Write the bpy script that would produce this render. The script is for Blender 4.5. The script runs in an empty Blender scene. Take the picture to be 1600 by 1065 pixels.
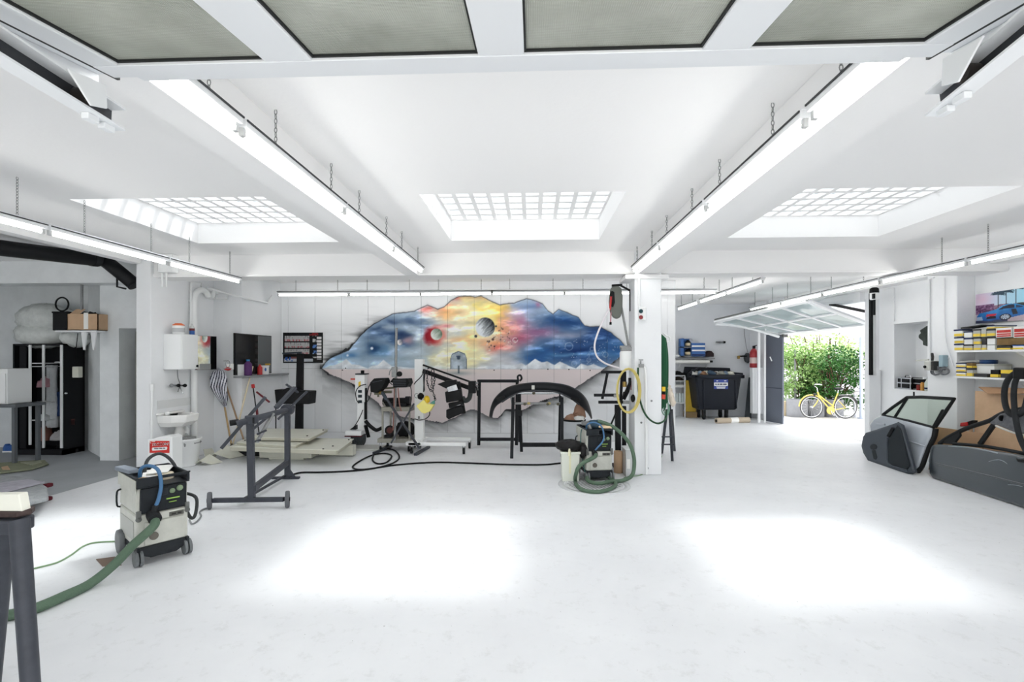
import bpy, bmesh, math, random
import numpy as np
from mathutils import Vector, Matrix
random.seed(7); np.random.seed(7)
sc = bpy.context.scene
col = sc.collection

# ------------------------------------------------------------------ camera, sky, sun, exposure
H = 1.78                                    # tripod height
FPX = 755.6                                 # focal length in pixels of the 1600 px wide frame
YAW = math.radians(2.425)
cam_d = bpy.data.cameras.new('camera'); cam = bpy.data.objects.new('camera', cam_d); col.objects.link(cam)
cam.location = (0, 0, H); cam.rotation_euler = (math.pi/2, 0, YAW)
cam_d.sensor_width = 36; cam_d.lens = 36*FPX/1600; cam_d.shift_y = 25.5/1600; cam_d.clip_start = 0.05
sc.camera = cam
sc.view_settings.view_transform = 'Standard'; sc.view_settings.look = 'None'
sc.view_settings.gamma = 1; sc.view_settings.use_curve_mapping = False
sc.view_settings.exposure = 0.0
sc.cycles.diffuse_bounces = 6; sc.cycles.max_bounces = 14; sc.cycles.transparent_max_bounces = 16
sc.cycles.caustics_reflective = False; sc.cycles.caustics_refractive = False
sc.cycles.sample_clamp_indirect = 8
w = bpy.data.worlds.new('sky'); sc.world = w; w.use_nodes = True
nt = w.node_tree; nt.nodes.clear()
sky = nt.nodes.new('ShaderNodeTexSky'); sky.sky_type = 'NISHITA'; sky.sun_disc = False
sky.sun_elevation = math.radians(66); sky.sun_rotation = math.radians(47); sky.air_density = 1.0; sky.dust_density = 2.0
bg = nt.nodes.new('ShaderNodeBackground'); bg.inputs[1].default_value = 0.76
wo = nt.nodes.new('ShaderNodeOutputWorld')
hs = nt.nodes.new('ShaderNodeHueSaturation'); hs.inputs['Saturation'].default_value = 0.04
nt.links.new(sky.outputs[0], hs.inputs['Color']); nt.links.new(hs.outputs[0], bg.inputs[0]); nt.links.new(bg.outputs[0], wo.inputs[0])
sun_d = bpy.data.lights.new('sun', 'SUN'); sun = bpy.data.objects.new('sun', sun_d); col.objects.link(sun)
sun_d.energy = 5.8; sun_d.angle = math.radians(9.5); sun_d.color = (1, 0.985, 0.96)
sun.rotation_euler = Vector((-1.12, -1.2, -3.6)).to_track_quat('-Z', 'Y').to_euler(); sun.location = (5, 8, 14)
TUBE = 23.0                                 # emission of the fluorescent tubes

# ------------------------------------------------------------------ measuring helpers (a sight line met with a plane of the room)
def ray(px, py):
    u = (px-800)/FPX; v = (558-py)/FPX; c, s = math.cos(YAW), math.sin(YAW)
    return Vector((c*u-s, s*u+c, v))
def P(px, py, Y): d = ray(px, py); return Vector((0, 0, H)) + d*(Y/d.y)
def G(px, py, z=0.0): d = ray(px, py); return Vector((0, 0, H)) + d*((z-H)/d.z)
def SX(px, py, X): d = ray(px, py); return Vector((0, 0, H)) + d*(X/d.x)
def RP(px, py, p0, n):
    d = ray(px, py); o = Vector((0, 0, H)); return o + d*((p0-o).dot(n)/d.dot(n))
def toP(X, Y, Z):
    c, s = math.cos(YAW), math.sin(YAW)
    xr = c*X+s*Y; dd = -s*X+c*Y
    return 800+FPX*xr/dd, 558-FPX*(Z-H)/dd
V = Vector

# ------------------------------------------------------------------ materials
def srgb(r, g, b): return tuple((x/12.92 if x <= .04045 else ((x+.055)/1.055)**2.4) for x in (r/255, g/255, b/255))
MATS = {}
def mat(name, rgb, rough=.5, metal=0, var=0.0, scale=6, bump=0.0, bscale=60, alpha=1, emit=0, coat=0):
    if name in MATS: return MATS[name]
    m = bpy.data.materials.new(name); m.use_nodes = True; MATS[name] = m
    n = m.node_tree.nodes; l = m.node_tree.links; b = n['Principled BSDF']
    c = (*srgb(*rgb), 1)
    b.inputs['Base Color'].default_value = c; b.inputs['Roughness'].default_value = rough; b.inputs['Metallic'].default_value = metal
    if coat: b.inputs['Coat Weight'].default_value = coat; b.inputs['Coat Roughness'].default_value = .08
    if max(rgb) < 125 and not coat: b.inputs['Specular IOR Level'].default_value = .18
    tc = None
    if var or bump: tc = n.new('ShaderNodeTexCoord')
    if var:
        no = n.new('ShaderNodeTexNoise'); no.inputs['Scale'].default_value = scale; no.inputs['Detail'].default_value = 6; no.inputs['Roughness'].default_value = .65
        l.new(tc.outputs['Object'], no.inputs['Vector'])
        r = n.new('ShaderNodeValToRGB'); r.color_ramp.elements[0].position = .3; r.color_ramp.elements[1].position = .7
        r.color_ramp.elements[0].color = tuple(x*(1-var) for x in c[:3])+(1,); r.color_ramp.elements[1].color = tuple(min(1, x*(1+var*.5)) for x in c[:3])+(1,)
        l.new(no.outputs[0], r.inputs[0]); l.new(r.outputs[0], b.inputs['Base Color'])
    if bump:
        no = n.new('ShaderNodeTexNoise'); no.inputs['Scale'].default_value = bscale; no.inputs['Detail'].default_value = 4
        l.new(tc.outputs['Object'], no.inputs['Vector'])
        bp = n.new('ShaderNodeBump'); bp.inputs['Strength'].default_value = bump; bp.inputs['Distance'].default_value = .02
        l.new(no.outputs[0], bp.inputs['Height']); l.new(bp.outputs[0], b.inputs['Normal'])
    if emit: b.inputs['Emission Color'].default_value = c; b.inputs['Emission Strength'].default_value = emit
    if alpha < 1:
        b.inputs['Alpha'].default_value = alpha
    return m
def glass(name, rgb, trans=.8, rough=.03):
    if name in MATS: return MATS[name]
    m = bpy.data.materials.new(name); m.use_nodes = True; MATS[name] = m
    n = m.node_tree.nodes; l = m.node_tree.links; n.clear()
    o = n.new('ShaderNodeOutputMaterial'); t = n.new('ShaderNodeBsdfTransparent'); g = n.new('ShaderNodeBsdfGlossy'); mx = n.new('ShaderNodeMixShader')
    t.inputs[0].default_value = (*srgb(*rgb), 1); g.inputs['Roughness'].default_value = rough; mx.inputs[0].default_value = 1-trans
    l.new(t.outputs[0], mx.inputs[1]); l.new(g.outputs[0], mx.inputs[2]); l.new(mx.outputs[0], o.inputs[0]); return m
def attr_mat(name, rough=.6):
    if name in MATS: return MATS[name]
    m = bpy.data.materials.new(name); m.use_nodes = True; MATS[name] = m
    n = m.node_tree.nodes; b = n['Principled BSDF']; a = n.new('ShaderNodeVertexColor'); a.layer_name = 'Col'
    m.node_tree.links.new(a.outputs[0], b.inputs['Base Color']); b.inputs['Roughness'].default_value = rough; b.inputs['Specular IOR Level'].default_value = .2; return m

WHITE = mat('white wall paint', (236, 238, 240), .55, var=.03, scale=1.5, bump=.08, bscale=25)
CEILM = mat('white ceiling paint', (240, 240, 240), .7, bump=.05, bscale=30)
WMET = mat('white enamel', (233, 235, 237), .35)
WPLA = mat('white plastic', (238, 240, 240), .4)
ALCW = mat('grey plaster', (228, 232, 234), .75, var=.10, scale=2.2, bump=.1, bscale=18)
BLK = mat('black plastic', (17, 18, 20), .5)
BLKM = mat('black metal', (27, 29, 33), .45, var=.2, scale=20)
RUB = mat('dark rubber', (40, 42, 44), .8)
DKG = mat('dark grey plastic', (60,62,64), .5)
GRYM = mat('dark grey paint', (66, 69, 76), .45, var=.15, scale=14)
STEEL = mat('worn steel', (150, 152, 152), .4, .6, var=.2, scale=25)
CHR = mat('chrome', (215, 217, 220), .15, 1)
LGRY = mat('light grey plastic', (198, 199, 192), .45, var=.08, scale=10)
MGRY = mat('mid grey plastic', (128, 130, 132), .5)
CARD = mat('brown cardboard', (200, 168, 136), .85, var=.08, scale=9)
YEL = mat('yellow plastic', (226, 190, 40), .45)
PALEY = mat('pale yellow plastic', (238, 226, 130), .5)
RED = mat('red plastic', (186, 40, 42), .45)
BLUE = mat('blue plastic', (40, 88, 160), .45)
GREENH = mat('green hose', (52, 82, 60), .6, var=.15, scale=30)
BLUEH = mat('blue hose', (62, 108, 150), .45)
CREAM = mat('cream paint', (212, 212, 199), .45, var=.05, scale=8)
PAPER = mat('paper', (240, 240, 236), .8)
WOOD = mat('pale wood', (190, 160, 115), .6, var=.15, scale=18)
FOIL = mat('clear film', (218, 222, 220), .25, var=.12, scale=14, bump=.6, bscale=12)

# ------------------------------------------------------------------ mesh building
class MB:
    def __init__(s): s.v = []; s.f = []; s.sm = []; s.M = None
    def _a(s, vs, fs, smooth=False):
        o = len(s.v)
        if s.M is not None: vs = [s.M @ V(p) for p in vs]
        s.v += [tuple(p) for p in vs]; s.f += [tuple(i+o for i in f) for f in fs]; s.sm += [smooth]*len(fs); return s
    def box(s, a, b):
        x0, y0, z0 = (min(a[i], b[i]) for i in range(3)); x1, y1, z1 = (max(a[i], b[i]) for i in range(3))
        return s._a([(x0,y0,z0),(x1,y0,z0),(x1,y1,z0),(x0,y1,z0),(x0,y0,z1),(x1,y0,z1),(x1,y1,z1),(x0,y1,z1)],
                    [(0,3,2,1),(4,5,6,7),(0,1,5,4),(1,2,6,5),(2,3,7,6),(3,0,4,7)])
    def cbox(s, c, sx, sy, sz): return s.box((c[0]-sx/2, c[1]-sy/2, c[2]-sz/2), (c[0]+sx/2, c[1]+sy/2, c[2]+sz/2))
    def bar(s, p0, p1, wd, h=None, up=(0,0,1)):
        h = wd if h is None else h
        p0, p1 = V(p0), V(p1); d = (p1-p0).normalized(); u = V(up)
        if abs(d.dot(u)) > .97: u = V((0,1,0)) if abs(d.y) < .9 else V((1,0,0))
        r = d.cross(u).normalized()*wd/2; t = r.cross(d).normalized()*h/2
        return s._a([p0-r-t,p0+r-t,p0+r+t,p0-r+t,p1-r-t,p1+r-t,p1+r+t,p1-r+t],[(0,3,2,1),(4,5,6,7),(0,1,5,4),(1,2,6,5),(2,3,7,6),(3,0,4,7)])
    def tube(s, pts, r, seg=8, sub=0, closed=False, r1=None):
        pts = [V(p) for p in pts]
        if sub:
            q = []; n = len(pts)
            for i in range(n if closed else n-1):
                a = pts[(i-1) % n] if (closed or i) else pts[0]*2-pts[1]; b = pts[i]; c = pts[(i+1) % n]
                d = pts[(i+2) % n] if (closed or i+2 < n) else c*2-b
                for k in range(sub):
                    t = k/sub; q.append(.5*((2*b)+(c-a)*t+(2*a-5*b+4*c-d)*t*t+(3*b-a-3*c+d)*t**3))
            if not closed: q.append(pts[-1])
            pts = q
        n = len(pts); vs = []; fs = []; nrm = None
        for i in range(n):
            if closed: t = pts[(i+1) % n]-pts[i-1]
            else: t = pts[min(i+1, n-1)]-pts[max(i-1, 0)]
            t = t.normalized() if t.length > 1e-9 else V((0,0,1))
            if nrm is None:
                nrm = t.cross(V((0,0,1)))
                if nrm.length < .05: nrm = t.cross(V((1,0,0)))
            nrm = (nrm-t*nrm.dot(t)).normalized(); b = t.cross(nrm)
            rr = r if r1 is None else r+(r1-r)*i/(n-1)
            for k in range(seg):
                a = 2*math.pi*k/seg; vs.append(pts[i]+(nrm*math.cos(a)+b*math.sin(a))*rr)
        for i in range(n if closed else n-1):
            j = (i+1) % n
            for k in range(seg): fs.append((i*seg+k, i*seg+(k+1) % seg, j*seg+(k+1) % seg, j*seg+k))
        s._a(vs, fs, True)
        if not closed: s._a(vs[:seg], [tuple(range(seg-1,-1,-1))]); s._a(vs[-seg:], [tuple(range(seg))])
        return s
    def cyl(s, p0, p1, r, seg=16, r1=None): return s.tube([p0, p1], r, seg, r1=r1)
    def lathe(s, prof, c=(0,0,0), seg=20, axis='z', cap=True):
        vs = []; fs = []; n = len(prof)
        for (r, z) in prof:
            for k in range(seg):
                a = 2*math.pi*k/seg; x, y = r*math.cos(a), r*math.sin(a)
                p = (x, y, z) if axis == 'z' else ((z, x, y) if axis == 'x' else (y, z, x))
                vs.append((c[0]+p[0], c[1]+p[1], c[2]+p[2]))
        for i in range(n-1):
            for k in range(seg): fs.append((i*seg+k, i*seg+(k+1) % seg, (i+1)*seg+(k+1) % seg, (i+1)*seg+k))
        s._a(vs, fs, True)
        if cap: s._a(vs[:seg], [tuple(range(seg-1,-1,-1))]); s._a(vs[-seg:], [tuple(range(seg))])
        return s
    def ring(s, c, R, r, axis='z', seg=24, k=8):
        pts = []
        for i in range(seg):
            a = 2*math.pi*i/seg; x, y = R*math.cos(a), R*math.sin(a)
            p = (x, y, 0) if axis == 'z' else ((0, x, y) if axis == 'x' else (x, 0, y))
            pts.append(V(c)+V(p))
        return s.tube(pts, r, k, closed=True)
    def prism(s, pts, off):
        pts = [V(p) for p in pts]; off = V(off); n = len(pts)
        fs = [tuple(range(n-1,-1,-1)), tuple(range(n, 2*n))]+[(i, (i+1) % n, n+(i+1) % n, n+i) for i in range(n)]
        return s._a(pts+[p+off for p in pts], fs)
    def bulge(s, pts, nrm, depth, back=.02, rings=((1,0),(.985,.45),(.94,.75),(.8,.93),(.45,1))):
        pts = [V(p) for p in pts]; c = sum(pts, V())/len(pts); nrm = V(nrm).normalized(); n = len(pts)
        vs = [p-nrm*back for p in pts]; fs = []
        for (k, d) in rings: vs += [c+(p-c)*k+nrm*depth*d for p in pts]
        R = len(rings)+1
        for i in range(R-1):
            for j in range(n): fs.append((i*n+j, i*n+(j+1) % n, (i+1)*n+(j+1) % n, (i+1)*n+j))
        vs.append(c+nrm*depth*rings[-1][1]*1.02); ci = len(vs)-1
        for j in range(n): fs.append(((R-1)*n+j, (R-1)*n+(j+1) % n, ci))
        s._a(vs, fs, True); s._a([p-nrm*back for p in pts], [tuple(range(n-1,-1,-1))]); return s
    def blob(s, c, rx, ry, rz, jit=.12, nu=14, nv=9, seed=1, flat=None):
        rnd = random.Random(seed); vs = []; fs = []
        for i in range(nv+1):
            th = math.pi*i/nv
            for j in range(nu):
                a = 2*math.pi*j/nu; k = 1+rnd.uniform(-jit, jit)
                x, y, z = rx*k*math.sin(th)*math.cos(a), ry*k*math.sin(th)*math.sin(a), rz*k*math.cos(th)
                if flat is not None: z = max(z, flat)
                vs.append((c[0]+x, c[1]+y, c[2]+z))
        for i in range(nv):
            for j in range(nu): fs.append((i*nu+j, (i+1)*nu+j, (i+1)*nu+(j+1) % nu, i*nu+(j+1) % nu))
        return s._a(vs, fs, True)
    def quad(s, a, b, c, d): return s._a([a, b, c, d], [(0,1,2,3)])

def wmat(o):
    M = Matrix.Identity(4)
    while o is not None: M = Matrix.Translation(o.location) @ o.rotation_euler.to_matrix().to_4x4() @ M; o = o.parent
    return M
def mk(name, mb, m, parent=None, bevel=0, local=False, kind=None, origin=True, seg=2):
    me = bpy.data.meshes.new(name); vs = mb.v
    loc = V((0,0,0))
    if parent is not None and not local:
        Mi = wmat(parent).inverted(); vs = [Mi @ V(p) for p in vs]
    elif parent is None and origin:
        a = np.array(vs); loc = V(((a[:,0].min()+a[:,0].max())/2, (a[:,1].min()+a[:,1].max())/2, a[:,2].min())); vs = [V(p)-loc for p in vs]
    me.from_pydata([tuple(p) for p in vs], [], mb.f); me.polygons.foreach_set('use_smooth', mb.sm)
    bm = bmesh.new(); bm.from_mesh(me); bmesh.ops.recalc_face_normals(bm, faces=bm.faces); bm.to_mesh(me); bm.free()
    me.materials.append(m); o = bpy.data.objects.new(name, me); col.objects.link(o); o.location = loc
    if parent is not None: o.parent = parent
    if bevel:
        b = o.modifiers.new('edge', 'BEVEL'); b.width = bevel; b.segments = seg; b.limit_method = 'ANGLE'; b.angle_limit = math.radians(40)
    if kind: o['kind'] = kind
    return o
def tag(o, label, cat, group=None):
    o['label'] = label; o['category'] = cat
    if group: o['group'] = group
    return o
def thing(name, label, cat, loc=(0,0,0), rz=0, group=None):
    o = bpy.data.objects.new(name, None); col.objects.link(o); o.empty_display_size = .1
    o.location = loc; o.rotation_euler = (0, 0, rz); return tag(o, label, cat, group)
def solo(name, mb, m, label, cat, group=None, bevel=0): return tag(mk(name, mb, m, bevel=bevel), label, cat, group)
def struct(name, mb=None, m=None, bevel=0, loc=(0,0,0)):
    if mb is None:
        o = bpy.data.objects.new(name, None); col.objects.link(o); o.location = loc
    else: o = mk(name, mb, m, bevel=bevel, origin=False)
    o['kind'] = 'structure'; return o
def copy_tree(o, loc=None, parent=None, rz=None):
    c = o.copy(); col.objects.link(c)
    if parent is not None: c.parent = parent
    if loc is not None: c.location = loc
    if rz is not None: c.rotation_euler = (0, 0, rz)
    for ch in list(o.children): copy_tree(ch, None, c)
    return c
def paint(name, o0, ux, uz, wd, ht, nx, nz, func, parent, thick=0.004, rough=.6, local=False):
    """a flat sheet whose colours come from func(u, v) (0..1 across, 0..1 up), as printed or painted on it"""
    uu, vv = np.meshgrid(np.linspace(0, 1, nx), np.linspace(0, 1, nz)); rgb = np.clip(func(uu, vv), 0, 1)
    o0, ux, uz = np.array(o0), np.array(ux), np.array(uz)
    pts = o0+uu[..., None]*ux*wd+vv[..., None]*uz*ht; pts = pts.reshape(-1, 3)
    if parent is not None and not local:
        M = np.array(wmat(parent).inverted()); pts = pts@M[:3,:3].T+M[:3,3]
    nn = np.cross(ux, uz)
    i = np.arange(nx*nz).reshape(nz, nx); f = np.stack([i[:-1,:-1], i[:-1,1:], i[1:,1:], i[1:,:-1]], -1).reshape(-1, 4)
    n0 = nx*nz; edge = np.concatenate([i[0,:], i[1:,-1], i[-1,-2::-1], i[-2:0:-1,0]])
    back = pts[edge]-nn*thick; m = len(edge)
    side = [(int(edge[(k+1) % m]), int(edge[k]), n0+k, n0+(k+1) % m) for k in range(m)]
    me = bpy.data.meshes.new(name); me.from_pydata(np.concatenate([pts, back]).tolist(), [], f.tolist()+side)
    lin = np.where(rgb <= .04045, rgb/12.92, ((rgb+.055)/1.055)**2.4).reshape(-1, 3)
    c = np.concatenate([lin, lin.reshape(-1, 3)[edge]]); c = np.concatenate([c, np.ones((len(c), 1))], 1).astype(np.float32)
    a = me.color_attributes.new('Col', 'FLOAT_COLOR', 'POINT'); a.data.foreach_set('color', c.ravel())
    me.materials.append(attr_mat('printed colours %.2f' % rough, rough)); o = bpy.data.objects.new(name, me); col.objects.link(o)
    if parent is not None: o.parent = parent
    return o
def text(name, s, size, M, m, parent, ext=.001, shear=0, wid=None):
    c = bpy.data.curves.new(name, 'FONT'); c.body = s; c.size = size; c.extrude = ext; c.align_x = 'CENTER'; c.align_y = 'CENTER'; c.shear = shear; c.resolution_u = 2
    t = bpy.data.objects.new('t', c); col.objects.link(t)
    me = bpy.data.meshes.new_from_object(t.evaluated_get(bpy.context.evaluated_depsgraph_get())); bpy.data.objects.remove(t)
    me.materials.clear(); me.materials.append(m); Mi = wmat(parent).inverted() @ M
    if wid:
        xs = [v.co.x for v in me.vertices]; Mi = Mi @ Matrix.Diagonal((wid/max(1e-6, max(xs)-min(xs)), 1, 1, 1))
    me.transform(Mi); o = bpy.data.objects.new(name, me); col.objects.link(o); o.parent = parent; return o
def frame(o, x, z):           # placement matrix: local x along x, local y along z
    x = V(x).normalized(); z = V(z).normalized(); n = x.cross(z)
    return Matrix(((x.x, z.x, n.x, o[0]), (x.y, z.y, n.y, o[1]), (x.z, z.z, n.z, o[2]), (0,0,0,1)))
def vnoise(x, y, seed=0):
    x = np.asarray(x, float); y = np.asarray(y, float); xi = np.floor(x).astype(int); yi = np.floor(y).astype(int); fx = x-xi; fy = y-yi
    fx = fx*fx*(3-2*fx); fy = fy*fy*(3-2*fy)
    def h(a, b):
        n = (a*374761393+b*668265263+seed*1442695041) & 0xffffffff; n = ((n ^ (n >> 13))*1274126177) & 0xffffffff
        return ((n ^ (n >> 16)) & 0xffff)/65535.
    return (h(xi, yi)*(1-fx)+h(xi+1, yi)*fx)*(1-fy)+(h(xi, yi+1)*(1-fx)+h(xi+1, yi+1)*fx)*fy
def fbm(x, y, seed=0, o=4):
    t = 0; a = .5
    for k in range(o): t = t+a*vnoise(x*2**k, y*2**k, seed+k); a *= .5
    return t/(1-.5**o)

# ================================================================== THE ROOM
CZ = 3.39; BB = 3.05                       # ceiling, underside of the beams
XL, XR = -6.2, 7.0
YB = 10.3                                  # painted back wall
# floor: white painted, with scuffs and crumbs of dirt in the paint
fm = bpy.data.materials.new('white floor paint'); fm.use_nodes = True; n = fm.node_tree.nodes; l = fm.node_tree.links; b = n['Principled BSDF']
tc = n.new('ShaderNodeTexCoord')
def nz(sc_, det, r0, r1, c0, c1, rough=.6):
    t = n.new('ShaderNodeTexNoise'); t.inputs['Scale'].default_value = sc_; t.inputs['Detail'].default_value = det; t.inputs['Roughness'].default_value = rough
    l.new(tc.outputs['Object'], t.inputs['Vector']); r = n.new('ShaderNodeValToRGB')
    r.color_ramp.elements[0].position = r0; r.color_ramp.elements[1].position = r1; r.color_ramp.elements[0].color = (*c0, 1); r.color_ramp.elements[1].color = (*c1, 1)
    l.new(t.outputs[0], r.inputs[0]); return r
base = nz(.9, 5, .3, .75, srgb(228,230,233), srgb(240,242,244))
scuff = nz(7, 9, .34, .46, (.89,.89,.88), (1,1,1), .78)
mask = nz(.55, 3, .50, .72, (1,1,1), (0,0,0))
fleck = nz(34, 2, .222, .25, (.25,.24,.22), (1,1,1), .6)
mx = n.new('ShaderNodeMix'); mx.data_type = 'RGBA'; mx.blend_type = 'MULTIPLY'; l.new(mask.outputs[0], mx.inputs[0]); l.new(base.outputs[0], mx.inputs[6]); l.new(scuff.outputs[0], mx.inputs[7])
mx2 = n.new('ShaderNodeMix'); mx2.data_type = 'RGBA'; mx2.blend_type = 'MULTIPLY'; mx2.inputs[0].default_value = .8; l.new(mx.outputs[2], mx2.inputs[6]); l.new(fleck.outputs[0], mx2.inputs[7])
l.new(mx2.outputs[2], b.inputs['Base Color']); b.inputs['Roughness'].default_value = .42
struct('floor', MB().box((XL, -.6, -.12), (7.05, 15.0, 0)), fm)
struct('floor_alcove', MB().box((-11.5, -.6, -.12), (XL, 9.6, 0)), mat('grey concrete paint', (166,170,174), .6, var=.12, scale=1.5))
# ceiling with three openings
SKY = [(-4.72, -2.70), (-1.12, .91), (2.62, 4.60)]; SY0, SY1 = 4.74, 6.64
c = MB(); xs = [-11.5]+[x for p in SKY for x in p]+[XR+.6]
c.box((-11.5, -.6, CZ), (XR+.6, SY0, CZ+.30)); c.box((-11.5, SY1, CZ), (XR+.6, 15.4, CZ+.30))
for i in range(0, len(xs), 2): c.box((xs[i], SY0, CZ), (xs[i+1], SY1, CZ+.30))
struct('ceiling', c, CEILM)
# skylights: a concrete lattice with a glass block in every cell
blockm = glass('skylight glass', (250, 252, 253), .93, .15)
for si, (x0, x1) in enumerate(SKY):
    s = struct('window_%d' % (si+1), loc=((x0+x1)/2, (SY0+SY1)/2, CZ+.30)); nxn, nyn = 10, 8
    bw = .052; z0, z1 = CZ+.28, CZ+.37; lat = MB()
    for i in range(nxn+1):
        x = x0+(x1-x0)*i/nxn; lat.box((x-bw/2, SY0-.02, z0), (x+bw/2, SY1+.02, z1))
    for j in range(nyn+1):
        y = SY0+(SY1-SY0)*j/nyn; lat.box((x0-.02, y-bw/2, z0+.002), (x1+.02, y+bw/2, z1-.002))
    mk('lattice', lat, CEILM, s)
    dx, dy = (x1-x0)/nxn, (SY1-SY0)/nyn; first = None
    for i in range(nxn):
        for j in range(nyn):
            cx, cy = x0+dx*(i+.5), SY0+dy*(j+.5)
            if first is None:
                first = mk('glass_block', MB().cbox((0,0,0), dx-bw, dy-bw, .03), blockm, s, local=True); o = first
            else: o = first.copy(); col.objects.link(o)
            o.location = V((cx, cy, z1-.025))-s.location
# beams
struct('ceiling_beam', MB().box((-1.97, .3, BB), (-1.76, 7.4, CZ)), CEILM)
struct('ceiling_beam', MB().box((1.60, .3, BB), (1.90, 7.4, CZ)), CEILM)
struct('ceiling_beam', MB().box((XL, 7.42, BB), (XR, 7.82, CZ)), CEILM)
struct('ceiling_beam', MB().box((6.74, .3, 3.16), (XR, 14.8, CZ)), CEILM)
struct('ceiling_beam', MB().box((-6.3, .3, 3.25), (XL+.06, 7.34, CZ)), CEILM)
tr = MB()
for y in (7.405,): tr.box((XL, y, BB+.02), (XR, y+.02, BB+.045))
struct('trim_1', tr, CEILM)
# pillar with a chamfered conduit groove
struct('pillar', MB().box((1.545, 7.40, 0), (1.95, 7.84, CZ)), WHITE, bevel=.012)
struct('trim_2', MB().box((1.40, 7.36, 2.965), (2.05, 7.86, 3.03)), CEILM, bevel=.006)
# left pillar, rear left wall
struct('pillar', MB().box((-6.24, 7.36, 0), (-6.0, 8.87, CZ)), WHITE, bevel=.01)
struct('wall_left', MB().box((-6.24, 8.87, 0), (-5.46, YB+.2, CZ)), WHITE)
struct('baseboard_left', MB().box((-5.46, 8.87, 0), (-5.44, YB, .12)), WMET)
struct('trim_7', MB().box((-5.56, 8.85, 0), (-5.45, 8.87, CZ)), WHITE)
# back wall: screwed panels with the painting across them
struct('wall_far', MB().box((2.84, YB, 0), (3.0, 15.0, CZ)), WHITE)
grayw = mat('pale grey wall paint', (222, 225, 229), .6, var=.04, scale=1.2)
struct('wall_back_right', MB().box((3.0, 14.9, 0), (6.75, 15.1, CZ)), grayw)
# right wall with niche and door opening
rw = MB(); X0, X1 = XR, XR+.45
NY0, NY1, NZ0, NZ1 = 8.84, 9.67, 1.18, 2.42
rw.box((X0, 1.0, 0), (X1, NY0, CZ)); rw.box((X0, NY1, 0), (X1, 10.5, CZ)); rw.box((X0, NY0, 0), (X1, NY1, NZ0)); rw.box((X0, NY0, NZ1), (X1, NY1, CZ))
rw.box((X0+.40, NY0, NZ0), (X1, NY1, NZ1)); rw.box((XR-.1, 10.5, 2.95), (X1, 13.25, CZ))
rw.box((6.56, 13.85, 0), (6.66, 15.0, CZ)); rw.box((6.62, 13.2, 2.75), (6.72, 13.9, CZ))
struct('wall_right', rw, WHITE)
struct('pillar', MB().box((6.72, 7.955, 0), (XR, 8.53, CZ)), WHITE, bevel=.01)
struct('trim_4', MB().box((XR-.02, NY0-.02, NZ0-.03), (XR+.4, NY1+.02, NZ0)).box((XR-.03, NY0-.03, NZ1), (XR+.0, NY1+.03, NZ1+.05)).box((XR+.32, 9.22, NZ0), (XR+.40, 9.26, NZ1)), WHITE)
# front wall round the big garage opening (behind the picture)
fw = MB(); fw.box((-6.7, -.3, 0), (-2.6, -.1, CZ)); fw.box((2.6, -.3, 0), (7.5, -.1, CZ)); fw.box((-2.6, -.3, 3.1), (2.6, -.1, CZ)); fw.box((-11.5, -.3, 3.0), (-6.7, -.1, CZ))
struct('wall_front', fw, WHITE)
struct('wall_alcove_left', MB().box((-11.5, -.3, 0), (-11.3, 9.6, CZ)), ALCW)
struct('ground_front', MB().box((-30, -30, -.2), (30, -.6, -.06)), mat('forecourt concrete', (206,204,200), .9, var=.08, scale=.8))  # unseen forecourt, added for the daylight it bounces up to the ceiling
# alcove: back wall, curved corner, white return with a doorway
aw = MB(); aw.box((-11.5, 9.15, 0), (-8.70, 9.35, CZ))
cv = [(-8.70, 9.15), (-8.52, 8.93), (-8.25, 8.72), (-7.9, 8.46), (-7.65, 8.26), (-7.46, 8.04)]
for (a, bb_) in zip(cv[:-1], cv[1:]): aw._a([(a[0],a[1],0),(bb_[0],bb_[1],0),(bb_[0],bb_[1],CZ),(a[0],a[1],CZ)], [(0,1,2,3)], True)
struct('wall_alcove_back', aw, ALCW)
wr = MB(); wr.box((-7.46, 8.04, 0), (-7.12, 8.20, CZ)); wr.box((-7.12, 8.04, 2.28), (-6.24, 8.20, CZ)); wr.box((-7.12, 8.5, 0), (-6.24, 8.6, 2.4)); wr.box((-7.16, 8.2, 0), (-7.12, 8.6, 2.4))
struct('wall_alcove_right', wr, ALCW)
struct('door_3', MB().box((-7.05, 8.30, .03), (-6.42, 8.34, 2.24)), mat('grey green door paint', (150,152,142), .5), bevel=.004)
struct('trim_5', MB().box((-6.36, 8.02, 0), (-6.26, 8.22, 2.28)), mat('brown door frame', (72,50,44), .6))
struct('ceiling_beam', MB().box((-11.3, 7.75, 3.02), (-6.5, 8.05, CZ)), ALCW)

# ---------------------------------------------------------------- the painting, laid over the wall panels
UP = [(503,575),(509,566),(516,560),(530,553),(545,547),(553,537),(562,526),(575,513),(585,506),(600,497),(615,490),(632,488),(648,486),(657,481),(668,476),(684,483),(694,479),(705,469),(717,463),(733,462),(742,464),(752,462),(764,469),(781,476),(795,474),(803,474),(822,466),(838,470),(848,475),(856,485),(864,490),(873,483),(888,489),(904,496),(914,509),(922,511),(937,510),(955,520),(970,532),(977,541),(981,548)]
LO = [(503,575),(515,584),(525,588),(545,596),(560,604),(573,616),(590,628),(598,638),(620,648),(640,653),(660,655),(672,657),(690,660),(705,654),(722,646),(735,640),(742,640),(752,645),(765,651),(778,652),(790,640),(800,638),(815,640),(830,634),(845,626),(870,619),(900,605),(920,592),(945,575),(962,562),(981,548)]
def lin(p, x): return np.interp(x, [q[0] for q in p], [q[1] for q in p])
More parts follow.
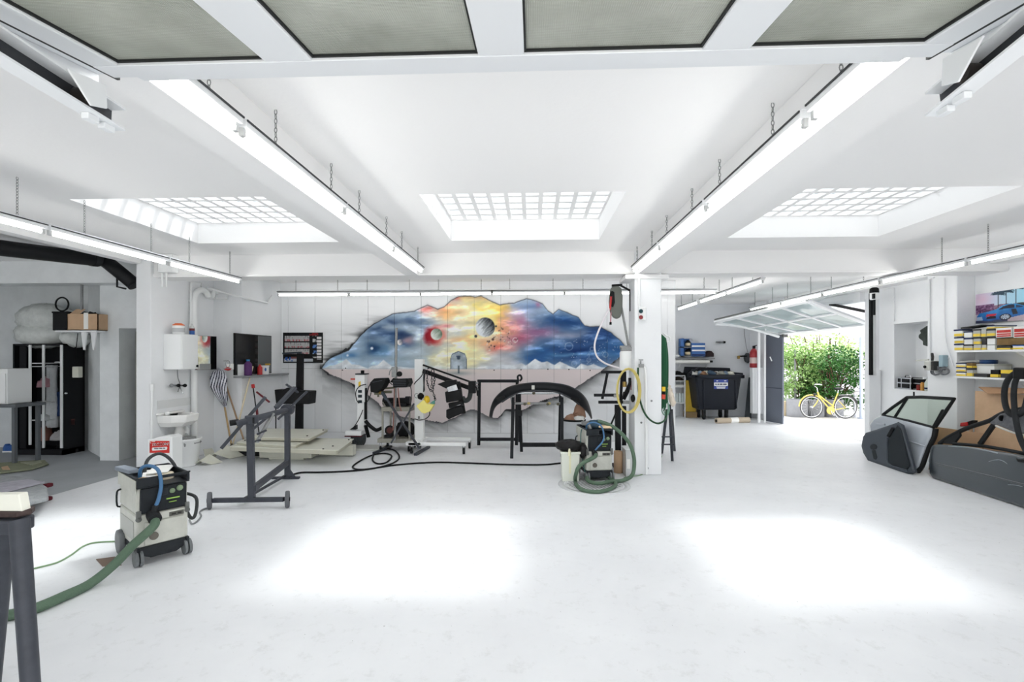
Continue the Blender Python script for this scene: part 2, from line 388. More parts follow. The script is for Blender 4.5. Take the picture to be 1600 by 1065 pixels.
def mural(px, py):
    sh = px.shape
    n1 = fbm(px/26, py/14, 3); n2 = fbm(px/9, py/7, 9); n3 = fbm(px/60, py/30, 17)
    wobx = px+(n2-.5)*7; woby = py+(n2-.5)*5
    upy = lin(UP, px)+(n2-.5)*2; loy = lin(LO, px)+(n2-.5)*3
    inx = (px > 503) & (px < 981)
    inside = inx & (py > upy) & (py < loy)
    C = lambda *a: np.array(a, float)/255.
    img = np.zeros(sh+(3,))+C(236,238,240)
    def mixc(mask, c):
        img[:] = img*(1-mask[..., None])+C(*c)*mask[..., None]
    # black smoke outside the torn edge
    left = np.clip((610-px)/70, 0, 1); right = np.clip((px-900)/70, 0, 1)*.25
    stk = fbm(px/46, py/5.5, 5); edge_x = np.clip((px-486)/22, 0, 1)
    d_up = np.clip(upy-py, 0, 400)
    sm_u = np.exp(-d_up/(1.6+(left*11+right*3)*np.clip(2.3*(stk-.22), .05, 1.2)))*(py < upy+1.5)*np.clip(.25+1.3*left+right, 0, .96)*(px > 500)*(px < 983)
    dl = np.hypot((503-px)*.9, (py-575+.25*(503-px))*1.6); sm_t = np.exp(-np.clip(dl, 0, 200)/(5+16*stk))*(px <= 503)*.9*edge_x
    d_lo = np.clip(py-loy, 0, 400); stl = fbm((px+py*1.2)/30, (py-px*.45)/7, 31)
    th = 5.0+13*np.clip(stl-.2, .02, 1)**1.2+4*((px > 800) & (px < 970))+3*(px < 600)
    sm_l = np.exp(-d_lo/th)*(py > loy-1.5)*inx*np.clip(.9+.6*(fbm(px/30, py/12, 44)-.3), .8, .98)
    rim = np.clip(1-np.abs(py-loy)/2.4, 0, 1)*inx*.7
    k5 = fbm(px/13, py/11, 71); core_l = np.clip((.8+16*np.clip(k5-.38, 0, 1)+2*(px < 600)-d_lo)/3.0, 0, 1)*(py > loy-2)*inx*np.clip(.45+1.3*(fbm(px/20, py/20, 83)-.25), .35, .95); core_u = np.clip((left*(1.5+17*np.clip(k5-.36, 0, 1))-d_up)/2.6, 0, 1)*(py < upy+1)*inx*.95*(left > .05)
    sm_l = np.maximum(sm_l*.8, core_l); sm_u = np.maximum(sm_u, core_u)
    img_s = np.clip(np.maximum(np.maximum(sm_u, sm_t), np.maximum(sm_l, rim)), 0, .93)
    mixc(img_s, (24,25,27))
    # sky inside
    skyc = np.zeros(sh+(3,))+C(163,184,204)
    def blob(cx, cy, rx, ry, c, a=1., wob=1.):
        X = (px+(n1-.5)*40*wob-cx)/rx; Y = (py+(n3-.5)*24*wob-cy)/ry
        m = np.clip(np.exp(-(X*X+Y*Y))*a, 0, 1)[..., None]; skyc[:] = skyc*(1-m)+C(*c)*m
    
    blob(735, 520, 82, 62, (243,234,216), .97); blob(750, 500, 36, 28, (250,238,176), .85); blob(777, 484, 16, 18, (250,222,112), .9); blob(752, 484, 10, 14, (250,230,140), .7); blob(725, 553, 34, 24, (251,242,190), .9); blob(690, 560, 26, 16, (247,238,196), .8)
    blob(702, 492, 20, 10, (246,200,140), .85); blob(697, 484, 14, 6, (234,150,120), .7); blob(672, 482, 9, 5, (214,116,108), .8); blob(716, 468, 18, 7, (206,96,88), .85); blob(748, 467, 18, 6, (226,170,120), .6); blob(733, 474, 14, 8, (236,222,160), .6)
    blob(716, 522, 20, 14, (205,212,212), .8); blob(700, 540, 14, 8, (214,222,224), .6); blob(716, 536, 20, 7, (244,196,140), .6); blob(738, 531, 12, 8, (248,214,140), .6)
    blob(784, 500, 10, 24, (244,190,120), .8); blob(776, 537, 26, 8, (244,180,130), .8); blob(786, 545, 18, 6, (226,112,96), .9); blob(796, 512, 14, 18, (214,130,128), .6); blob(812, 526, 18, 14, (172,84,104), .8)
    blob(808, 490, 26, 12, (206,190,206), .8); blob(812, 500, 20, 9, (178,112,140), .7); blob(800, 562, 34, 14, (236,234,236), .85); blob(790, 575, 60, 5, (226,230,236), .7)
    blob(842, 517, 24, 12, (146,84,116), .85); blob(822, 478, 22, 8, (112,140,184), .85); blob(836, 474, 10, 5, (170,110,140), .7); blob(832, 488, 20, 8, (180,196,220), .7)
    blob(905, 548, 60, 24, (16,44,90), 1., .5); blob(880, 500, 40, 13, (26,60,106), .97); blob(940, 522, 40, 20, (22,50,94), .98, .6); blob(962, 547, 24, 14, (54,96,146), .9, .4); blob(850, 552, 34, 17, (34,78,130), .92); blob(846, 566, 16, 7, (36,80,134), .85)
    blob(885, 518, 38, 5, (172,176,196), .7); blob(905, 553, 42, 4, (118,162,200), .7); blob(872, 489, 14, 6, (176,196,220), .7); blob(870, 532, 26, 6, (72,96,130), .6); blob(935, 535, 30, 5, (70,104,148), .6)
    blob(640, 498, 22, 7, (70,92,124), .8); blob(606, 505, 18, 6, (60,80,112), .85); blob(588, 517, 14, 6, (54,76,108), .85); blob(612, 526, 34, 6, (48,72,106), .9); blob(602, 516, 10, 5, (190,200,212), .5); blob(632, 537, 30, 8, (44,72,108), .9); blob(628, 524, 10, 10, (34,56,92), .85, .6); blob(581, 544, 13, 9, (30,62,100), .97, .5); blob(596, 548, 14, 5, (86,130,170), .6); blob(640, 512, 22, 6, (190,204,216), .55)
    blob(548, 555, 12, 6, (78,122,170), .8, .5); blob(530, 560, 12, 5, (110,150,190), .6, .5); blob(575, 566, 60, 6, (182,202,214), .7); blob(650, 555, 26, 12, (196,210,218), .7); blob(640, 532, 9, 6, (206,166,170), .7, .4); blob(655, 500, 8, 16, (120,140,168), .6)
    cl_ = fbm(px/24+py/60, py/8, 61, 5); skyc[:] = np.clip(skyc*(.83+.36*cl_)[..., None]+.9*np.clip(cl_-.56, 0, 1)[..., None], 0, 1); skyc[:] = np.clip(skyc+(skyc-skyc.mean(-1, keepdims=True))*.22, 0, 1)
    def disc(cx, cy, r, soft=1.): return np.clip((r-np.hypot(px-cx, py-cy))/soft+.5, 0, 1)
    def put(m, c):
        m = m[..., None]; skyc[:] = skyc*(1-m)+(C(*c) if not isinstance(c, np.ndarray) else c)*m
    # the red halo and the planets
    hr = np.hypot((px-680)/17, (py-524)/15.5)+(n2-.5)*.5; halo = np.clip((1.22-hr)/.5, 0, 1)*np.clip(1.0-(px-676)/30, .55, 1); hm2 = np.clip((px-668)/22, 0, 1)[..., None]; put(halo, C(150,20,38)*(1-hm2)+C(222,92,80)*hm2); put(np.clip(1-np.hypot((px-697)/16, (py-509)/4.5), 0, 1)*.7, (206,80,84))
    def planet(cx, cy, r, lit, dark):
        t = np.clip(((px-cx)*.8-(py-cy)*.5)/r*.62+.36+(fbm((px+py)/2.6, (px-py)/9, 21)-.5)*.62, 0, 1)[..., None]; put(disc(cx, cy, r), C(*lit)*(1-t)+C(*dark)*t)
    planet(682, 522, 9, (236,240,234), (96,120,100))
    planet(758, 511, 15.2, (232,238,242), (26,29,33)); put(disc(743.5, 525, 2.2), (60,62,66)); put(disc(775, 509.5, 1.5), (50,52,58)); put(disc(770, 530, 2), (96,70,66)); put(disc(764.5, 533, 1.3), (80,60,60)); put(disc(772.5, 541, 1.3), (70,50,50))
    planet(625, 534.5, 4.6, (250,250,250), (90,90,110)); put(disc(581, 544, 2.2, 1.6), (230,240,250)); put(disc(543, 555, 1.8, 1.6), (225,238,250))
    ringm = np.clip(1-np.abs(np.hypot(px-805, py-531)-3.6)/1.2, 0, 1); put(ringm*.8, (240,230,230))
    for (cx, cy, r) in ((889,541,6),(897,568,4),(946,554,4),(925,545,3),(920,562,3)):
        put(np.clip(1-np.abs(np.hypot(px-cx, py-cy)-r)/1.1, 0, 1)*.45, (200,215,230))
    rs = np.random.RandomState(4)
    for k in range(70):
        a = rs.rand()*1.5+.05; rr = 17+rs.rand()*34; x, y = 758+rr*math.cos(a)*1.25, 511+rr*math.sin(a)*.75
        put(disc(x, y, .3+rs.rand()**2*1.1, .9)*.7, (80,60,56) if rs.rand() < .55 else (235,225,215))
    for k in range(80): put(disc(865+rs.rand()*110, 530+rs.rand()*40, .45, .8)*.8, (225,235,245))
    # mountains
    def ridge(pts): return lin(pts, px)+(n2-.5)*2
    m1 = ridge([(503,575),(520,570),(530,567),(541,560),(550,568),(560,569),(575,574),(580,571),(590,569),(599,561),(612,571),(640,573),(700,576),(770,575),(785,569),(800,570),(815,567),(822,570),(836,559),(846,565),(855,564),(866,569),(875,564),(888,570),(900,574),(908,567),(918,571),(927,568),(940,573),(960,574),(981,575)])
    put(np.clip((py-m1)/1.5, 0, 1), np.clip((C(226,232,238)+(n2[..., None]-.5)*.35), 0, 1))
    # the arched gate
    top = 551+np.abs(px-716.5)*.42+(np.clip(np.abs(px-716.5)-9, 0, 9))**2*.5; g = (np.abs(px-716.5) < 13)*(py > top-3)
    put(g*.95, np.clip(C(176,190,202)+(n2[..., None]-.5)*.5, 0, 1)); edge = g*((np.abs(px-716.5) > 11.6) | (py < top-1.2)); put(edge*.8, (78,96,112))
    put(disc(716.5, 559, 2.6)*.85, (50,66,86)); put((np.abs(px-716.5) < 3.2)*(np.abs(py-556.5) < .8)*.8, (60,76,96))
    # plain
    pl = np.clip((py-576), 0, 1)
    plain = C(226,215,215)+(n3[..., None]-.5)*.05
    fount = np.exp(-((py-(577+6*np.exp(-0))-0)/3.)**2)*np.exp(-(np.abs(px-716.5)/18)**2)
    plain = plain*(1-np.clip(np.exp(-(np.hypot((px-720)/40, (py-577)/8))**2), 0, 1)[..., None]*.25)+C(235,230,190)*np.clip(np.exp(-(np.hypot((px-720)/40, (py-577)/8))**2), 0, 1)[..., None]*.25
    plain = plain*(1-.6*(np.clip(fount, 0, 1))[..., None])+C(120,136,142)*(.6*np.clip(fount, 0, 1))[..., None]
    sp = (np.abs(px-716.5) < 1.3)*(py > 571)*(py < 583); 
    skyc[:] = skyc*(1-pl[..., None])+plain*pl[..., None]
    put(sp*.7, (66,82,92))
    ins = inside.astype(float)[..., None]; img = img*(1-ins)+skyc*ins
    ln = inx*np.clip(1-np.abs(py-upy)/1.3, 0, 1)*.75; img = img*(1-ln[..., None])+C(48,50,58)*ln[..., None]
    return np.clip(img, 0, 1)
zs = P(740, 576, YB).z
seams = [-5.46]+[P(x, 560, YB).x for x in (450.5,492,533.5,575,616.5,658,699.5,741,782.5,824,865.5,907,948.5,990,1031)]+[2.84]
wb = struct('wall_back', MB().box((-5.46, YB+.02, 0), (2.84, YB+.2, CZ)), mat('joint grey', (92,94,98), .7))
for i in range(len(seams)-1):
    x0, x1 = seams[i]+.0026, seams[i+1]-.0026
    for (z0, z1) in ((.165, zs-.002), (zs+.002, CZ-.15)):
        pa, pb = toP((x0+x1)/2, YB, z0), toP((x0+x1)/2, YB, z1); dense = 480 < pa[0] < 1000
        nx = 58 if dense else 6; nzz = (int((z1-z0)/.0105) if z0 > 1 else int((z1-z0)/.0125)) if dense else 8
        def f(u, v, x0=x0, x1=x1, z0=z0, z1=z1):
            X = x0+(x1-x0)*u; Z = z0+(z1-z0)*v; c_, s_ = math.cos(YAW), math.sin(YAW)
            dd = -s_*X+c_*YB; return mural(800+FPX*(c_*X+s_*YB)/dd, 558-FPX*(Z-H)/dd)
        paint('wall_panel', (x0, YB, z0), (1,0,0), (0,0,1), x1-x0, z1-z0, nx, nzz, f, wb, .02, .45)
struct('baseboard_back', MB().box((-5.46, YB-.012, 0), (2.84, YB+.02, .16)), WMET, bevel=.004)
struct('trim_6', MB().box((-5.46, YB-.05, CZ-.155), (2.84, YB+.02, CZ)), WMET)
for (px, py) in ((535,578),(540,575),(772,578),(814,577.5),(856,576.5),(889,577),(922,578.5)):
    p = P(px, py, YB); mk('screw', MB().lathe([(0,-.014),(.011,-.012),(.014,0)], (p.x, YB, p.z), 8, 'y', cap=False), BLKM, wb)

# ================================================================== FLUORESCENT LIGHTS
tubem = mat('lit fluorescent tube', (255, 253, 249), .4, emit=TUBE)
lm = MB()
for k in range(6): lm.ring((0, 0, .0), .014, .0028, 'x' if k % 2 else 'y', 10, 5) if False else None
def chain_mb(z0, z1, x=0, y=0, link=.034, wire=.003):
    m = MB(); n = max(1, int((z1-z0)/(link*.78))); st = (z1-z0)/n
    for k in range(n):
        z = z0+st*(k+.5); q = []
        for i in range(8):
            a = 2*math.pi*i/8; u = math.cos(a)*link*.26; w_ = math.sin(a)*st*.62
            q.append((x+u, y, z+w_) if k % 2 else (x, y+u, z+w_))
        m.tube(q, wire, 4, closed=True)
    return m
tubem2 = mat('dimmed fluorescent tube', (255, 253, 249), .4, emit=TUBE*.5)  # row above the mural, dimmed so the wall beside it is not burnt out
def make_light(ztube, ztop, tubem=tubem):
    """a batten with one bare tube, 1.5 m, along local Y, hung on two chains"""
    t = thing('fluorescent_light', '-', 'light'); L = 1.49
    mk('housing', MB().box((-.036, .0, .028), (.036, L, .072)).box((-.028, 0, .072), (.028, L, .085)), WMET, t, .004, True)
    for sx in (-1, 1): mk('channel_edge', MB().box((sx*.037, .0, .060), (sx*.044, L, .070)), DKG, t, 0, True)
    mk('tube', MB().cyl((0, .035, 0), (0, L-.035, 0), .0145, 10), tubem, t, 0, True)
    for y in (.018, L-.018):
        mk('lamp_holder', MB().box((-.014, y-.016, -.02), (.014, y+.016, .03)), mat('lamp holder', (190,192,192), .5), t, .003, True)
    for y in (.38, 1.25):
        mk('chain', chain_mb(.085, ztop-ztube, 0, y), STEEL, t, 0, True)
    return t
ORD = ['nearest in its row', 'second nearest in its row', 'third nearest in its row', 'fourth nearest in its row', 'fifth nearest in its row', 'farthest in its row']
def light_row(x, ys, z, ztop, where, group):
    t0 = None
    for i, y in enumerate(ys):
        t = make_light(z, ztop) if t0 is None else copy_tree(t0); t0 = t0 or t
        t.location = (x, y, z); o = ORD[-1] if (i == len(ys)-1 and i) else ORD[i]
        tag(t, 'bare tube light %s, %s' % (where, o), 'light', group)
light_row(-1.67, [1.18, 2.70, 4.22, 5.74], 3.07, CZ, 'beside the left ceiling beam', 'tube lights along the left beam')
light_row(1.52, [1.20, 2.75, 4.30, 5.85], 3.08, CZ, 'beside the beam over the pillar', 'tube lights along the right beam')
light_row(-4.6, [2.88, 4.40, 5.92], 2.96, CZ, 'hung in front of the grey alcove', 'tube lights along the left side')
light_row(5.5, [3.30, 4.83, 6.36, 7.90, 9.43, 10.96], 2.962, CZ, 'along the car poster wall', 'tube lights along the right side')
light_row(3.87, [8.30, 9.82, 11.5], 3.05, CZ, 'in the bay of the waste container', 'tube lights over the rear bay')
YT = 9.72; bx = [P(x, 460, YT).x for x in (434, 545, 656, 767, 881)]; ZT = P(700, 459.5, YT).z
t0 = None
for i, x in enumerate(bx+[bx[4]+1.515]):
    t = make_light(ZT, CZ, tubem2) if t0 is None else copy_tree(t0); t0 = t0 or t
    t.location = (x, YT, ZT); t.rotation_euler = (0, 0, -math.pi/2)
    tag(t, 'bare tube light above the mural, ' + (['first', 'second', 'third', 'fourth', 'fifth'][i]+' from the left end' if i < 5 else 'the one showing to the right of the pillar'), 'light', 'tube lights above the mural')

# ================================================================== GARAGE DOOR OVERHEAD
FG = bpy.data.materials.new('ribbed wired glass'); FG.use_nodes = True; n = FG.node_tree.nodes; l = FG.node_tree.links; b = n['Principled BSDF']
b.inputs['Roughness'].default_value = .22; tc = n.new('ShaderNodeTexCoord')
wv = n.new('ShaderNodeTexWave'); wv.inputs['Scale'].default_value = 42; wv.bands_direction = 'X'; wv.inputs['Distortion'].default_value = .6
wv2 = n.new('ShaderNodeTexWave'); wv2.inputs['Scale'].default_value = 42; wv2.bands_direction = 'Y'
no = n.new('ShaderNodeTexNoise'); no.inputs['Scale'].default_value = 2.2; no.inputs['Detail'].default_value = 5
for q in (wv, wv2, no): l.new(tc.outputs['Object'], q.inputs['Vector'])
ad = n.new('ShaderNodeMath'); ad.operation = 'ADD'; l.new(wv.outputs[1], ad.inputs[0]); l.new(wv2.outputs[1], ad.inputs[1])
bp = n.new('ShaderNodeBump'); bp.inputs['Strength'].default_value = .35; bp.inputs['Distance'].default_value = .004; l.new(ad.outputs[0], bp.inputs['Height']); l.new(bp.outputs[0], b.inputs['Normal'])
r = n.new('ShaderNodeValToRGB'); r.color_ramp.elements[0].color = (*srgb(146,149,139), 1); r.color_ramp.elements[1].color = (*srgb(182,185,175), 1); r.color_ramp.elements[0].position = .3; r.color_ramp.elements[1].position = .7
l.new(no.outputs[0], r.inputs[0]); l.new(r.outputs[0], b.inputs['Base Color'])
d1 = struct('door_1', loc=(0, 2.0, 2.97))
SL = .143
def D(x, s, dz=0): return V((x, 2.02-s, 2.975-SL*s+dz))
def dbar(m, x0, x1, s0, s1, z0, z1): m._a([D(x0,s0,z0),D(x1,s0,z0),D(x1,s1,z0),D(x0,s1,z0),D(x0,s0,z1),D(x1,s0,z1),D(x1,s1,z1),D(x0,s1,z1)], [(0,3,2,1),(4,5,6,7),(0,1,5,4),(1,2,6,5),(2,3,7,6),(3,0,4,7)]); return m
DM = mat('garage door paint', (226,229,232), .45)
xa = [P(x, y, 1.88).x for x, y in ((183,92),(413,80),(487,75),(747,66),(819,60),(1098,55),(1172,52),(1446,49))]
LEN = 2.25
mk('bottom_rail', dbar(MB(), xa[0]-.11, xa[7]+.11, .03, .135, 0, .05), DM, d1, .004)
mk('seal_strip', dbar(MB(), xa[0]-.02, xa[7]+.02, -.02, .028, .006, .04), DM, d1, .003)
mk('top_rail', dbar(MB(), xa[0]-.11, xa[7]+.11, LEN-.1, LEN, 0, .05), DM, d1, .004)
for (x0, x1) in ((xa[0]-.11, xa[0]), (xa[1], xa[2]), (xa[3], xa[4]), (xa[5], xa[6]), (xa[7], xa[7]+.11)):
    mk('mullion', dbar(MB(), x0, x1, .135, LEN-.1, .001, .049), DM, d1, .005)
gk = mat('black gasket and gap shade', (40,42,42), .6)
for (x0, x1) in ((xa[0]-.124, xa[0]-.111), (xa[7]+.111, xa[7]+.124)): mk('gap_shade', dbar(MB(), x0, x1, .0, LEN, .004, .03), gk, d1)  # dark strips standing in for the shade of the open side gaps
mk('gap_shade', dbar(MB(), xa[0]-.02, xa[7]+.02, .022, .031, .012, .03), mat('grey gap shade', (120,124,128), .6), d1)  # grey strip in place of the shade line along the rail
for i in range(4):
    x0, x1 = xa[2*i], xa[2*i+1]; s0, s1 = .135, LEN-.1
    mk('glass_pane', dbar(MB(), x0, x1, s0, s1, .022, .03), FG, d1)
    g = MB()
    for (a0, a1, c0, c1) in ((x0, x1, s0, s0+.01), (x0, x1, s1-.01, s1), (x0, x0+.008, s0, s1), (x1-.008, x1, s0, s1)): dbar(g, a0, a1, c0, c1, .012, .022)
    mk('gasket', g, gk, d1)
# fixed side rails, U-channels and the hanging plates
for sgn, xe, xc, pe, pf, pl_ in ((-1, xa[0]-.125, -1.70, (183,187), (0,72), ((103,107),(163,133),(165,170),(140,165))), (1, xa[7]+.125, 1.53, (1460,163), (1600,48), ((1540,55),(1476,92),(1474,135),(1500,128)))):
    rl = MB(); x0, x1 = sorted((xe, xe+sgn*.10))
    for (a0, a1, z0, z1) in ((x0, x1, .03, .06), (min(xe+sgn*.08, xe+sgn*.1), max(xe+sgn*.08, xe+sgn*.1), -.04, .03)): dbar(rl, a0, a1, .0, LEN, z0, z1)
    mk('side_rail', rl, DM, d1, .003)
    e = SX(*pe, xc); f0 = SX(*pf, xc); dr = (f0-e).normalized(); f0 = e+dr*1.9
    inn = V((-sgn, 0, 0)); up = V((0,0,1)); ch = MB()
    ch.bar(e-inn*.03, f0-inn*.03, .012, .085); mk('channel_web', ch, mat('dark channel steel', (62,64,68), .4, .3), d1)  # web in a darker tone than the flanges
    cf = MB(); cf.bar(e-up*.042, f0-up*.042, .07, .008); cf.bar(e+up*.042, f0+up*.042, .07, .008); mk('channel_flange', cf, DM, d1)
    pp = [SX(*q, xc-sgn*.06) for q in pl_]; mk('hanger_plate', MB().prism(pp, (-sgn*.008, 0, 0)), DM, d1, .002)
    q = MB(); c0 = e+dr*.16; q.cyl(c0-inn*.01, c0+inn*.035, .032, 14); mk('roller', q, mat('roller steel', (84,80,78), .35, .7), d1)
    q = MB()
    for k in (.05, .12): q.bar(e+dr*k-up*.046, e+dr*k-up*.07, .03, .05)
    mk('channel_bolt', q, DM, d1, .003)

# ================================================================== LEFT: THE GREY ALCOVE
t = thing('exhaust_duct', 'thick black plastic extraction pipe running under the alcove ceiling with a drooping elbow', 'pipe', (-6.75, 7.3, 3.1))
p0 = SX(0, 387, -6.85); p1 = SX(148, 405, -6.8); pe = SX(178, 418, -6.62); pe2 = SX(205, 440, -6.45)
m = MB().tube([p0+(p0-p1)*1.2, p0, p1], .105, 16); mk('pipe', m, mat('black pipe', (24,25,28), .45), t)
mk('elbow', MB().tube([p1, p1+(p1-p0)*.12, pe, pe2, pe2+V((.05, .02, -.06))], .103, 16, 5), mat('black pipe', (24,25,28), .45), t)
mk('sleeve', MB().tube([p1-(p1-p0)*.05, p1+(p1-p0)*.03], .112, 16), RUB, t)
h = SX(183, 432, -6.6); mk('bracket', MB().tube([h, h+V((-.0, 0, -.16)), h+V((.12, .03, -.19))], .016, 6), BLKM, t)
# wardrobe with open front
Yw = 8.45; a = P(20, 703, Yw); bR = P(99, 703, Yw); x0, x1 = a.x, bR.x; zt = P(60, 537, Yw).z
t = thing('wardrobe', 'open black wardrobe with white posts and clothes inside, under the wrapped bundles', 'wardrobe', ((x0+x1)/2, Yw, 0))
wd = mat('black wardrobe board', (26,27,30), .5)
mk('side_panel', MB().box((x0, Yw, 0), (x0+.03, Yw+.42, zt)), wd, t); mk('side_panel', MB().box((x1-.03, Yw, 0), (x1, Yw+.42, zt)), wd, t)
mk('back_panel', MB().box((x0, Yw+.40, 0), (x1, Yw+.42, zt)), wd, t); mk('top', MB().box((x0, Yw, zt-.03), (x1, Yw+.42, zt)), wd, t); mk('base', MB().box((x0, Yw, 0), (x1, Yw+.42, .1)), wd, t)
xp = [P(px, 600, Yw).x for px in (48, 69, 97)]
for i, x in enumerate(xp):
    b0 = P(48, 692, Yw).z if i == 0 else .16
    mk('post', MB().box((x-.022, Yw-.02, b0-.03), (x+.022, Yw, zt-.02)), WMET, t, .003)
for py in (568, 573, 629, 657):
    z = P(60, py, Yw).z; mk('shelf', MB().box((xp[0], Yw, z), (xp[1], Yw+.38, z+.014)), WMET, t)
z = P(85, 566, Yw).z; mk('rail', MB().cyl((xp[1], Yw+.2, z), (xp[2], Yw+.2, z), .012, 8), WMET, t)
mk('side_door', MB().box((P(33,600,Yw).x, Yw-.03, .12), (xp[0]-.06, Yw-.005, zt-.04)), wd, t, .003); mk('door_knob', MB().lathe([(.0,-.04),(.018,-.035),(.018,-.01),(.01,0)], (P(105,614,Yw).x, Yw, P(105,614,Yw).z), 10, 'y'), CHR, t)
def cloth(name, px0, px1, py0, py1, Y, rgb, lab, seed, cat='clothing', g='clothes in the wardrobe'):
    a, b_ = P(px0, py0, Y), P(px1, py1, Y); rnd = random.Random(seed); nx, nz = 9, 8; m = MB(); vs = []
    for k in range(2):
        for j in range(nz+1):
            for i in range(nx+1):
                u, v = i/nx, j/nz; w_ = 1-.22*math.sin(v*math.pi*1.3+seed)*(1 if i in (0, nx) else .6)
                x = (a.x+b_.x)/2+(b_.x-a.x)*(u-.5)*(w_+rnd.uniform(-.05, .05)); vs.append((x, Y+.03*math.sin(u*14+seed)+(.08 if k else 0)+rnd.uniform(-.006, .006), a.z+(b_.z-a.z)*v))
    N = (nx+1)*(nz+1); fs = []
    for k in range(2):
        for j in range(nz):
            for i in range(nx):
                q = k*N+j*(nx+1)+i; fs.append((q, q+1, q+nx+2, q+nx+1))
    for j in range(nz):
        for i in (0, nx): q = j*(nx+1)+i; fs.append((q, q+nx+1, q+nx+1+N, q+N))
    for i in range(nx):
        for j in (0, nz): q = j*(nx+1)+i; fs.append((q, q+1, q+1+N, q+N))
    m._a(vs, fs, True); return solo(name, m, mat('cloth %d %d %d' % rgb, rgb, .9, var=.1, scale=20), lab, cat, g)
cloth('shirt', 71, 84, 570, 668, Yw+.18, (218,222,226), 'white coat hanging in the black wardrobe', 1)
cloth('trousers', 80, 98, 612, 650, Yw+.25, (46,66,110), 'blue work trousers hanging in the black wardrobe', 2)
def heap(name, px0, px1, py0, py1, Y, rgb, lab, seed, cat='clothing', g='clothes in the wardrobe', dep=.14):
    a, b_ = P(px0, py1, Y), P(px1, py0, Y); m = MB().blob(((a.x+b_.x)/2, Y+dep, a.z), (b_.x-a.x)/2, dep, b_.z-a.z, .16, 14, 10, seed, 0)
    return solo(name, m, mat('cloth %d %d %d' % rgb, rgb, .9, var=.12, scale=16), lab, cat, g)
heap('sweater', 52, 67, 590, 605, Yw+.03, (196,150,160), 'pink garment bunched on an upper wardrobe shelf', 3)
heap('towel', 50, 68, 648, 657, Yw+.03, (196,200,202), 'grey folded towel on the lower wardrobe shelf', 4)
heap('bag', 50, 68, 668, 689, Yw+.03, (120,84,74), 'brown bag at the bottom of the wardrobe, left compartment', 5, 'bag', None)
heap('blanket', 72, 98, 674, 688, Yw+.03, (170,168,170), 'grey blanket at the bottom of the wardrobe, right compartment', 6, 'blanket', None)
# bundles, shelf and what is on it
a, b_ = P(-2, 540, 8.4), P(80, 474, 8.4)
m = MB().blob(((a.x+b_.x)/2, 8.75, a.z+.22), (b_.x-a.x)/2, .36, .26, .07, 22, 12, 21).blob(((a.x+b_.x)/2+.04, 8.75, a.z+.52), (b_.x-a.x)/2*.98, .36, .28, .06, 22, 12, 22)
solo('wrapped_bundle', m, FOIL, 'large bundle wrapped in crumpled clear plastic on top of the black wardrobe', 'bundle')
a, b_ = P(76, 542, 8.4), P(112, 514, 8.4)
solo('wrapped_bundle', MB().blob(((a.x+b_.x)/2, 8.7, (a.z+b_.z)/2), (b_.x-a.x)/2, .24, (b_.z-a.z)/2, .09, 16, 10, 23), FOIL, 'smaller plastic wrapped bundle squeezed under the wall shelf', 'bundle')
Ys = 7.85; a, b_ = P(88, 516, Ys), P(152, 516, Ys)
t = thing('wall_shelf', 'white wall shelf with two brackets in the alcove corner', 'shelf', ((a.x+b_.x)/2, Ys, a.z))
mk('board', MB().prism([(a.x, Ys-.02, a.z-.03), (b_.x, Ys-.02, a.z-.03), (b_.x, Ys+.16, a.z-.03), (a.x, Ys+.55, a.z-.03)], (0, 0, .03)), WMET, t, .003)
for px in (131, 146):
    q = P(px, 516, Ys); mk('bracket', MB().prism([(q.x-.05, Ys, q.z-.03), (q.x+.05, Ys, q.z-.03), (q.x+.012, Ys, q.z-.33), (q.x-.012, Ys, q.z-.33)], (0, .02, 0)), WMET, t)
zs_ = a.z
a, b_ = P(105, 514, Ys), P(153, 490, Ys)
t = thing('cardboard_box', 'open brown cardboard box with peeling tape on the alcove wall shelf', 'box', ((a.x+b_.x)/2, Ys+.15, zs_))
m = MB()
for q in (((a.x,Ys,zs_+.002),(b_.x,Ys+.012,b_.z)),((a.x,Ys+.19,zs_+.002),(b_.x,Ys+.202,b_.z)),((a.x,Ys,zs_+.002),(a.x+.012,Ys+.2,b_.z)),((b_.x-.012,Ys,zs_+.002),(b_.x,Ys+.2,b_.z)),((a.x,Ys,zs_+.002),(b_.x,Ys+.2,zs_+.014))): m.box(*q)
mk('carton', m, CARD, t); mk('tape', MB().box((P(131,500,Ys).x, Ys-.004, zs_+.02), (P(138,500,Ys).x, Ys-.001, b_.z+.02)), PAPER, t)
mk('flap', MB().prism([(a.x+.02, Ys+.02, b_.z), (a.x+.2, Ys+.02, b_.z), (a.x+.22, Ys+.1, b_.z+.09), (a.x+.06, Ys+.1, b_.z+.09)], (0, .008, 0)), CARD, t)
mk('filling', MB().blob(((a.x+b_.x)/2+.04, Ys+.1, b_.z-.06), .2, .09, .1, .25, 10, 7, 31), BLK, t)
a, b_ = P(80, 515, Ys), P(106, 486, Ys)
solo('storage_crate', MB().box((a.x, Ys+.02, zs_+.001), (b_.x-.02, Ys+.25, b_.z)).box((a.x-.01, Ys+.01, b_.z-.03), (b_.x-.015, Ys+.26, b_.z)), BLK, 'black plastic crate beside the cardboard box on the alcove shelf', 'crate', bevel=.01)
q = P(97, 474, Ys+.1); solo('cable_ring', MB().ring((q.x, Ys+.1, b_.z+.13), .115, .013, 'y'), BLK, 'thin black ring standing on the black crate', 'ring')
q = P(121, 581, 8.5); t = thing('socket_box', 'cream surface mounted socket box with a cable on the alcove wall', 'socket', tuple(q))
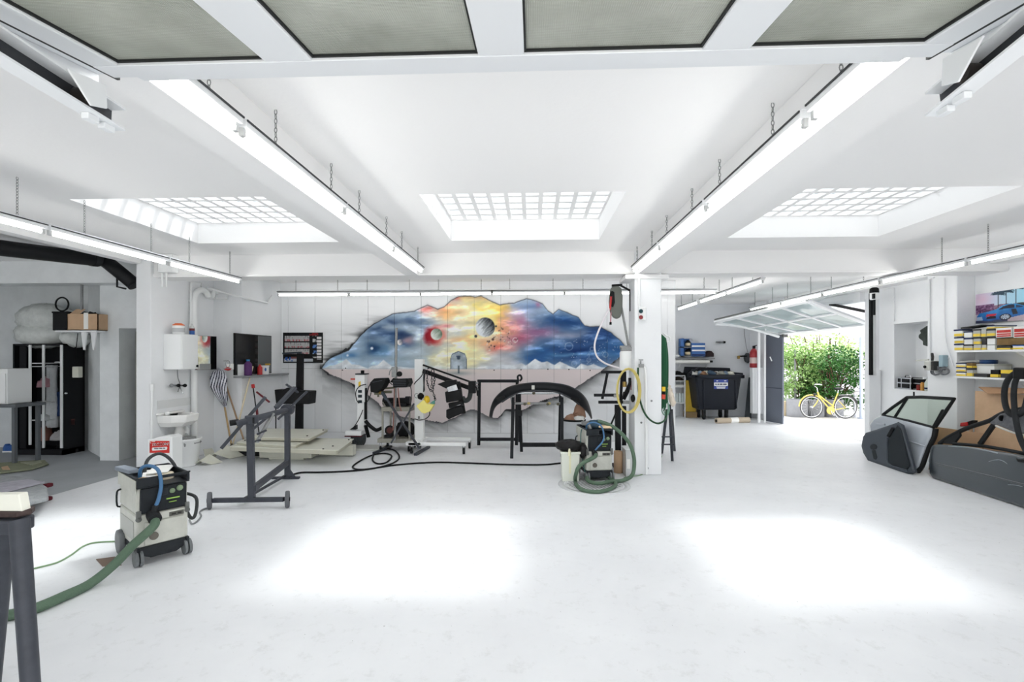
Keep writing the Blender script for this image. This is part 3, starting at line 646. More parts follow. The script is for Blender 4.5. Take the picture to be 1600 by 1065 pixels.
mk('casing', MB().cbox(q, .12, .09, .2), CREAM, t, .01); k = P(121, 520, 8.1); mk('cable', MB().tube([q+V((0,0,.1)), (q.x-.03, q.y, q.z+.35), (k.x+.02, k.y, k.z+.1), (k.x, k.y, k.z)], .006, 6, 4), BLK, t)
q = P(128, 444, 7.95); q2 = P(128, 486, 7.95); solo('conduit', MB().cyl(q, q2, .02, 8), MGRY, 'thin grey conduit dropping from the alcove ceiling to the wall shelf', 'pipe')
# desk at the left edge with a white appliance
a = P(24, 632, 7.6); t = thing('side_table', 'grey wall-side table top at the left edge of the alcove', 'table', (a.x-.4, 7.9, 0))
mk('table_top', MB().box((a.x-.9, 7.6, a.z-.05), (a.x, 8.1, a.z)), mat('grey laminate', (96,100,104), .5), t, .004)
for (x, y) in ((a.x-.08, 7.66), (a.x-.08, 8.04), (a.x-.84, 7.66), (a.x-.84, 8.04)): mk('leg', MB().box((x-.025, y-.025, 0), (x+.025, y+.025, a.z-.05)), mat('grey laminate', (96,100,104), .5), t)
b_ = P(10, 576, 7.65); t = thing('small_fridge', 'white box appliance standing on the grey side table', 'appliance', (b_.x-.25, 7.85, a.z))
mk('body', MB().box((b_.x-.5, 7.66, a.z+.001), (b_.x, 8.06, b_.z)), WPLA, t, .01); mk('front_door', MB().box((b_.x-.49, 7.635, a.z+.02), (b_.x-.01, 7.657, b_.z-.08)), WPLA, t, .006)
# shoes
def shoe(name, c, L, ang, m1, m2, lab, cat='shoe', g=None):
    t = thing(name, lab, cat, (c.x, c.y, 0), ang, g); W = L*.19
    sole = [(-L/2, W*.75), (-L*.2, W*.6), (L*.15, W), (L*.4, W*.8), (L/2, 0), (L*.4, -W*.75), (L*.15, -W), (-L*.2, -W*.65), (-L/2, -W*.7)]
    mk('sole', MB().prism([(x, y, .002) for x, y in sole], (0, 0, .028)), m2, t, .006, True)
    up = MB(); secs = [(-.47, .10, .62), (-.3, .115, .7), (-.05, .10, .72), (.15, .075, .85), (.35, .055, .75), (.48, .035, .3)]; vs = []; fs = []
    for (x, h_, k) in secs:
        for j in range(9):
            a_ = math.pi*j/8; vs.append((x*L, math.cos(a_)*W*k, .03+math.sin(a_)*h_*L/.28))
    for i in range(len(secs)-1):
        for j in range(8): fs.append((i*9+j, i*9+j+1, i*9+10+j, i*9+9+j))
    fs += [tuple(range(9)), tuple(range(len(secs)*9-9, len(secs)*9))]
    up._a(vs, fs, True); mk('upper', up, m1, t, 0, True)
    mk('collar', MB().ring((-.3*L, 0, .145), W*.5, .012), m1, t, 0, True)
    lc = MB()
    for k in range(3): lc.bar((L*(.02+.08*k), -W*.4, .115-.017*k), (L*(.02+.08*k), W*.4, .115-.017*k), .012, .012)
    mk('laces', lc, PAPER if name == 'sneaker' else BLK, t, 0, True)
shoe('sneaker', G(20, 706), .30, .15, BLUE, WPLA, 'blue sneaker with white sole on the alcove floor by the wardrobe')
shoe('work_shoe', G(97, 708), .29, -.2, BLK, RUB, 'black work shoe by the wardrobe, the one nearer the wardrobe', g='black shoes by the wardrobe')
shoe('work_shoe', G(112, 706), .29, -.1, BLK, RUB, 'black work shoe by the wardrobe, the one nearer the grey wall', g='black shoes by the wardrobe')
solo('plank', MB().bar(G(113, 690)+V((0,0,.02)), P(114, 655, 8.35), .05, .02), mat('dark red wood', (70,38,36), .6), 'short dark plank leaning by the wardrobe edge', 'plank')
# flat pads on the alcove floor
def slab(pts, z0, th): return MB().prism([G(x, y, z0+th) for x, y in pts], (0, 0, -th))
m = slab([(-30,742),(0,738),(50,732),(76,724),(70,718),(30,720),(-30,725)], .012, .02)
t = thing('floor_cloth', 'olive cloth lying flat on the grey alcove floor', 'cloth', tuple(G(20, 730)))
mk('sheet', m, mat('olive cloth', (132,136,112), .9, var=.2, scale=12), t, .006); mk('fold', slab([(32,722),(62,719),(66,722),(50,726)], .034, .012), mat('olive cloth light', (150,152,130), .9), t, .004); mk('patch', slab([(2,729),(12,727),(16,733),(4,733)], .034, .006), CARD, t)
t = thing('padding_stack', 'stack of grey felt pads on the alcove floor with dark red corners', 'pads', tuple(G(35, 770)))
felt = mat('grey felt', (150,154,156), .95, var=.2, scale=14, bump=.4, bscale=40)
for k in range(4):
    o_ = (k % 2)*2
    mk('pad', slab([(-40,790),(36+o_,785),(76-o_,777),(74,760),(55,748),(20,742),(-40,752)], .002+.05*k, .046), felt, t, .015)
mk('crumpled_sheet', MB().prism([G(x, y, .215) for x, y in ((-40,762),(10,752),(45,748),(70,752),(55,757),(0,770),(-40,774))], (0, 0, -.012)), mat('lilac sheet', (164,162,172), .9, var=.2, scale=9, bump=.5, bscale=14), t, .005)
for (x, y, z) in ((74,758,.16), (73,779,.03)): q = G(x, y, z); mk('corner', MB().cbox(q, .07, .1, .05), mat('dark red binding', (90,36,44), .8), t, .015)
# trestle in the foreground with a white carton
t = thing('trestle', 'dark metal sawhorse at the left edge of the floor with a worn crossbar', 'trestle', tuple(G(8, 1040)))
q = P(24, 803, 2.28); xb = q.x; zb = q.z
mk('crossbar', MB().prism([(xb-.9, 2.22, zb-.005), (xb+.05, 2.24, zb-.005), (xb+.085, 2.28, zb-.0), (xb+.05, 2.33, zb), (xb-.9, 2.34, zb)], (0, 0, .028)), mat('worn dark wood', (70,58,56), .5, var=.4, scale=18), t, .006)
for (x0_, ya, x1_, yb) in ((30, 2.25, 50, 2.12), (10, 2.30, -14, 2.52)):
    e0, e1 = P(x0_, 812, ya), P(x1_, 1100, yb); e1 = e0+(e1-e0)*(e0.z/(e0.z-e1.z))
    for s_ in (0, -.85): mk('leg', MB().tube([e0+V((s_,0,0)), e1+V((s_,0,.0))], .040, 12, r1=.034), GRYM, t)
mk('gusset', MB().cbox((xb-.01, 2.28, zb-.05), .1, .12, .07), GRYM, t, .01)
a = V((xb-.0, 2.2, zb+.024)); solo('carton', MB().prism([(a.x-.42, 2.25, a.z), (P(34,790,2.25).x, 2.25, a.z), (P(29,765,2.25).x, 2.25, a.z+.085), (a.x-.42, 2.25, a.z+.07)], (0, .045, .0)), mat('cream carton', (232,232,220), .8), 'white carton lying on the foreground sawhorse', 'box', bevel=.004)

# ================================================================== LEFT PILLAR: WASH PLACE (on the wall that faces into the room)
XV = -6.0
def wv(px, py, off=0.0): return SX(px, py, XV+off)
q0, q1 = P(246, 425, 7.28), P(269, 387, 7.28); t = thing('junction_box', 'white electrical box on the beam face above the left pillar', 'box', ((q0.x+q1.x)/2, 7.35, q0.z))
mk('casing', MB().box((q0.x, 7.28, q0.z), (q1.x, 7.419, min(q1.z, 3.385))), WPLA, t, .008); mk('hinge_strip', MB().box((q0.x-.014, 7.30, q0.z+.02), (q0.x, 7.40, q1.z-.03)), DKG, t)
for dx in (.02, .09): mk('cable_gland', MB().cyl((q0.x+dx, 7.35, q0.z-.05), (q0.x+dx, 7.35, q0.z), .016, 8), WPLA, t); mk('conduit', MB().cyl((q0.x+dx, 7.35, q0.z-.22), (q0.x+dx, 7.35, q0.z-.05), .011, 8), WPLA, t)
t = thing('drain_pipe', 'white waste pipe climbing the left pillar and bending over at the top', 'pipe', tuple(wv(302, 680, .07)))
p = lambda x, y, o_=.07: wv(x, y, o_)
mk('pipe', MB().tube([p(304,690), p(303.5,600), p(303,500), p(303.5,468), p(307,457), p(315,453), p(322,456), p(326,463)], .05, 14, 5), WPLA, t)
mk('collar', MB().tube([p(303,507), p(303,501)], .058, 14), WPLA, t); mk('joint', MB().tube([p(331,466), p(334,456), p(342,455)], .05, 12, 4), WPLA, t)
t = thing('water_pipe', 'thin white water pipes running up the pillar and off under the beam', 'pipe', tuple(wv(298, 520, .05)))
mk('riser', MB().tube([p(298,520,.05), p(298,442,.05), p(315,442,.05), p(315,450,.05), p(340,456,.05), p(355,458,.35), p(355,467,.35), p(338,466,.2)], .016, 8), WPLA, t)
mk('run', MB().tube([wv(324,449,.05), SX(364,461,-5.40), SX(418,473,-5.40), SX(425,462,-5.40)], .02, 8), WPLA, t)
for px, py in ((298,470), (299,508)): mk('clip', MB().cbox(p(px,py,.03), .06, .05, .03), WPLA, t, .004)
XC = XV+.30; a, b_ = SX(283, 577, XC), SX(308, 523, XC); y0c = wv(255, 550).y; zb, zc = a.z, b_.z
t = thing('wall_cabinet', 'white wall cabinet with a black knob above the sink', 'cabinet', ((XV+XC)/2, (y0c+b_.y)/2, zb))
mk('body', MB().box((XV+.001, y0c, zb), (XC, b_.y, zc)), WPLA, t, .006); dr = mk('cabinet_door', MB().box((XC+.001, y0c+.006, zb+.006), (XC+.018, b_.y-.006, zc-.006)), WPLA, t, .003)
mk('knob', MB().lathe([(.012,0),(.022,.01),(.02,.025),(0,.03)], (XC+.018, b_.y-.04, zb+.05), 12, 'x'), BLK, dr)
mk('cable', MB().tube([wv(277,577,.1), wv(278,590,.08), wv(281,600,.06), wv(278,612,.05)], .007, 6, 4), MGRY, t)
q = SX(279, 521, XV+.17); t = thing('paste_tub', 'white plastic tub with an orange lid on the wall cabinet', 'tub', (q.x, q.y, zc)); q = V((q.x, max(q.y, y0c+.1), zc+.001))
mk('tub', MB().lathe([(.07,0),(.085,.01),(.088,.12),(.08,.14)], q, 18), WPLA, t); mk('lid', MB().lathe([(.086,.14),(.086,.155),(.055,.17),(.05,.178)], q, 16), mat('orange plastic', (215,110,66), .5), t)
mk('label', MB().lathe([(.0885,.03),(.0895,.10)], q, 18, cap=False), mat('grey label', (188,190,192), .6), t)
q = SX(300, 521, XV+.2); q.z = zc+.001; t = thing('spray_bottle', 'small bottle with a blue base and red label on the wall cabinet', 'bottle', tuple(q))
mk('bottle', MB().lathe([(.038,0),(.04,.01),(.04,.07)], q, 14), BLUE, t); mk('band', MB().lathe([(.0405,.07),(.0405,.11)], q, 14), mat('dark red label', (110,50,50), .5), t); mk('neck', MB().lathe([(.038,.11),(.03,.14),(.014,.16),(.014,.19)], q, 14), FOIL, t)
MIR = mat('mirror', (238,240,242), .02, 1)
mc = SX(322.5, 577, -5.78); zt = SX(322.5, 525, -5.78).z; za = mc.z; W2 = .205
t = thing('mirror', 'small frameless mirror beside the wall cabinet reflecting the mural', 'mirror', tuple(mc))
rot = Matrix.Translation((-5.78, mc.y, za)) @ Matrix.Rotation(math.radians(-13.5), 4, 'Z')
m = MB(); m.M = rot; m.box((-.004, -W2, 0), (.004, W2, zt-za)); mk('glass', m, MIR, t)
m = MB(); m.M = rot; m.box((-.016, -W2-.006, -.006), (-.005, W2+.006, zt-za+.006)); mk('backing', m, MGRY, t)
mk('wall_bracket', MB().box((XV, mc.y-.03, za+.2), (-5.79, mc.y+.03, za+.26)), WPLA, t)
q = wv(278, 602, .08); t = thing('wall_tap', 'wall tap with dark handles above the sink', 'tap', tuple(q))
mk('body', MB().cyl(wv(268,602,.06), wv(290,602,.06), .022, 12), CHR, t)
for px in (268, 279, 289): mk('handle', MB().blob(wv(px,602,.09), .03, .034, .03, .02, 10, 8), BLK if px > 270 else MGRY, t)
mk('spout', MB().tube([wv(281,603,.08), wv(282,607,.12), wv(285,611,.17), wv(286,615,.18)], .011, 8, 4), CHR, t)
a, b_ = wv(245, 645), wv(298, 620); solo('splash_board', MB().box((XV+.001, a.y, .95), (XV+.012, b_.y, b_.z)), mat('grey white board', (222,224,224), .5), 'pale board behind the sink on the pillar', 'board')
y0s, y1s = wv(244, 649).y, 8.0; zt = wv(244, 649).z; yc = (y0s+y1s)/2; hw = (y1s-y0s)/2
t = thing('sink', 'white ceramic wash basin on the left pillar under the taps', 'sink', (XV+.2, yc, zt-.2)); cer = mat('white ceramic', (240,240,238), .2)
def sec(k, z): return [(XV+.002, yc-hw*k, z), (XV+.24*k, yc-hw*k, z), (XV+.42*k, yc-hw*.62*k, z), (XV+.43*k, yc+hw*.5*k, z), (XV+.26*k, yc+hw*k, z), (XV+.002, yc+hw*k, z)]
m = MB(); vs = sec(.72, zt-.2)+sec(.95, zt-.12)+sec(1, zt-.02)+sec(1, zt)+sec(.88, zt)+sec(.7, zt-.12); fs = [tuple(range(5,-1,-1)), tuple(range(30, 36))]
for i in range(5):
    for j in range(6): fs.append((i*6+j, i*6+(j+1) % 6, i*6+6+(j+1) % 6, i*6+6+j))
m._a(vs, fs); mk('basin', m, cer, t, .015); mk('back_rim', MB().box((XV+.001, y0s-.02, zt), (XV+.07, y1s+.02, zt+.035)), cer, t, .01)
q = V((XV+.2, yc-.02, 0)); mk('trap', MB().lathe([(.06,0),(.075,.02),(.072,.1),(.055,.14),(.055,.2)], (q.x, q.y, zt-.39), 14), mat('grey trap', (200,200,198), .5), t)
mk('waste_elbow', MB().tube([(XV+.22, yc+.08, zt-.36), (XV+.18, yc+.16, zt-.3), (XV+.1, yc+.2, zt-.27), (XV+.02, yc+.2, zt-.27)], .05, 12, 4), WPLA, t)
mk('soap_dish', MB().lathe([(.03,0),(.035,.03),(.02,.05)], (XV+.12, y0s+.09, zt+.001), 12), WPLA, t)
solo('conduit', MB().tube([wv(237,690,.03), wv(237,606,.03)], .02, 8).tube([wv(237,600,.03), wv(237,610,.03)], .032, 8).tube([wv(237,657,.03), wv(237,663,.03)], .027, 8), WPLA, 'white vertical conduit on the left pillar beside the sink', 'pipe')
c = P(291, 720, 7.74); c = V((c.x, c.y, 0)); zt = P(291, 684, 7.74).z; R = .205
t = thing('waste_bin', 'round white plastic bin full of rubbish under the sink', 'bin', tuple(c))
mk('tub', MB().lathe([(0,.004),(R*.78,.004),(R*.78,0),(R*.80,.01),(R*1.02,zt-.04),(R*1.08,zt-.03),(R*1.08,zt),(R*.98,zt),(R*.9,zt-.12)], c, 28, cap=False), WPLA, t)
solo('rubbish', MB().blob((c.x, c.y, zt-.07), R*.88, R*.88, .09, .25, 18, 8, 41), mat('grey rubbish', (150,152,152), .9, var=.4, scale=20), 'grey rubbish filling the round white bin', 'rubbish')
Yk = 7.0; a, b_ = P(230, 745, Yk), P(269, 683, Yk)
t = thing('canister', 'tall white plastic canister with a red label standing before the sink', 'canister', ((a.x+b_.x)/2, Yk+.1, 0)); D_ = .22
prof = [(a.x, 0), (b_.x, 0), (b_.x, b_.z), (b_.x-.06, b_.z+.025), (a.x+.18, b_.z+.005), (a.x+.06, b_.z-.03), (a.x, b_.z-.035)]
mk('body', MB().prism([(x, Yk, z) for x, z in prof], (0, D_, 0)), WPLA, t, .012)
a2, b2 = P(234, 707, Yk), P(265, 688.5, Yk); W_, H_ = b2.x-a2.x, b2.z-a2.z
def redlab(u, v):
    c = np.zeros(u.shape+(3,))+np.array((.80,.22,.20)); c[(u < .06) & (v > .2)] = (.62,.2,.2)
    k = fbm(u*9, v*5, 77) > .55; c[k & (v > .72) & (u < .45)] = (.93,.80,.78); return c
paint('label', (a2.x, Yk-.0045, a2.z), (1,0,.0), (0,0,1), W_, H_, 60, 36, redlab, t, .001)
text('lettering', 'TROZON!', .06, frame(((a2.x+b2.x)/2+.01, Yk-.006, a2.z+H_*.70), (1,0,.06), (0,0,1)), mat('white ink', (240,240,240), .6), t, .0006, .25, W_*.84)
text('lettering', 'TROZON!', .05, frame(((a2.x+b2.x)/2+.01, Yk-.0075, a2.z+H_*.70), (1,0,.06), (0,0,1)), mat('black ink', (24,26,28), .6), t, .0006, .25, W_*.78)
mk('label_band', MB().prism([(a2.x+W_*.15, Yk-.006, a2.z+H_*.18), (a2.x+W_*.86, Yk-.006, a2.z+H_*.26), (a2.x+W_*.9, Yk-.006, a2.z+H_*.44), (a2.x+W_*.86, Yk-.006, a2.z+H_*.52), (a2.x+W_*.15, Yk-.006, a2.z+H_*.44), (a2.x+W_*.12, Yk-.006, a2.z+H_*.3)], (0, .001, 0)), mat('white ink', (240,240,240), .6), t)
m = MB()
for (u0, u1) in ((.24,.46),(.49,.66),(.69,.80)): m.box((a2.x+W_*u0, Yk-.0085, a2.z+H_*(.30+u0*.06)), (a2.x+W_*u1, Yk-.0075, a2.z+H_*(.40+u0*.06)))
mk('lettering', m, mat('grey ink', (120,122,126), .6), t)
for i, (px, py, k, lab) in enumerate(((316,726,.8,'bent white metal scrap nearest the waste bin'),(340,717,1.15,'larger bent white metal scrap beside the stacked white panels'))):
    q = G(px, py); t = thing('metal_scrap', lab, 'scrap', tuple(q)); A_ = V((q.x-.17*k, q.y-.04, .004)); B_ = V((q.x+.03*k, q.y-.12*k, .10*k)); C_ = V((q.x+.19*k, q.y+.0, .004)); e1 = V((.05*k, .24*k, .09*k)); e2 = V((.10*k, .22*k, .0))
    mk('plate', MB().prism([A_, B_, B_+e1, A_+V((.02, .22*k, .0))], (0,0,.012)), CREAM, t, .003); mk('plate', MB().prism([B_, C_, C_+e2, B_+e1], (0,0,.012)), CREAM, t, .003); mk('lip', MB().prism([A_, A_+V((.02,.22*k,0)), A_+V((-.04,.2*k,.13*k)), A_+V((-.05,.02,.15*k))], (.012,0,0)), CREAM, t, .003)
q = G(366, 712); solo('dustpan', MB().box((q.x-.12, q.y, 0), (q.x+.13, q.y+.25, .03)).box((q.x-.12, q.y+.23, .0), (q.x+.13, q.y+.26, .12)).bar((q.x, q.y, .03), (q.x, q.y-.23, .1), .03, .02), BLK, 'black dustpan on the floor beside the stacked white panels', 'dustpan', bevel=.004)

# ================================================================== LEFT REAR CORNER
XW = -5.45
def wq(px, py, off=0.0): return SX(px, py, XW+off)
a, b_ = wq(365.5, 586), wq(422, 524); zt = wq(365.5, 520).z
t = thing('wall_mirror', 'large dark mirror above a narrow shelf on the left wall near the mural', 'mirror', (XW, (a.y+b_.y)/2, a.z))
mk('frame', MB().box((XW, a.y-.02, a.z), (XW+.02, b_.y+.02, zt)), BLK, t, .003)
mk('glass', MB().box((XW+.021, a.y, a.z+.02), (XW+.026, wq(401,550).y, zt-.02)), mat('dark painted reflection', (44,44,44), .06, .3), t)  # dark and grey glass tones painted in for the reflected room
mk('glass', MB().box((XW+.021, wq(401,550).y, a.z+.02), (XW+.026, b_.y, zt-.02)), mat('grey painted reflection', (112,116,118), .06, .3), t)
mk('shelf_board', MB().box((XW, a.y-.02, a.z-.05), (XW+.16, b_.y+.5, a.z-.015)), MGRY, t, .004)
zsh = a.z-.015
def bottle(px, h_, r, m1, m2, lab, off=.08):
    q = wq(px, 575, off); t = thing('bottle', lab, 'bottle', (q.x, q.y, zsh))
    mk('bottle_body', MB().lathe([(r*.95,.001),(r,.01),(r,h_*.72),(r*.5,h_*.86),(r*.4,h_*.9)], (q.x, q.y, zsh), 14), m1, t)
    mk('cap', MB().lathe([(r*.46,h_*.9),(r*.46,h_)], (q.x, q.y, zsh), 12), m2, t)
bottle(387.5, .30, .07, mat('purple plastic', (84,50,100), .4), mat('cyan cap', (40,120,170), .4), 'purple bottle with a blue cap on the mirror shelf')
bottle(406, .20, .045, RED, RED, 'small red bottle on the mirror shelf, between the purple bottle and the white tub')
q = wq(413, 575, .09); t = thing('soap_tub', 'white tub with a blue mark on the mirror shelf', 'tub', (q.x, q.y, zsh)); mk('tub', MB().lathe([(.075,.001),(.085,.01),(.085,.15),(.09,.155),(.09,.18)], (q.x, q.y, zsh), 16), WPLA, t); mk('mark', MB().blob((q.x+.06, q.y-.055, zsh+.1), .012, .04, .035, 0, 10, 8), BLUE, t)
q = wq(417, 571, .09); solo('sponge', MB().cbox((q.x, q.y+.03, zsh+.2), .08, .07, .035), mat('ochre sponge', (190,150,60), .9), 'ochre sponge on top of the white tub', 'sponge', bevel=.01)
a, b_ = wq(371, 581, .03), wq(385, 566, .03); solo('note_card', MB().box((XW+.03, a.y, zsh+.001), (XW+.04, b_.y, zsh+.21)), mat('pale card', (215,217,218), .7), 'pale blank card standing on the mirror shelf at its near end', 'card')
q = wq(356, 570, .07); t = thing('hook_basket', 'small wire basket with red contents hung beside the mirror', 'basket', tuple(q))
mk('wire', MB().ring((q.x, q.y, q.z+.02), .06, .005, 'x').ring((q.x, q.y, q.z-.06), .06, .005, 'z'), STEEL, t); mk('hook', MB().bar((XW-.005, q.y, q.z+.07), (q.x, q.y, q.z+.075), .012, .012), STEEL, t); mk('contents', MB().blob((q.x, q.y, q.z-.07), .05, .06, .03, .1, 10, 6), RED, t)
a, b_ = wq(361, 577, .02), wq(371, 568, .02); solo('paper_note', MB().box((XW+.002, a.y-.1, a.z), (XW+.008, b_.y-.06, b_.z)), PAPER, 'small white paper note on the wall by the basket', 'paper')
# brooms and the striped rag
def stick(name, p, q, r, m, lab, cat='pole', extra=None):
    t = thing(name, lab, cat, tuple(q)); mk('handle', MB().cyl(p, q, r, 8), m, t)
    if extra: extra(t)
    return t
def head1(t): q = P(363, 706, 8.72); mk('broom_head', MB().cbox((q.x, q.y, .035), .3, .07, .06), BLK, t, .01)
stick('broom', P(343, 590, 8.82), P(363, 703, 8.72), .016, WOOD, 'wooden broom handle under the striped rag', 'broom', head1)
stick('broom_stick', P(352, 598, 8.84), P(387, 706, 8.6), .015, mat('brown wood', (160,132,104), .6), 'plain brown stick leaning just beyond the striped rag', 'pole')
stick('broom_stick', P(395, 572, 9.1), P(361, 705, 8.6), .014, mat('cream stick', (226,212,184), .5), 'pale stick leaning the other way across the wall, below the purple bottle', 'pole')
t = thing('striped_rag', 'navy and white striped cloth hung over a broom by the wash place', 'cloth', tuple(P(342, 610, 8.62)))
out = [(329,585),(333,578),(340,574),(348,576),(354,583),(353,604),(355,622),(351,636),(344,630),(337,619),(333,606),(327,606)]
cx_, cy_ = 342, 604; pts = []
def ragf(u, v):
    c = np.zeros(u.shape+(3,))+np.array((.91,.91,.94)); s = np.sin((u*26+np.sin(v*5)*2.2-v*4)*1.45); c[s > .45] = (.09,.10,.22); return c
nx, nz_ = 40, 40; L_, R_ = [(574,340,341),(580,331,351),(590,328,354),(604,327.5,353.5),(614,334,354),(624,341,355),(636,350,352)], None
ys = [q[0] for q in L_]; m_pts = []
for j in range(nz_):
    py = 636-(636-574)*j/(nz_-1); l0 = np.interp(py, ys, [q[1] for q in L_]); r0 = np.interp(py, ys, [q[2] for q in L_])
    for i in range(nx): u = i/(nx-1); m_pts.append(P(l0+(r0-l0)*u, py, 8.62+.035*math.sin(u*11+j*.09)+.02*math.cos(u*23)))
rg = paint('rag', (0,0,0), (1,0,0), (0,0,1), 1, 1, nx, nz_, ragf, t, .01, .9, True)
Mi = wmat(t).inverted(); nv = nx*nz_
for k in range(nv): rg.data.vertices[k].co = Mi @ m_pts[k]
ii = np.arange(nv).reshape(nz_, nx); ed = np.concatenate([ii[0,:], ii[1:,-1], ii[-1,-2::-1], ii[-2:0:-1,0]])
for k, e in enumerate(ed): rg.data.vertices[nv+k].co = Mi @ (m_pts[e]+V((0,.02,0)))
t = thing('axle_stand_tool', 'slim red and black upright tool leaning by the wall behind the grey trolley', 'tool', tuple(P(404, 690, 8.95)))
mk('rod', MB().tube([P(395,602,9.1), P(398,622,9.05), P(400,640,9.0), P(407,694,8.9)], .012, 8), BLKM, t)
mk('red_grip', MB().tube([P(395,600,9.1), P(396,606,9.1)], .03, 10), RED, t); mk('red_shaft', MB().tube([P(401,637,9.0), P(403,655,8.97)], .022, 8), mat('maroon paint', (110,40,48), .5), t)
mk('red_arm', MB().bar(P(401,612,9.0), P(421,628,8.95), .03, .025), mat('maroon paint', (110,40,48), .5), t)
# poster
def poster(u, v):
    c = np.zeros(u.shape+(3,))+np.array((.07,.07,.08)); n_ = fbm(u*30, v*20, 91); n5 = fbm(u*70, v*12, 55)
    for (v0, v1) in ((.73,.905),(.50,.68),(.285,.46)):
        m = (u > .04)&(u < .68)&(v > v0)&(v < v1); c[m] = .70
        r = m&(v < v0+.06)&(n5 > .5); c[r] = (.66,.40,.42); r = m&(n5 > .6)&(v > v0+.09); c[r] = .5
    m = (u > .87)&(u < .985)&(v > .1)&(((v*9.2) % 1) > .3)&(v < .88); c[m] = .86
    m = (u > .02)&(u < .77)&(v > .025)&(v < .13); c[m] = (.72,.74,.77); m = m&(u < .25)&(n_ > .5); c[m] = (.25,.4,.66)
    m = (u > .05)&(u < .26)&(v > .1)&(v < .18)&(n_ > .45); c[m] = (.2,.36,.66); m = (u > .2)&(u < .36)&(v > .13)&(v < .2); c[m] = (.45,.3,.3)
    m = (v > .92)&(u > .68)&(u < .9)&(n_ > .38); c[m] = (.5,.13,.14)
    m = (u > .76)&(u < .86)&(((v*5) % 1) > .45)&(v > .15)&(v < .9)&(n_ > .4); c[m] = .75; m = m&(v > .3)&(v < .65); c[m] = (.35,.5,.75)
    return c
a, b_ = P(442.5, 566, YB-.03), P(503, 520, YB-.03)
t = thing('product_poster', 'black poster with three grey rows and small pictures, left of the mural', 'poster', ((a.x+b_.x)/2, YB-.03, a.z))
paint('print', (a.x, YB-.03, a.z), (1,0,0), (0,0,1), b_.x-a.x, b_.z-a.z, 120, 90, poster, t, .012, .3)
mk('frame', MB().box((a.x-.01, YB-.022, a.z-.01), (b_.x+.01, YB-.006, b_.z+.01)), BLK, t)
# black stand with the black tray
Y0 = 9.55; t = thing('display_stand', 'tall black post with a black sack-lined tray, in front of the poster', 'stand', tuple(G(460, 696)))
a, b_ = P(459.5, 690, Y0), P(472, 552, Y0); mk('post', MB().prism([(a.x, Y0, .02), (P(471,690,Y0).x, Y0, .02), (b_.x, Y0, b_.z), (P(463.5,552,Y0).x, Y0, b_.z)], (0, .09, 0)), BLK, t, .006)
mk('top_arm', MB().bar(P(442,552,Y0), P(471,550.5,Y0), .05, .035), mat('dark slate', (52,58,66), .4), t, .004); mk('foot', MB().box((a.x-.25, Y0-.25, 0), (a.x+.45, Y0+.3, .03)), BLK, t, .005)
a, b_ = P(428.5, 631, Y0-.3), P(485, 611, Y0-.3)
m = MB().prism([(a.x+.03, Y0-.3, a.z), (b_.x-.02, Y0-.3, a.z), (b_.x, Y0-.3, b_.z), (a.x+.45, Y0-.3, b_.z+.01), (a.x+.25, Y0-.3, b_.z+.07), (a.x+.16, Y0-.3, b_.z+.02), (a.x, Y0-.3, b_.z+.03)], (0, .28, 0)); mk('tray', m, BLK, t, .015)
mk('tray_leg', MB().cyl(P(431,631,Y0-.28), V((P(431,631,Y0-.28).x, Y0-.28, .03)), .012, 8), BLK, t)
# stacked white lift panels
def slabz(pts, z, th): return MB().prism([G(x, y, z) for x, y in pts], (0, 0, -th))
holes = mat('dark hole', (40,36,34), .7)
gq, gr = G(405, 718), G(488, 718)
solo('steel_plinth', MB().box((gq.x, gq.y, 0.035), (gr.x, gq.y+.5, .16)).box((gq.x+.15, gq.y+.03, 0), (gr.x-.15, gq.y+.4, .035)), CREAM, 'cream steel plinth on the floor under the stacked panels', 'plinth', bevel=.006)
a, b_ = G(488, 713), G(556, 711)
solo('steel_channel', MB().box((a.x+.01, a.y, .02), (b_.x, a.y+.16, .2)), CREAM, 'long cream steel box section lying beside the plinth', 'beam', bevel=.008)
a = G(372, 712); solo('steel_channel', MB().box((G(358,712).x, a.y, 0.0), (gq.x-.02, a.y+.16, .19)), mat('charcoal plastic', (42,42,42), .6), 'black box section under the near end of the stacked panels', 'beam', bevel=.008)  # plain dark grey box section
def panel(name, pts, z, th, lab, hp):
    g = [G(x, y, z) for x, y in pts]; c = sum(g, V())/4; t = thing(name, lab, 'panel', (c.x, c.y, z-th))
    mk('sheet', slabz(pts, z, .014), CREAM, t, .003); k = [c+(p-c)*.955 for p in g]
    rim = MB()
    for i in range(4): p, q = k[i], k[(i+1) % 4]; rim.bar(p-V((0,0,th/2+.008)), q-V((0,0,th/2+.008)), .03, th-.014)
    mk('rim', rim, mat('cream shaded rim', (186,184,168), .55), t)  # rim coloured darker than the sheet to stand in for the shade beneath
    for (x, y) in hp: q = G(x, y, z); mk('bolt', MB().cyl(q, q+V((0,0,.012)), .016, 8), holes, t)
panel('lift_panel', [(357,697),(529,703),(553,685),(400,682)], .285, .075, 'lowest and longest cream panel of the stack by the left wall', [(362,694),(505,701.5),(520,697),(545,687)])
panel('lift_panel', [(369,690.5),(462,696),(490,682),(396,680)], .335, .045, 'middle cream panel of the stack, resting on the longest one', [(383,688),(452,692)])
panel('lift_panel', [(390,682.5),(484,684.5),(513,670),(416,669)], .405, .05, 'topmost cream panel of the stack, behind the grey trolley posts', [(384+10,681),(480,681),(505,672)])

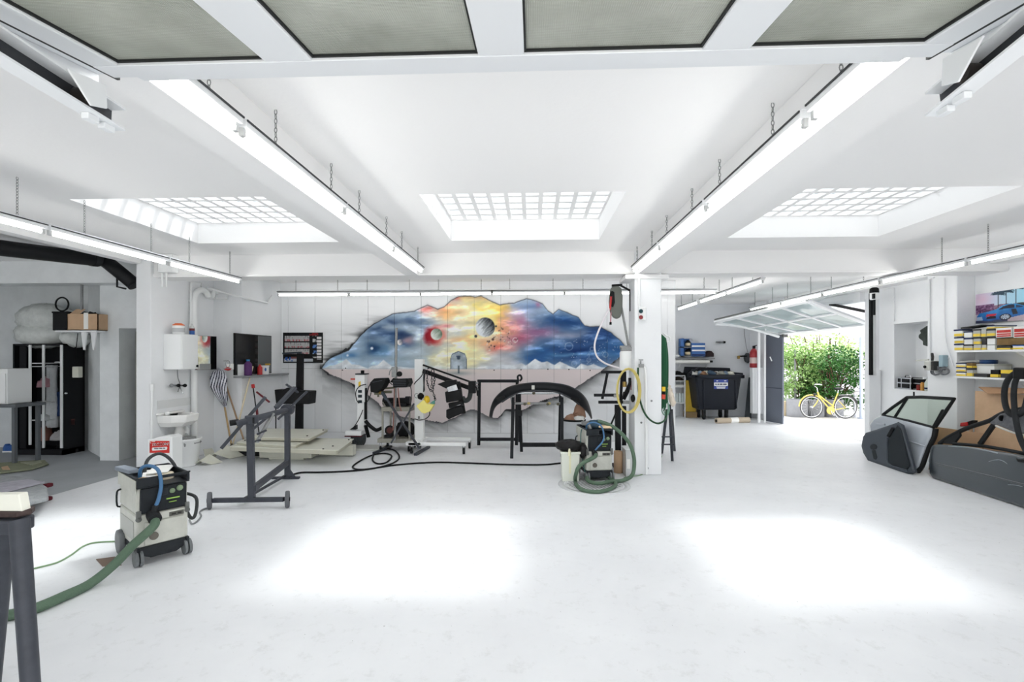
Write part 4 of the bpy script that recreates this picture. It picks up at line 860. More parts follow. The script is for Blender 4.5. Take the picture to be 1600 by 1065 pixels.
# ================================================================== GREY FRAME TROLLEY
A0, A1 = G(322, 797)+V((0,.06,.1)), G(445, 795)+V((0,.06,.1)); ax = (A1-A0).normalized()
t = thing('frame_trolley', 'dark grey tilting frame trolley on two spoked wheels in the middle left of the floor', 'trolley', ((A0.x+A1.x)/2, (A0.y+A1.y)/2, 0))
A0.z = A1.z = .098
mk('axle_bar', MB().bar(A0+ax*.04, A1-ax*.04, .05, .05), GRYM, t, .004)
for q in (A0, A1):
    w_ = MB(); n_ = V((math.cos(.95), math.sin(.95), 0)) if q is A0 else V((math.cos(.75), math.sin(.75), 0))
    Mx = Matrix.Translation(q) @ Matrix.Rotation(.55 if q is A0 else .42, 4, 'Z'); w_.M = Mx
    w_.lathe([(.062,-.022),(.09,-.024),(.098,-.012),(.098,.012),(.09,.024),(.062,.022),(.062,-.022)], (0,0,0), 24, 'x', False); wh = mk('wheel', w_, mat('grey tyre', (96,98,102), .7), t)
    h_ = MB(); h_.M = Mx; h_.cyl((-.03,0,0), (.03,0,0), .024, 12)
    for k in range(6): aa = k*math.pi/3; h_.bar((0, .02*math.cos(aa), .02*math.sin(aa)), (0, .065*math.cos(aa), .065*math.sin(aa)), .018, .012, (1,0,0))
    mk('spokes', h_, BLKM, wh)
c0 = (A0*.46+A1*.54); ft = c0; F1 = V((c0.x, c0.y, P(381, 655, c0.y).z))
mk('post', MB().bar(V((ft.x, ft.y, .12)), V((F1.x-.02, F1.y, F1.z)), .075, .05, (0,1,0)), GRYM, t, .005)
B0 = G(446, 748); B1 = V((B0.x+.03, B0.y, P(449, 640, B0.y).z))
mk('post', MB().bar(V((B1.x, B0.y, .02)), B1, .07, .055, (0,1,0)), GRYM, t, .005)
mk('foot_plate', MB().bar(B0+V((-.22,-.0,.015)), B0+V((.2,.02,.015)), .06, .03), GRYM, t, .004)
mk('diagonal_brace', MB().bar(V((ft.x+.02, ft.y, P(388,763,ft.y).z)), V((B1.x, B1.y, P(446,722,B1.y).z)), .05, .075), GRYM, t, .005)
mk('floor_rod', MB().bar(V((B0.x, B0.y, .05)), V((A0.x+.3, A0.y+.1, .06)), .028, .028), GRYM, t)
mk('gusset', MB().prism([V((B1.x, B1.y-.03, .06)), V((B1.x+.14, B1.y-.03, .03)), V((B1.x, B1.y-.03, .22))], (0, .012, 0)), GRYM, t)
mk('top_beam', MB().tube([F1+V((-.12,-.1,-.04)), F1, B1+V((0,0,.0)), B1+V((.02,.12,.03))], .038, 10), GRYM, t)
hub = MB(); dr = (B1-F1).normalized(); hub.cyl(B1-dr*.06, B1+dr*.06, .085, 18); mk('hub', hub, GRYM, t, .006)
mk('clamp', MB().cbox(F1, .12, .1, .1), GRYM, t, .012); mk('clamp_knob', MB().cyl(F1+V((-.2,-.1,-.03)), F1+V((-.12,-.06,-.02)), .035, 10), BLK, t)
def arm(x0, y0, Ya, x1, y1, Yb, wd_, m=GRYM): mk('support_arm', MB().bar(P(x0,y0,Ya), P(x1,y1,Yb), wd_, wd_*.7), m, t, .004)
arm(346, 700, F1.y-.1, 415, 620, F1.y+.1, .055); arm(434, 655, B1.y-.1, 480, 611, B1.y+.1, .045); arm(431, 637, 6.3, 461, 605, 6.6, .06)
arm(427, 645, 6.2, 401, 691, 6.0, .045, STEEL); arm(422, 648, 6.3, 392, 673, 6.3, .04); arm(447, 600, 6.6, 466, 613, 6.6, .035)
mk('arm_pin', MB().cyl(P(402,678,6.05), P(416,672,6.05), .014, 8).cyl(P(396,690,6.0), P(407,687,6.0), .014, 8), GRYM, t)
mk('set_screw', MB().cyl(P(396,652,F1.y-.05), P(396,661,F1.y-.05), .012, 8), BLK, t)

# ================================================================== MACHINES ALONG THE MURAL
Y1 = 9.35
t = thing('lift_column', 'white electric column lift with a red handle and a ribbed motor, left end of the mural', 'machine', tuple(G(560, 697)))
pt = lambda x, y, dy=0: P(x, y, Y1+dy)
a, b_ = pt(558, 672), pt(569, 625); mk('column', MB().box((a.x, Y1, a.z), (b_.x, Y1+.14, b_.z+.02)), WPLA, t, .006)
a, b_ = pt(555.5, 628), pt(570.5, 585); mk('control_head', MB().box((a.x, Y1-.03, a.z), (b_.x, Y1+.15, b_.z)), WPLA, t, .01)
a, b_ = pt(558,585), pt(572,583.5); mk('cap_plate', MB().box((a.x-.02, Y1-.05, a.z), (b_.x, Y1+.17, b_.z+.004)), BLKM, t); a, b_ = pt(562,583.5), pt(567.5,578.5); mk('cap', MB().cyl(((a.x+b_.x)/2, Y1+.06, a.z), ((a.x+b_.x)/2, Y1+.06, b_.z), .035, 12), BLK, t)
mk('red_handle', MB().cyl(pt(548,592), pt(558,592), .016, 10), mat('red orange plastic', (205,70,50), .5), t); mk('sticker', MB().prism([pt(560,604,-.032), pt(563.5,604,-.032), pt(563.5,595,-.032), pt(560,597,-.032)], (0,.001,0)), YEL, t)
for y in (611, 618.5, 627): a, b_ = pt(559.5, y+2.4, -.034), pt(565.5, y-2, -.034); mk('display', MB().box((a.x, Y1-.04, a.z), (b_.x, Y1-.03, b_.z)), mat('slate display', (44,56,62), .3), t, .003)
a, b_ = pt(569.5, 655), pt(572.5, 606); mk('side_rail', MB().box((a.x, Y1-.01, a.z), (b_.x, Y1+.05, b_.z)), BLK, t)
a, b_ = pt(545, 678), pt(570, 671); mk('base_cover', MB().box((a.x, Y1-.2, a.z), (b_.x, Y1+.2, b_.z)), WPLA, t, .012); mk('trim_band', MB().box((a.x-.005, Y1-.205, a.z-.02), (b_.x+.005, Y1+.2, a.z)), mat('dark red trim', (92,40,50), .5), t)
mo = MB(); a, b_ = pt(549, 692, -.1), pt(568, 680, -.1); mo.cyl((a.x, Y1-.05, (a.z+b_.z)/2), (b_.x, Y1-.05, (a.z+b_.z)/2), .10, 18)
for k in range(7): x = a.x+(b_.x-a.x)*(k+.5)/7; mo.cyl((x-.006, Y1-.05, (a.z+b_.z)/2), (x+.006, Y1-.05, (a.z+b_.z)/2), .118, 18)
mk('motor', mo, mat('dark motor grey', (72,78,80), .5), t); a = pt(572, 700, -.1); mk('base_plate', MB().box((pt(546,697).x, Y1-.25, 0), (pt(600,697).x, Y1+.2, .035)), LGRY, t, .006)
mk('pedal', MB().bar(pt(571,664,-.1), pt(576,683,-.15), .07, .03), BLK, t, .006)
mk('coil_cable', MB().tube([pt(572,600), pt(562,603,-.08), pt(556,612,-.1), pt(557,624,-.1), pt(561,630,-.1)], .009, 6, 5), BLK, t); mk('power_cable', MB().tube([pt(567,640,-.05), pt(562,652,-.1), pt(555,664,-.12), pt(549,671,-.15)], .008, 6, 4), BLK, t)
mk('cable_shoe', MB().prism([pt(546,671,-.2), pt(556,671,-.2), pt(556,664,-.2)], (0,.1,0)), BLK, t)
t = thing('welding_gun', 'black bent handgrip hanging by a cable beside the white column lift', 'tool', tuple(pt(585, 668, -.1)))
mk('grip', MB().tube([pt(571,657,-.1), pt(577,664,-.1), pt(586,671,-.1), pt(591,671,-.1), pt(597,668,-.1)], .035, 10, 4), BLK, t); mk('cable', MB().tube([pt(573,655,-.1), pt(572.5,640,-.05), pt(573,620,0), pt(576,605,0), pt(580,597,0)], .009, 6, 4), BLK, t); mk('cable', MB().tube([pt(573,628,0), pt(577,622,0), pt(580,612,0), pt(579,604,0)], .008, 6, 4), BLK, t)
# lamp stand
Y2 = 8.95; p2 = lambda x, y, dy=0: P(x, y, Y2+dy)
t = thing('infrared_lamp_stand', 'tall steel pole stand carrying two black lamp heads in front of the mural', 'lamp', tuple(G(620, 706)))
mk('pole', MB().bar(p2(619.5,512), p2(617,688), .035, .035), STEEL, t); mk('clamp', MB().cbox(p2(616.5,581), .09, .1, .19), STEEL, t, .006)
mk('clamp_lever', MB().tube([p2(613,574), p2(609,580), p2(608,586)], .01, 6), STEEL, t); g = p2(624, 584, -.06); mk('gauge', MB().lathe([(.045,-.03),(.05,-.02),(.05,.02)], g, 16, 'y'), BLK, t)
def lamp_head(pts, dy, nm): 
    m = MB().prism([p2(x, y, dy) for x, y in pts], (.03, .22, .0)); return mk(nm, m, BLK, t, .012)
lh = lamp_head([(577.5,598),(584,591),(600,590.5),(602,596),(597,606),(588,614),(578.5,612)], -.25, 'lamp_head'); mk('vent', MB().bar(p2(582,597,-.26), p2(597,594,-.26), .02, .01), GRYM, lh)
lh = lamp_head([(613,597),(615,592),(637,591),(638.5,598),(635,605),(614,605.5)], -.2, 'lamp_head')
for k in range(4): mk('cooling_fin', MB().bar(p2(614,594.5+2.5*k,-.205), p2(634,593.8+2.5*k,-.205), .012, .01), GRYM, lh)
g = p2(636.5, 598, -.12); mk('end_cap', MB().lathe([(.075,-.01),(.07,.02),(.03,.03)], g, 14, 'x'), MGRY, lh)
mk('visor', MB().prism([p2(609,597,-.1), p2(614,590.5,-.1), p2(620,592,-.1), p2(616,598,-.1)], (0,.16,.0)), BLK, t)
mk('yoke', MB().cbox(p2(592,614,-.1), .16, .06, .06).bar(p2(597,607), p2(618,605), .035, .035).bar(p2(596,612), p2(612,612), .07, .05).cyl(p2(591,612,-.1), p2(591,620,-.1), .02, 8), mat('olive steel', (104,102,88), .5, .4), t, .004)
mk('brass_knob', MB().blob(p2(594,613,-.16), .035, .03, .03, .05), mat('brass', (150,125,70), .35, .8), t)
mk('hose', MB().tube([p2(616,606,-.05), p2(615.5,640,-.05), p2(614,672,-.05)], .011, 6, 3).tube([p2(622,606,-.05), p2(624,630,-.05), p2(627,642,-.05)], .011, 6, 3), mat('copper hose', (150,105,95), .5), t)
mk('feed_cable', MB().tube([p2(602,596), p2(608,597), p2(613,601)], .008, 6, 3).tube([p2(638,598), p2(642,606), p2(643,622), p2(640,640), p2(637,646)], .007, 6, 4), BLK, t)
# trestle cross with feet
Y3 = 8.75; p3 = lambda x, y, dy=0: P(x, y, Y3+dy)
t = thing('folding_stand', 'dark grey crossed folding stand with splayed feet in front of the tool cart', 'stand', tuple(G(628, 702)))
mk('bar', MB().bar(p3(601,618), p3(656,701,-.1), .05, .03), GRYM, t, .005); mk('bar', MB().bar(p3(647,630,.05), p3(611,692,-.05), .05, .03), GRYM, t, .005)
a, b_ = G(584, 708, .02), G(611, 697, .02); mk('foot', MB().bar(a, b_, .06, .05), GRYM, t, .008); a, b_ = G(649, 710, .02), G(670, 698, .02); mk('foot', MB().bar(a, b_, .06, .05), GRYM, t, .008)
mk('hinge', MB().cyl(p3(629,660,-.06), p3(629,660,.1), .025, 12), STEEL, t); mk('grip', MB().bar(p3(597,612), p3(604,624), .07, .05), mat('slate rubber', (60,68,76), .7), t, .01)
# tool cart
Y4 = 9.25; p4 = lambda x, y, dy=0: P(x, y, Y4+dy); CM = mat('cart steel', (150,148,138), .45, .3, var=.15, scale=12)
t = thing('tool_cart', 'steel tool cart on casters standing between the two white columns', 'cart', tuple(G(625, 700)))
a, b_ = p4(602, 640), p4(647, 634)
mk('top_tray', MB().box((a.x, Y4-.25, a.z), (b_.x, Y4+.3, b_.z)), CM, t, .006); c_, d_ = p4(596, 688), p4(648, 682); mk('bottom_tray', MB().box((c_.x, Y4-.25, c_.z), (d_.x, Y4+.3, d_.z)), CM, t, .006)
for x in (a.x+.02, b_.x-.03):
    for y in (Y4-.23, Y4+.28): mk('post', MB().box((x-.015, y-.015, c_.z), (x+.015, y+.015, a.z)), CM, t)
for x in (c_.x+.05, d_.x-.06):
    for y in (Y4-.2, Y4+.25):
        ca = mk('caster', MB().lathe([(.03,-.015),(.05,-.015),(.05,.015),(.03,.015)], (x, y, .05), 14, 'x'), RUB, t); mk('fork', MB().box((x-.022, y-.02, .05), (x-.017, y+.02, c_.z)).box((x+.017, y-.02, .05), (x+.022, y+.02, c_.z)).box((x-.022, y-.02, c_.z-.01), (x+.022, y+.02, c_.z)), CHR, ca)
mk('handle', MB().tube([p4(600,634,-.2), p4(598,628,-.2), p4(603,636,-.25)], .012, 8), CM, t)
t = thing('compressor_tank', 'black cylinder machine lying on the top tray of the tool cart', 'machine', tuple(p4(621, 634)))
mk('drum', MB().cyl(p4(599,627,-.05), p4(636,627,-.05), .075, 18), BLK, t); mk('end_ring', MB().cyl(p4(634,626,-.05), p4(641,626,-.05), .09, 18), BLKM, t); mk('bracket', MB().box((p4(604,634).x, Y4-.15, b_.z+.001), (p4(638,634).x, Y4+.12, b_.z+.06)), BLKM, t, .01)
t = thing('electric_motor', 'black motor with a red-brown fan on the lower tray of the tool cart', 'motor', tuple(p4(612, 680)))
mk('housing', MB().cyl(p4(609,672,-.1), p4(609,672,.1), .095, 18), BLK, t); mk('fan', MB().cyl(p4(609,672,-.12), p4(609,672,-.1), .06, 14), mat('dark brown red', (90,50,46), .5), t); mk('foot', MB().box((p4(604,682).x, Y4-.15, d_.z+.001), (p4(614,682).x, Y4+.15, d_.z+.05)), BLKM, t)
solo('machine_pile', MB().blob((p4(632,672).x, Y4+.05, d_.z+.14), .2, .15, .15, .2, 14, 9, 61, -.139), mat('greasy black metal', (36,36,38), .5, .2, var=.3, scale=20), 'greasy black machine part on the lower tray of the tool cart, farther right', 'part')
# IR dryer on wheels
Y5 = 9.1; p5 = lambda x, y, dy=0: P(x, y, Y5+dy)
t = thing('paint_dryer', 'white column paint dryer with a black boom and dark lamp cassettes, on a wheeled base', 'machine', tuple(G(690, 700)))
a, b_ = p5(647.5, 688), p5(661, 561); mk('column', MB().box((a.x, Y5, a.z), (b_.x, Y5+.16, b_.z)), WPLA, t, .008)
f0, f1 = p5(638, 693, -.25), p5(728, 691, -.25); mk('base_rail', MB().box((f0.x, Y5-.27, f0.z-.035), (f1.x, Y5-.2, f0.z+.03)), WPLA, t, .008)
r0, r1 = p5(656, 686, .3), p5(736, 684, .3); mk('base_rail', MB().box((r0.x, Y5+.28, f0.z-.035), (r1.x, Y5+.34, f0.z+.03)), WPLA, t, .008)
mk('cross_member', MB().box((a.x-.1, Y5-.27, f0.z-.03), (b_.x+.02, Y5+.34, f0.z+.035)), WPLA, t, .008)
for (x, y) in ((f0.x+.06, Y5-.235), (f1.x-.04, Y5-.235), (r1.x-.03, Y5+.31), (r0.x, Y5+.31)):
    ca = mk('caster', MB().lathe([(.02,-.016),(.058,-.018),(.058,.018),(.02,.016)], (x, y, .058), 18, 'x'), RUB, t); mk('fork', MB().prism([(x-.026,y-.03,f0.z-.03),(x-.026,y+.03,f0.z-.03),(x-.026,y+.012,.05),(x-.026,y-.012,.05)], (.005,0,0)).prism([(x+.021,y-.03,f0.z-.03),(x+.021,y+.03,f0.z-.03),(x+.021,y+.012,.05),(x+.021,y-.012,.05)], (.005,0,0)), STEEL, ca)
mk('boom', MB().bar(p5(661,579,-.05), p5(734,606,-.25), .05, .075), BLK, t, .004); mk('boom_rod', MB().bar(p5(661,570,-.05), p5(734,596,-.25), .03, .03), BLK, t)
a, b_ = p5(732.5, 614, -.25), p5(743.5, 595, -.25); mk('boom_head', MB().box((a.x, Y5-.33, a.z), (b_.x, Y5-.18, b_.z)), BLK, t, .008); 
for k in range(3): q = p5(744.5, 598+k*5, -.25); mk('head_pin', MB().cyl(q-V((.02,0,0)), q+V((.03,0,0)), .018, 8), MGRY, t)
mk('knuckle', MB().tube([p5(735,614,-.25), p5(733,622,-.25), p5(727,626,-.25), p5(722,620,-.25)], .045, 10, 4), mat('dark casting', (58,62,62), .5, .4), t)
mk('hand_lever', MB().tube([p5(739,600,-.34), p5(745,606,-.36), p5(746,618,-.36)], .014, 8), BLK, t)
def cass(pts, nm='lamp_cassette', m=BLK, d=.14): return mk(nm, MB().prism([p5(x, y, -.42) for x, y in pts], (0, d, 0)), m, t, .012)
cass([(683,600),(696,595),(712,593),(714,600),(697,607)]); k = cass([(695,612),(720,608),(722,625),(697,629)]); cass([(696,626),(699,612),(702,628)]); cass([(700,630),(722,626),(724,634),(702,638)]); k2 = cass([(697,640),(722,634),(724,645),(701,655),(697,652)])
cass([(697,604),(713,600),(716,609),(700,613)], 'reflector', CHR, .03); cass([(703,635),(720,630.5),(721,632.5),(704,637.5)], 'reflector', CHR, .02); mk('spine', MB().bar(p5(715,596,-.3), p5(724,646,-.3), .09, .06, (0,1,0)), BLK, t, .01)
mk('cable', MB().tube([p5(647,600,-.05), p5(650,596,-.1), p5(658,588,-.12), p5(662,580,-.1)], .009, 6, 4), BLK, t); mk('cable', MB().tube([p5(648,654,-.03), p5(655,656,-.05), p5(665,654,-.1), p5(671,648,-.15), p5(671,640,-.2)], .009, 6, 4), BLK, t); mk('cable_clip', MB().cbox(p5(654.5,652,-.02), .03, .03, .05), MGRY, t)
# chains and rods hung over the boom, yellow holder
t = thing('tow_chains', 'dark loops of chain and hooks hung over the black boom', 'chain', tuple(p5(670, 600, -.14)))
def hang(pts, nm): mk(nm, MB().tube([p5(x, y, -.14) for x, y in pts], .012, 6, 4), mat('dark chain', (54,54,56), .5, .5), t)
def links(pts, nm):
    m = MB()
    for i in range(len(pts)-1):
        p, q = p5(*pts[i], -.15), p5(*pts[i+1], -.15); n_ = max(2, int((q-p).length/.045))
        for k in range(n_):
            c = p.lerp(q, (k+.5)/n_); d = (q-p).normalized(); s_ = d.cross(V((0,1,0))).normalized() if k % 2 else V((0,1,0))
            m.tube([c+d*math.cos(2*math.pi*j/8)*.032+s_*math.sin(2*math.pi*j/8)*.016 for j in range(8)], .006, 4, closed=True)
    mk(nm, m, mat('dark chain', (54,54,56), .5, .5), t)
links([(668,578),(667,595),(670,606),(674,611)], 'chain_strand'); links([(678,578),(679,595),(676,610),(679,620),(680,624)], 'chain_strand'); links([(674,578),(675,596),(674,606)], 'chain_strand'); hang([(665,577),(663,592),(662,612)], 'hook_rod'); hang([(663,577),(662,590),(663,610)], 'hook_rod'); hang([(668,576),(672,574),(676,577),(680,576)], 'hook')
t = thing('yellow_bin', 'yellow plastic bin hanging on the white dryer column under the chains', 'bin', tuple(p5(664, 645, -.2)))
mk('bin', MB().prism([p5(x, y, -.3) for x, y in ((650,634),(662,624),(667,631),(678,632),(671,643),(663,646),(658,644))], (0, .16, 0)), PALEY, t, .008); mk('yellow_glove', MB().blob(p5(667,624,-.2), .06, .06, .07, .12), YEL, t); mk('teal_rag', MB().prism([p5(x, y, -.2) for x, y in ((671,631),(675,627),(679,625),(679,632))], (0,.04,0)), mat('teal cloth', (100,160,155), .9), t)
mk('black_fitting', MB().blob(p5(657,619,-.2), .06, .06, .06, .2, 10, 7, 5), BLK, t); mk('ring', MB().ring(p5(651,618,-.2), .04, .006, 'y'), STEEL, t)

# ================================================================== TRESTLES, BUMPER, DRUM
def tri_frame(t, pts, Y, w_, m): 
    for (x0, y0, x1, y1, dy, nm) in pts: mk(nm, MB().bar(P(x0,y0,Y+dy), P(x1,y1,Y+dy), w_, w_, (0,1,0)), m, t, .004)
t = thing('frame_stand', 'open black metal frame stand against the mural, with a hook on its top bar', 'stand', tuple(G(780, 695)))
tri_frame(t, [(749,596,748,695,0,'leg'),(808,596,807,695,0,'leg'),(746,595,811,595,0,'top_bar'),(750,686,807,686,0,'lower_bar'),(812,600,812,690,.25,'leg')], 9.6, .06, BLKM)
mk('hook', MB().tube([P(810,595,9.6), P(809,588,9.6), P(813,586,9.6), P(815,591,9.6), P(812,595,9.6)], .02, 8, 4), BLKM, t)
t = thing('trestle_table', 'black trestle table with silver clamp bars carrying the black bumper', 'trestle', tuple(G(840, 710)))
for (x0, y0, Ya, x1, y1, Yb) in ((802,613,8.55,799.5,716,8.25),(878,613,8.55,878,713,8.25),(811,613,8.7,815,705,8.95),(876,613,8.7,874,700,9.05)): mk('leg', MB().bar(P(x0,y0,Ya), P(x1,y1,Yb), .055, .055, (0,1,0)), BLKM, t, .005)
mk('lower_bar', MB().bar(P(815,694.5,8.9), P(875,694.5,8.9), .04, .075), BLKM, t, .004); mk('mid_bar', MB().bar(P(809,645,8.75), P(816,645,8.75), .04, .1), BLKM, t)
mk('clamp_bar', MB().cyl(P(798,613,8.55), P(883,613,8.55), .03, 10), CHR, t); mk('clamp_bar', MB().cyl(P(804,630,8.55), P(880,630,8.55), .022, 10), STEEL, t)
for x in (799, 880):
    mk('clamp', MB().cbox(P(x,614,8.53), .1, .08, .09), CHR, t, .012); mk('clamp_tail', MB().prism([P(x-3,617,8.5), P(x+5,617,8.5), P(x+3,630,8.5), P(x,630,8.5)], (0,.04,0)), STEEL, t)
for x in (820, 834, 856, 872): mk('screw_knob', MB().blob(P(x,614 if x%4 else 631,8.5), .03, .03, .025, .05, 10, 7), mat('olive steel', (104,102,88), .5, .4), t)
for x in (826, 858): mk('yellow_knob', MB().blob(P(x,630,8.5), .03, .02, .025, .05, 10, 7), mat('ochre knob', (190,170,110), .5), t)
# bumper: a swept shell
t = thing('car_bumper', 'black car bumper bent like an arch, laid over the trestle table', 'bumper', tuple(P(845, 613, 8.6)))
top = [(764,652),(766,637),(771,624),(780,614),(792,605),(808,600.5),(825,598),(850,597),(872,599),(888,602),(902,609),(912,617),(919,627),(923,640),(925,653)]
bot = [(769,653),(771,640),(776,632),(784,627),(796,619),(810,612),(826,610),(850,610),(868,611),(882,616),(895,623),(905,631),(913,638),(919,645),(924,654)]
m = MB(); vs = []; fs = []; nS = 12; n_ = 49; tt = np.linspace(0, 1, len(top)); ts = np.linspace(0, 1, n_)
sm_ = lambda L_, k: np.convolve(np.pad(np.interp(ts, tt, [q[k] for q in L_]), 2, mode='edge'), [.1,.2,.4,.2,.1], 'valid')
tx, ty, bx_, by_ = sm_(top, 0), sm_(top, 1), sm_(bot, 0), sm_(bot, 1)
for i in range(n_):
    u = i/(n_-1)*2-1; Yc = 8.35+.55*u*u*u*u+.12*u*u
    A_, B_ = P(tx[i], ty[i]-.8, Yc+.05), P(bx_[i], by_[i]+1.2, Yc+.05); c = (A_+B_)/2; h_ = (A_-B_)/2
    for k in range(nS):
        a_ = 2*math.pi*k/nS; ca, sa = math.cos(a_), math.sin(a_); ca = math.copysign(abs(ca)**.6, ca); vs.append(c+h_*ca+V((0, -sa*(.10 if sa > 0 else .05), 0)))
for i in range(n_-1):
    for k in range(nS): fs.append((i*nS+k, i*nS+(k+1) % nS, (i+1)*nS+(k+1) % nS, (i+1)*nS+k))
fs += [tuple(range(nS)), tuple(range((n_-1)*nS, n_*nS))]
m._a(vs, fs, True); o = mk('shell', m, mat('bumper black', (20,22,26), .4), t)
mk('inner_lip', MB().tube([P(x, y+.5, 8.32+.2*((x-845)/80)**2) for x, y in bot[3:12]], .02, 8, 3), mat('bumper grey', (70,72,76), .5), t)
for x0, y0 in ((782,622),(898,618)): mk('lamp_recess', MB().bar(P(x0-6,y0+3,8.36), P(x0+7,y0-2,8.33) if x0 < 800 else P(x0+8,y0+8,8.36), .06, .03, (0,1,0)), BLK, t, .01)
mk('sticker', MB().cbox(P(833,605,8.26), .05, .01, .07), LGRY, t)
# white drum with rubbish
c = P(896.5, 690, 8.75); c = V((c.x, c.y, 0)); R = 17.2/755.6*8.75; zt = P(896, 656, 8.75).z
t = thing('white_drum', 'tall white steel drum filled with brown paper beside the trestle table', 'drum', tuple(c))
mk('barrel', MB().lathe([(R*.97,.0),(R,.02),(R,zt*.32),(R*1.03,zt*.34),(R,zt*.36),(R,zt*.66),(R*1.03,zt*.68),(R,zt*.7),(R,zt-.02),(R*1.03,zt-.01),(R*1.03,zt),(R*.96,zt),(R*.96,zt-.1)], c, 30, cap=False), mat('white drum paint', (190,194,198), .45), t)
mk('liner', MB().ring((c.x, c.y, zt+.005), R*1.0, .018), BLK, t)
solo('paper_waste', MB().blob((c.x+.02, c.y, zt-.02), R*.8, R*.8, .14, .4, 12, 7, 71).blob((c.x+.1, c.y, zt+.16), .11, .06, .16, .3, 8, 6, 72), mat('brown paper', (172,134,112), .9, var=.2, scale=14), 'crumpled brown paper in the white drum', 'paper')
solo('paper_waste', MB().blob((c.x+.09, c.y-.1, zt+.03), .09, .08, .06, .3, 10, 6, 73), PAPER, 'crumpled white paper in the white drum', 'paper')
# container with black sack in front of it
a, b_ = P(877, 752, 6.95), P(906, 706, 6.95); a.z = 0
t = thing('plastic_tub', 'translucent greenish white square tub under a black sack, by the drain', 'tub', ((a.x+b_.x)/2, 7.1, 0))
mk('tub', MB().prism([(a.x+.015,6.95,0),(b_.x-.015,6.95,0),(b_.x,6.95,b_.z),(a.x,6.95,b_.z)], (0,.26,0)), mat('milky plastic', (222,226,214), .4), t, .012); mk('rim', MB().box((a.x-.012, 6.94, b_.z-.03), (b_.x+.012, 7.22, b_.z)), mat('milky plastic', (222,226,214), .4), t, .006)
mk('tape_strip', MB().box((P(889.5,720,6.9).x, 6.94, .12), (P(892.5,720,6.9).x, 6.946, b_.z+.02)), mat('pale tape', (226,224,190), .6), t)
m = MB(); q0, q1 = P(869, 703, 6.95), P(912, 703, 6.95); m.M = None
m.blob(((q0.x+q1.x)/2-.0, 7.08, b_.z+.07), (q1.x-q0.x)/2, .17, .085, .12, 20, 10, 81, -.068).blob((q1.x-.0, 7.06, b_.z+.0), .07, .12, .11, .15, 12, 8, 82)
t = thing('rubbish_sack', 'flat black rubbish sack tied with pale tape on the square tub', 'sack', ((q0.x+q1.x)/2, 7.08, b_.z)); mk('sack', m, mat('black film', (34,33,34), .4, bump=.5, bscale=20), t)
mk('tape', MB().tube([P(889,712,6.86), P(889.5,704,6.88), P(890,698,7.0)], .014, 6), mat('pale tape', (226,224,190), .6), t)
# cable across the floor
def cable(name, pts, r, m, lab, cat='cable', sub=6, z=None): return solo(name, MB().tube([G(x, y, r if z is None else z) for x, y in pts], r, 8, sub), m, lab, cat)
cable('floor_cable', [(452,743),(470,738),(500,737.5),(540,736),(580,732),(612,724),(624,714),(616,703),(600,701),(586,708),(582,718),(590,724),(604,722),(612,712),(600,708),(578,712),(556,724),(552,731),(570,733),(620,726),(680,722),(740,723.5),(800,725.5),(850,725.5),(878,723)], .014, BLK, 'black cable looping across the white floor from the grey trolley to the square tub')
cable('floor_cable', [(296,812),(300,818),(308,814),(314,806),(312,800),(318,795),(330,792)], .009, MGRY, 'grey cable curling on the floor between the near vacuum and the trolley wheel')

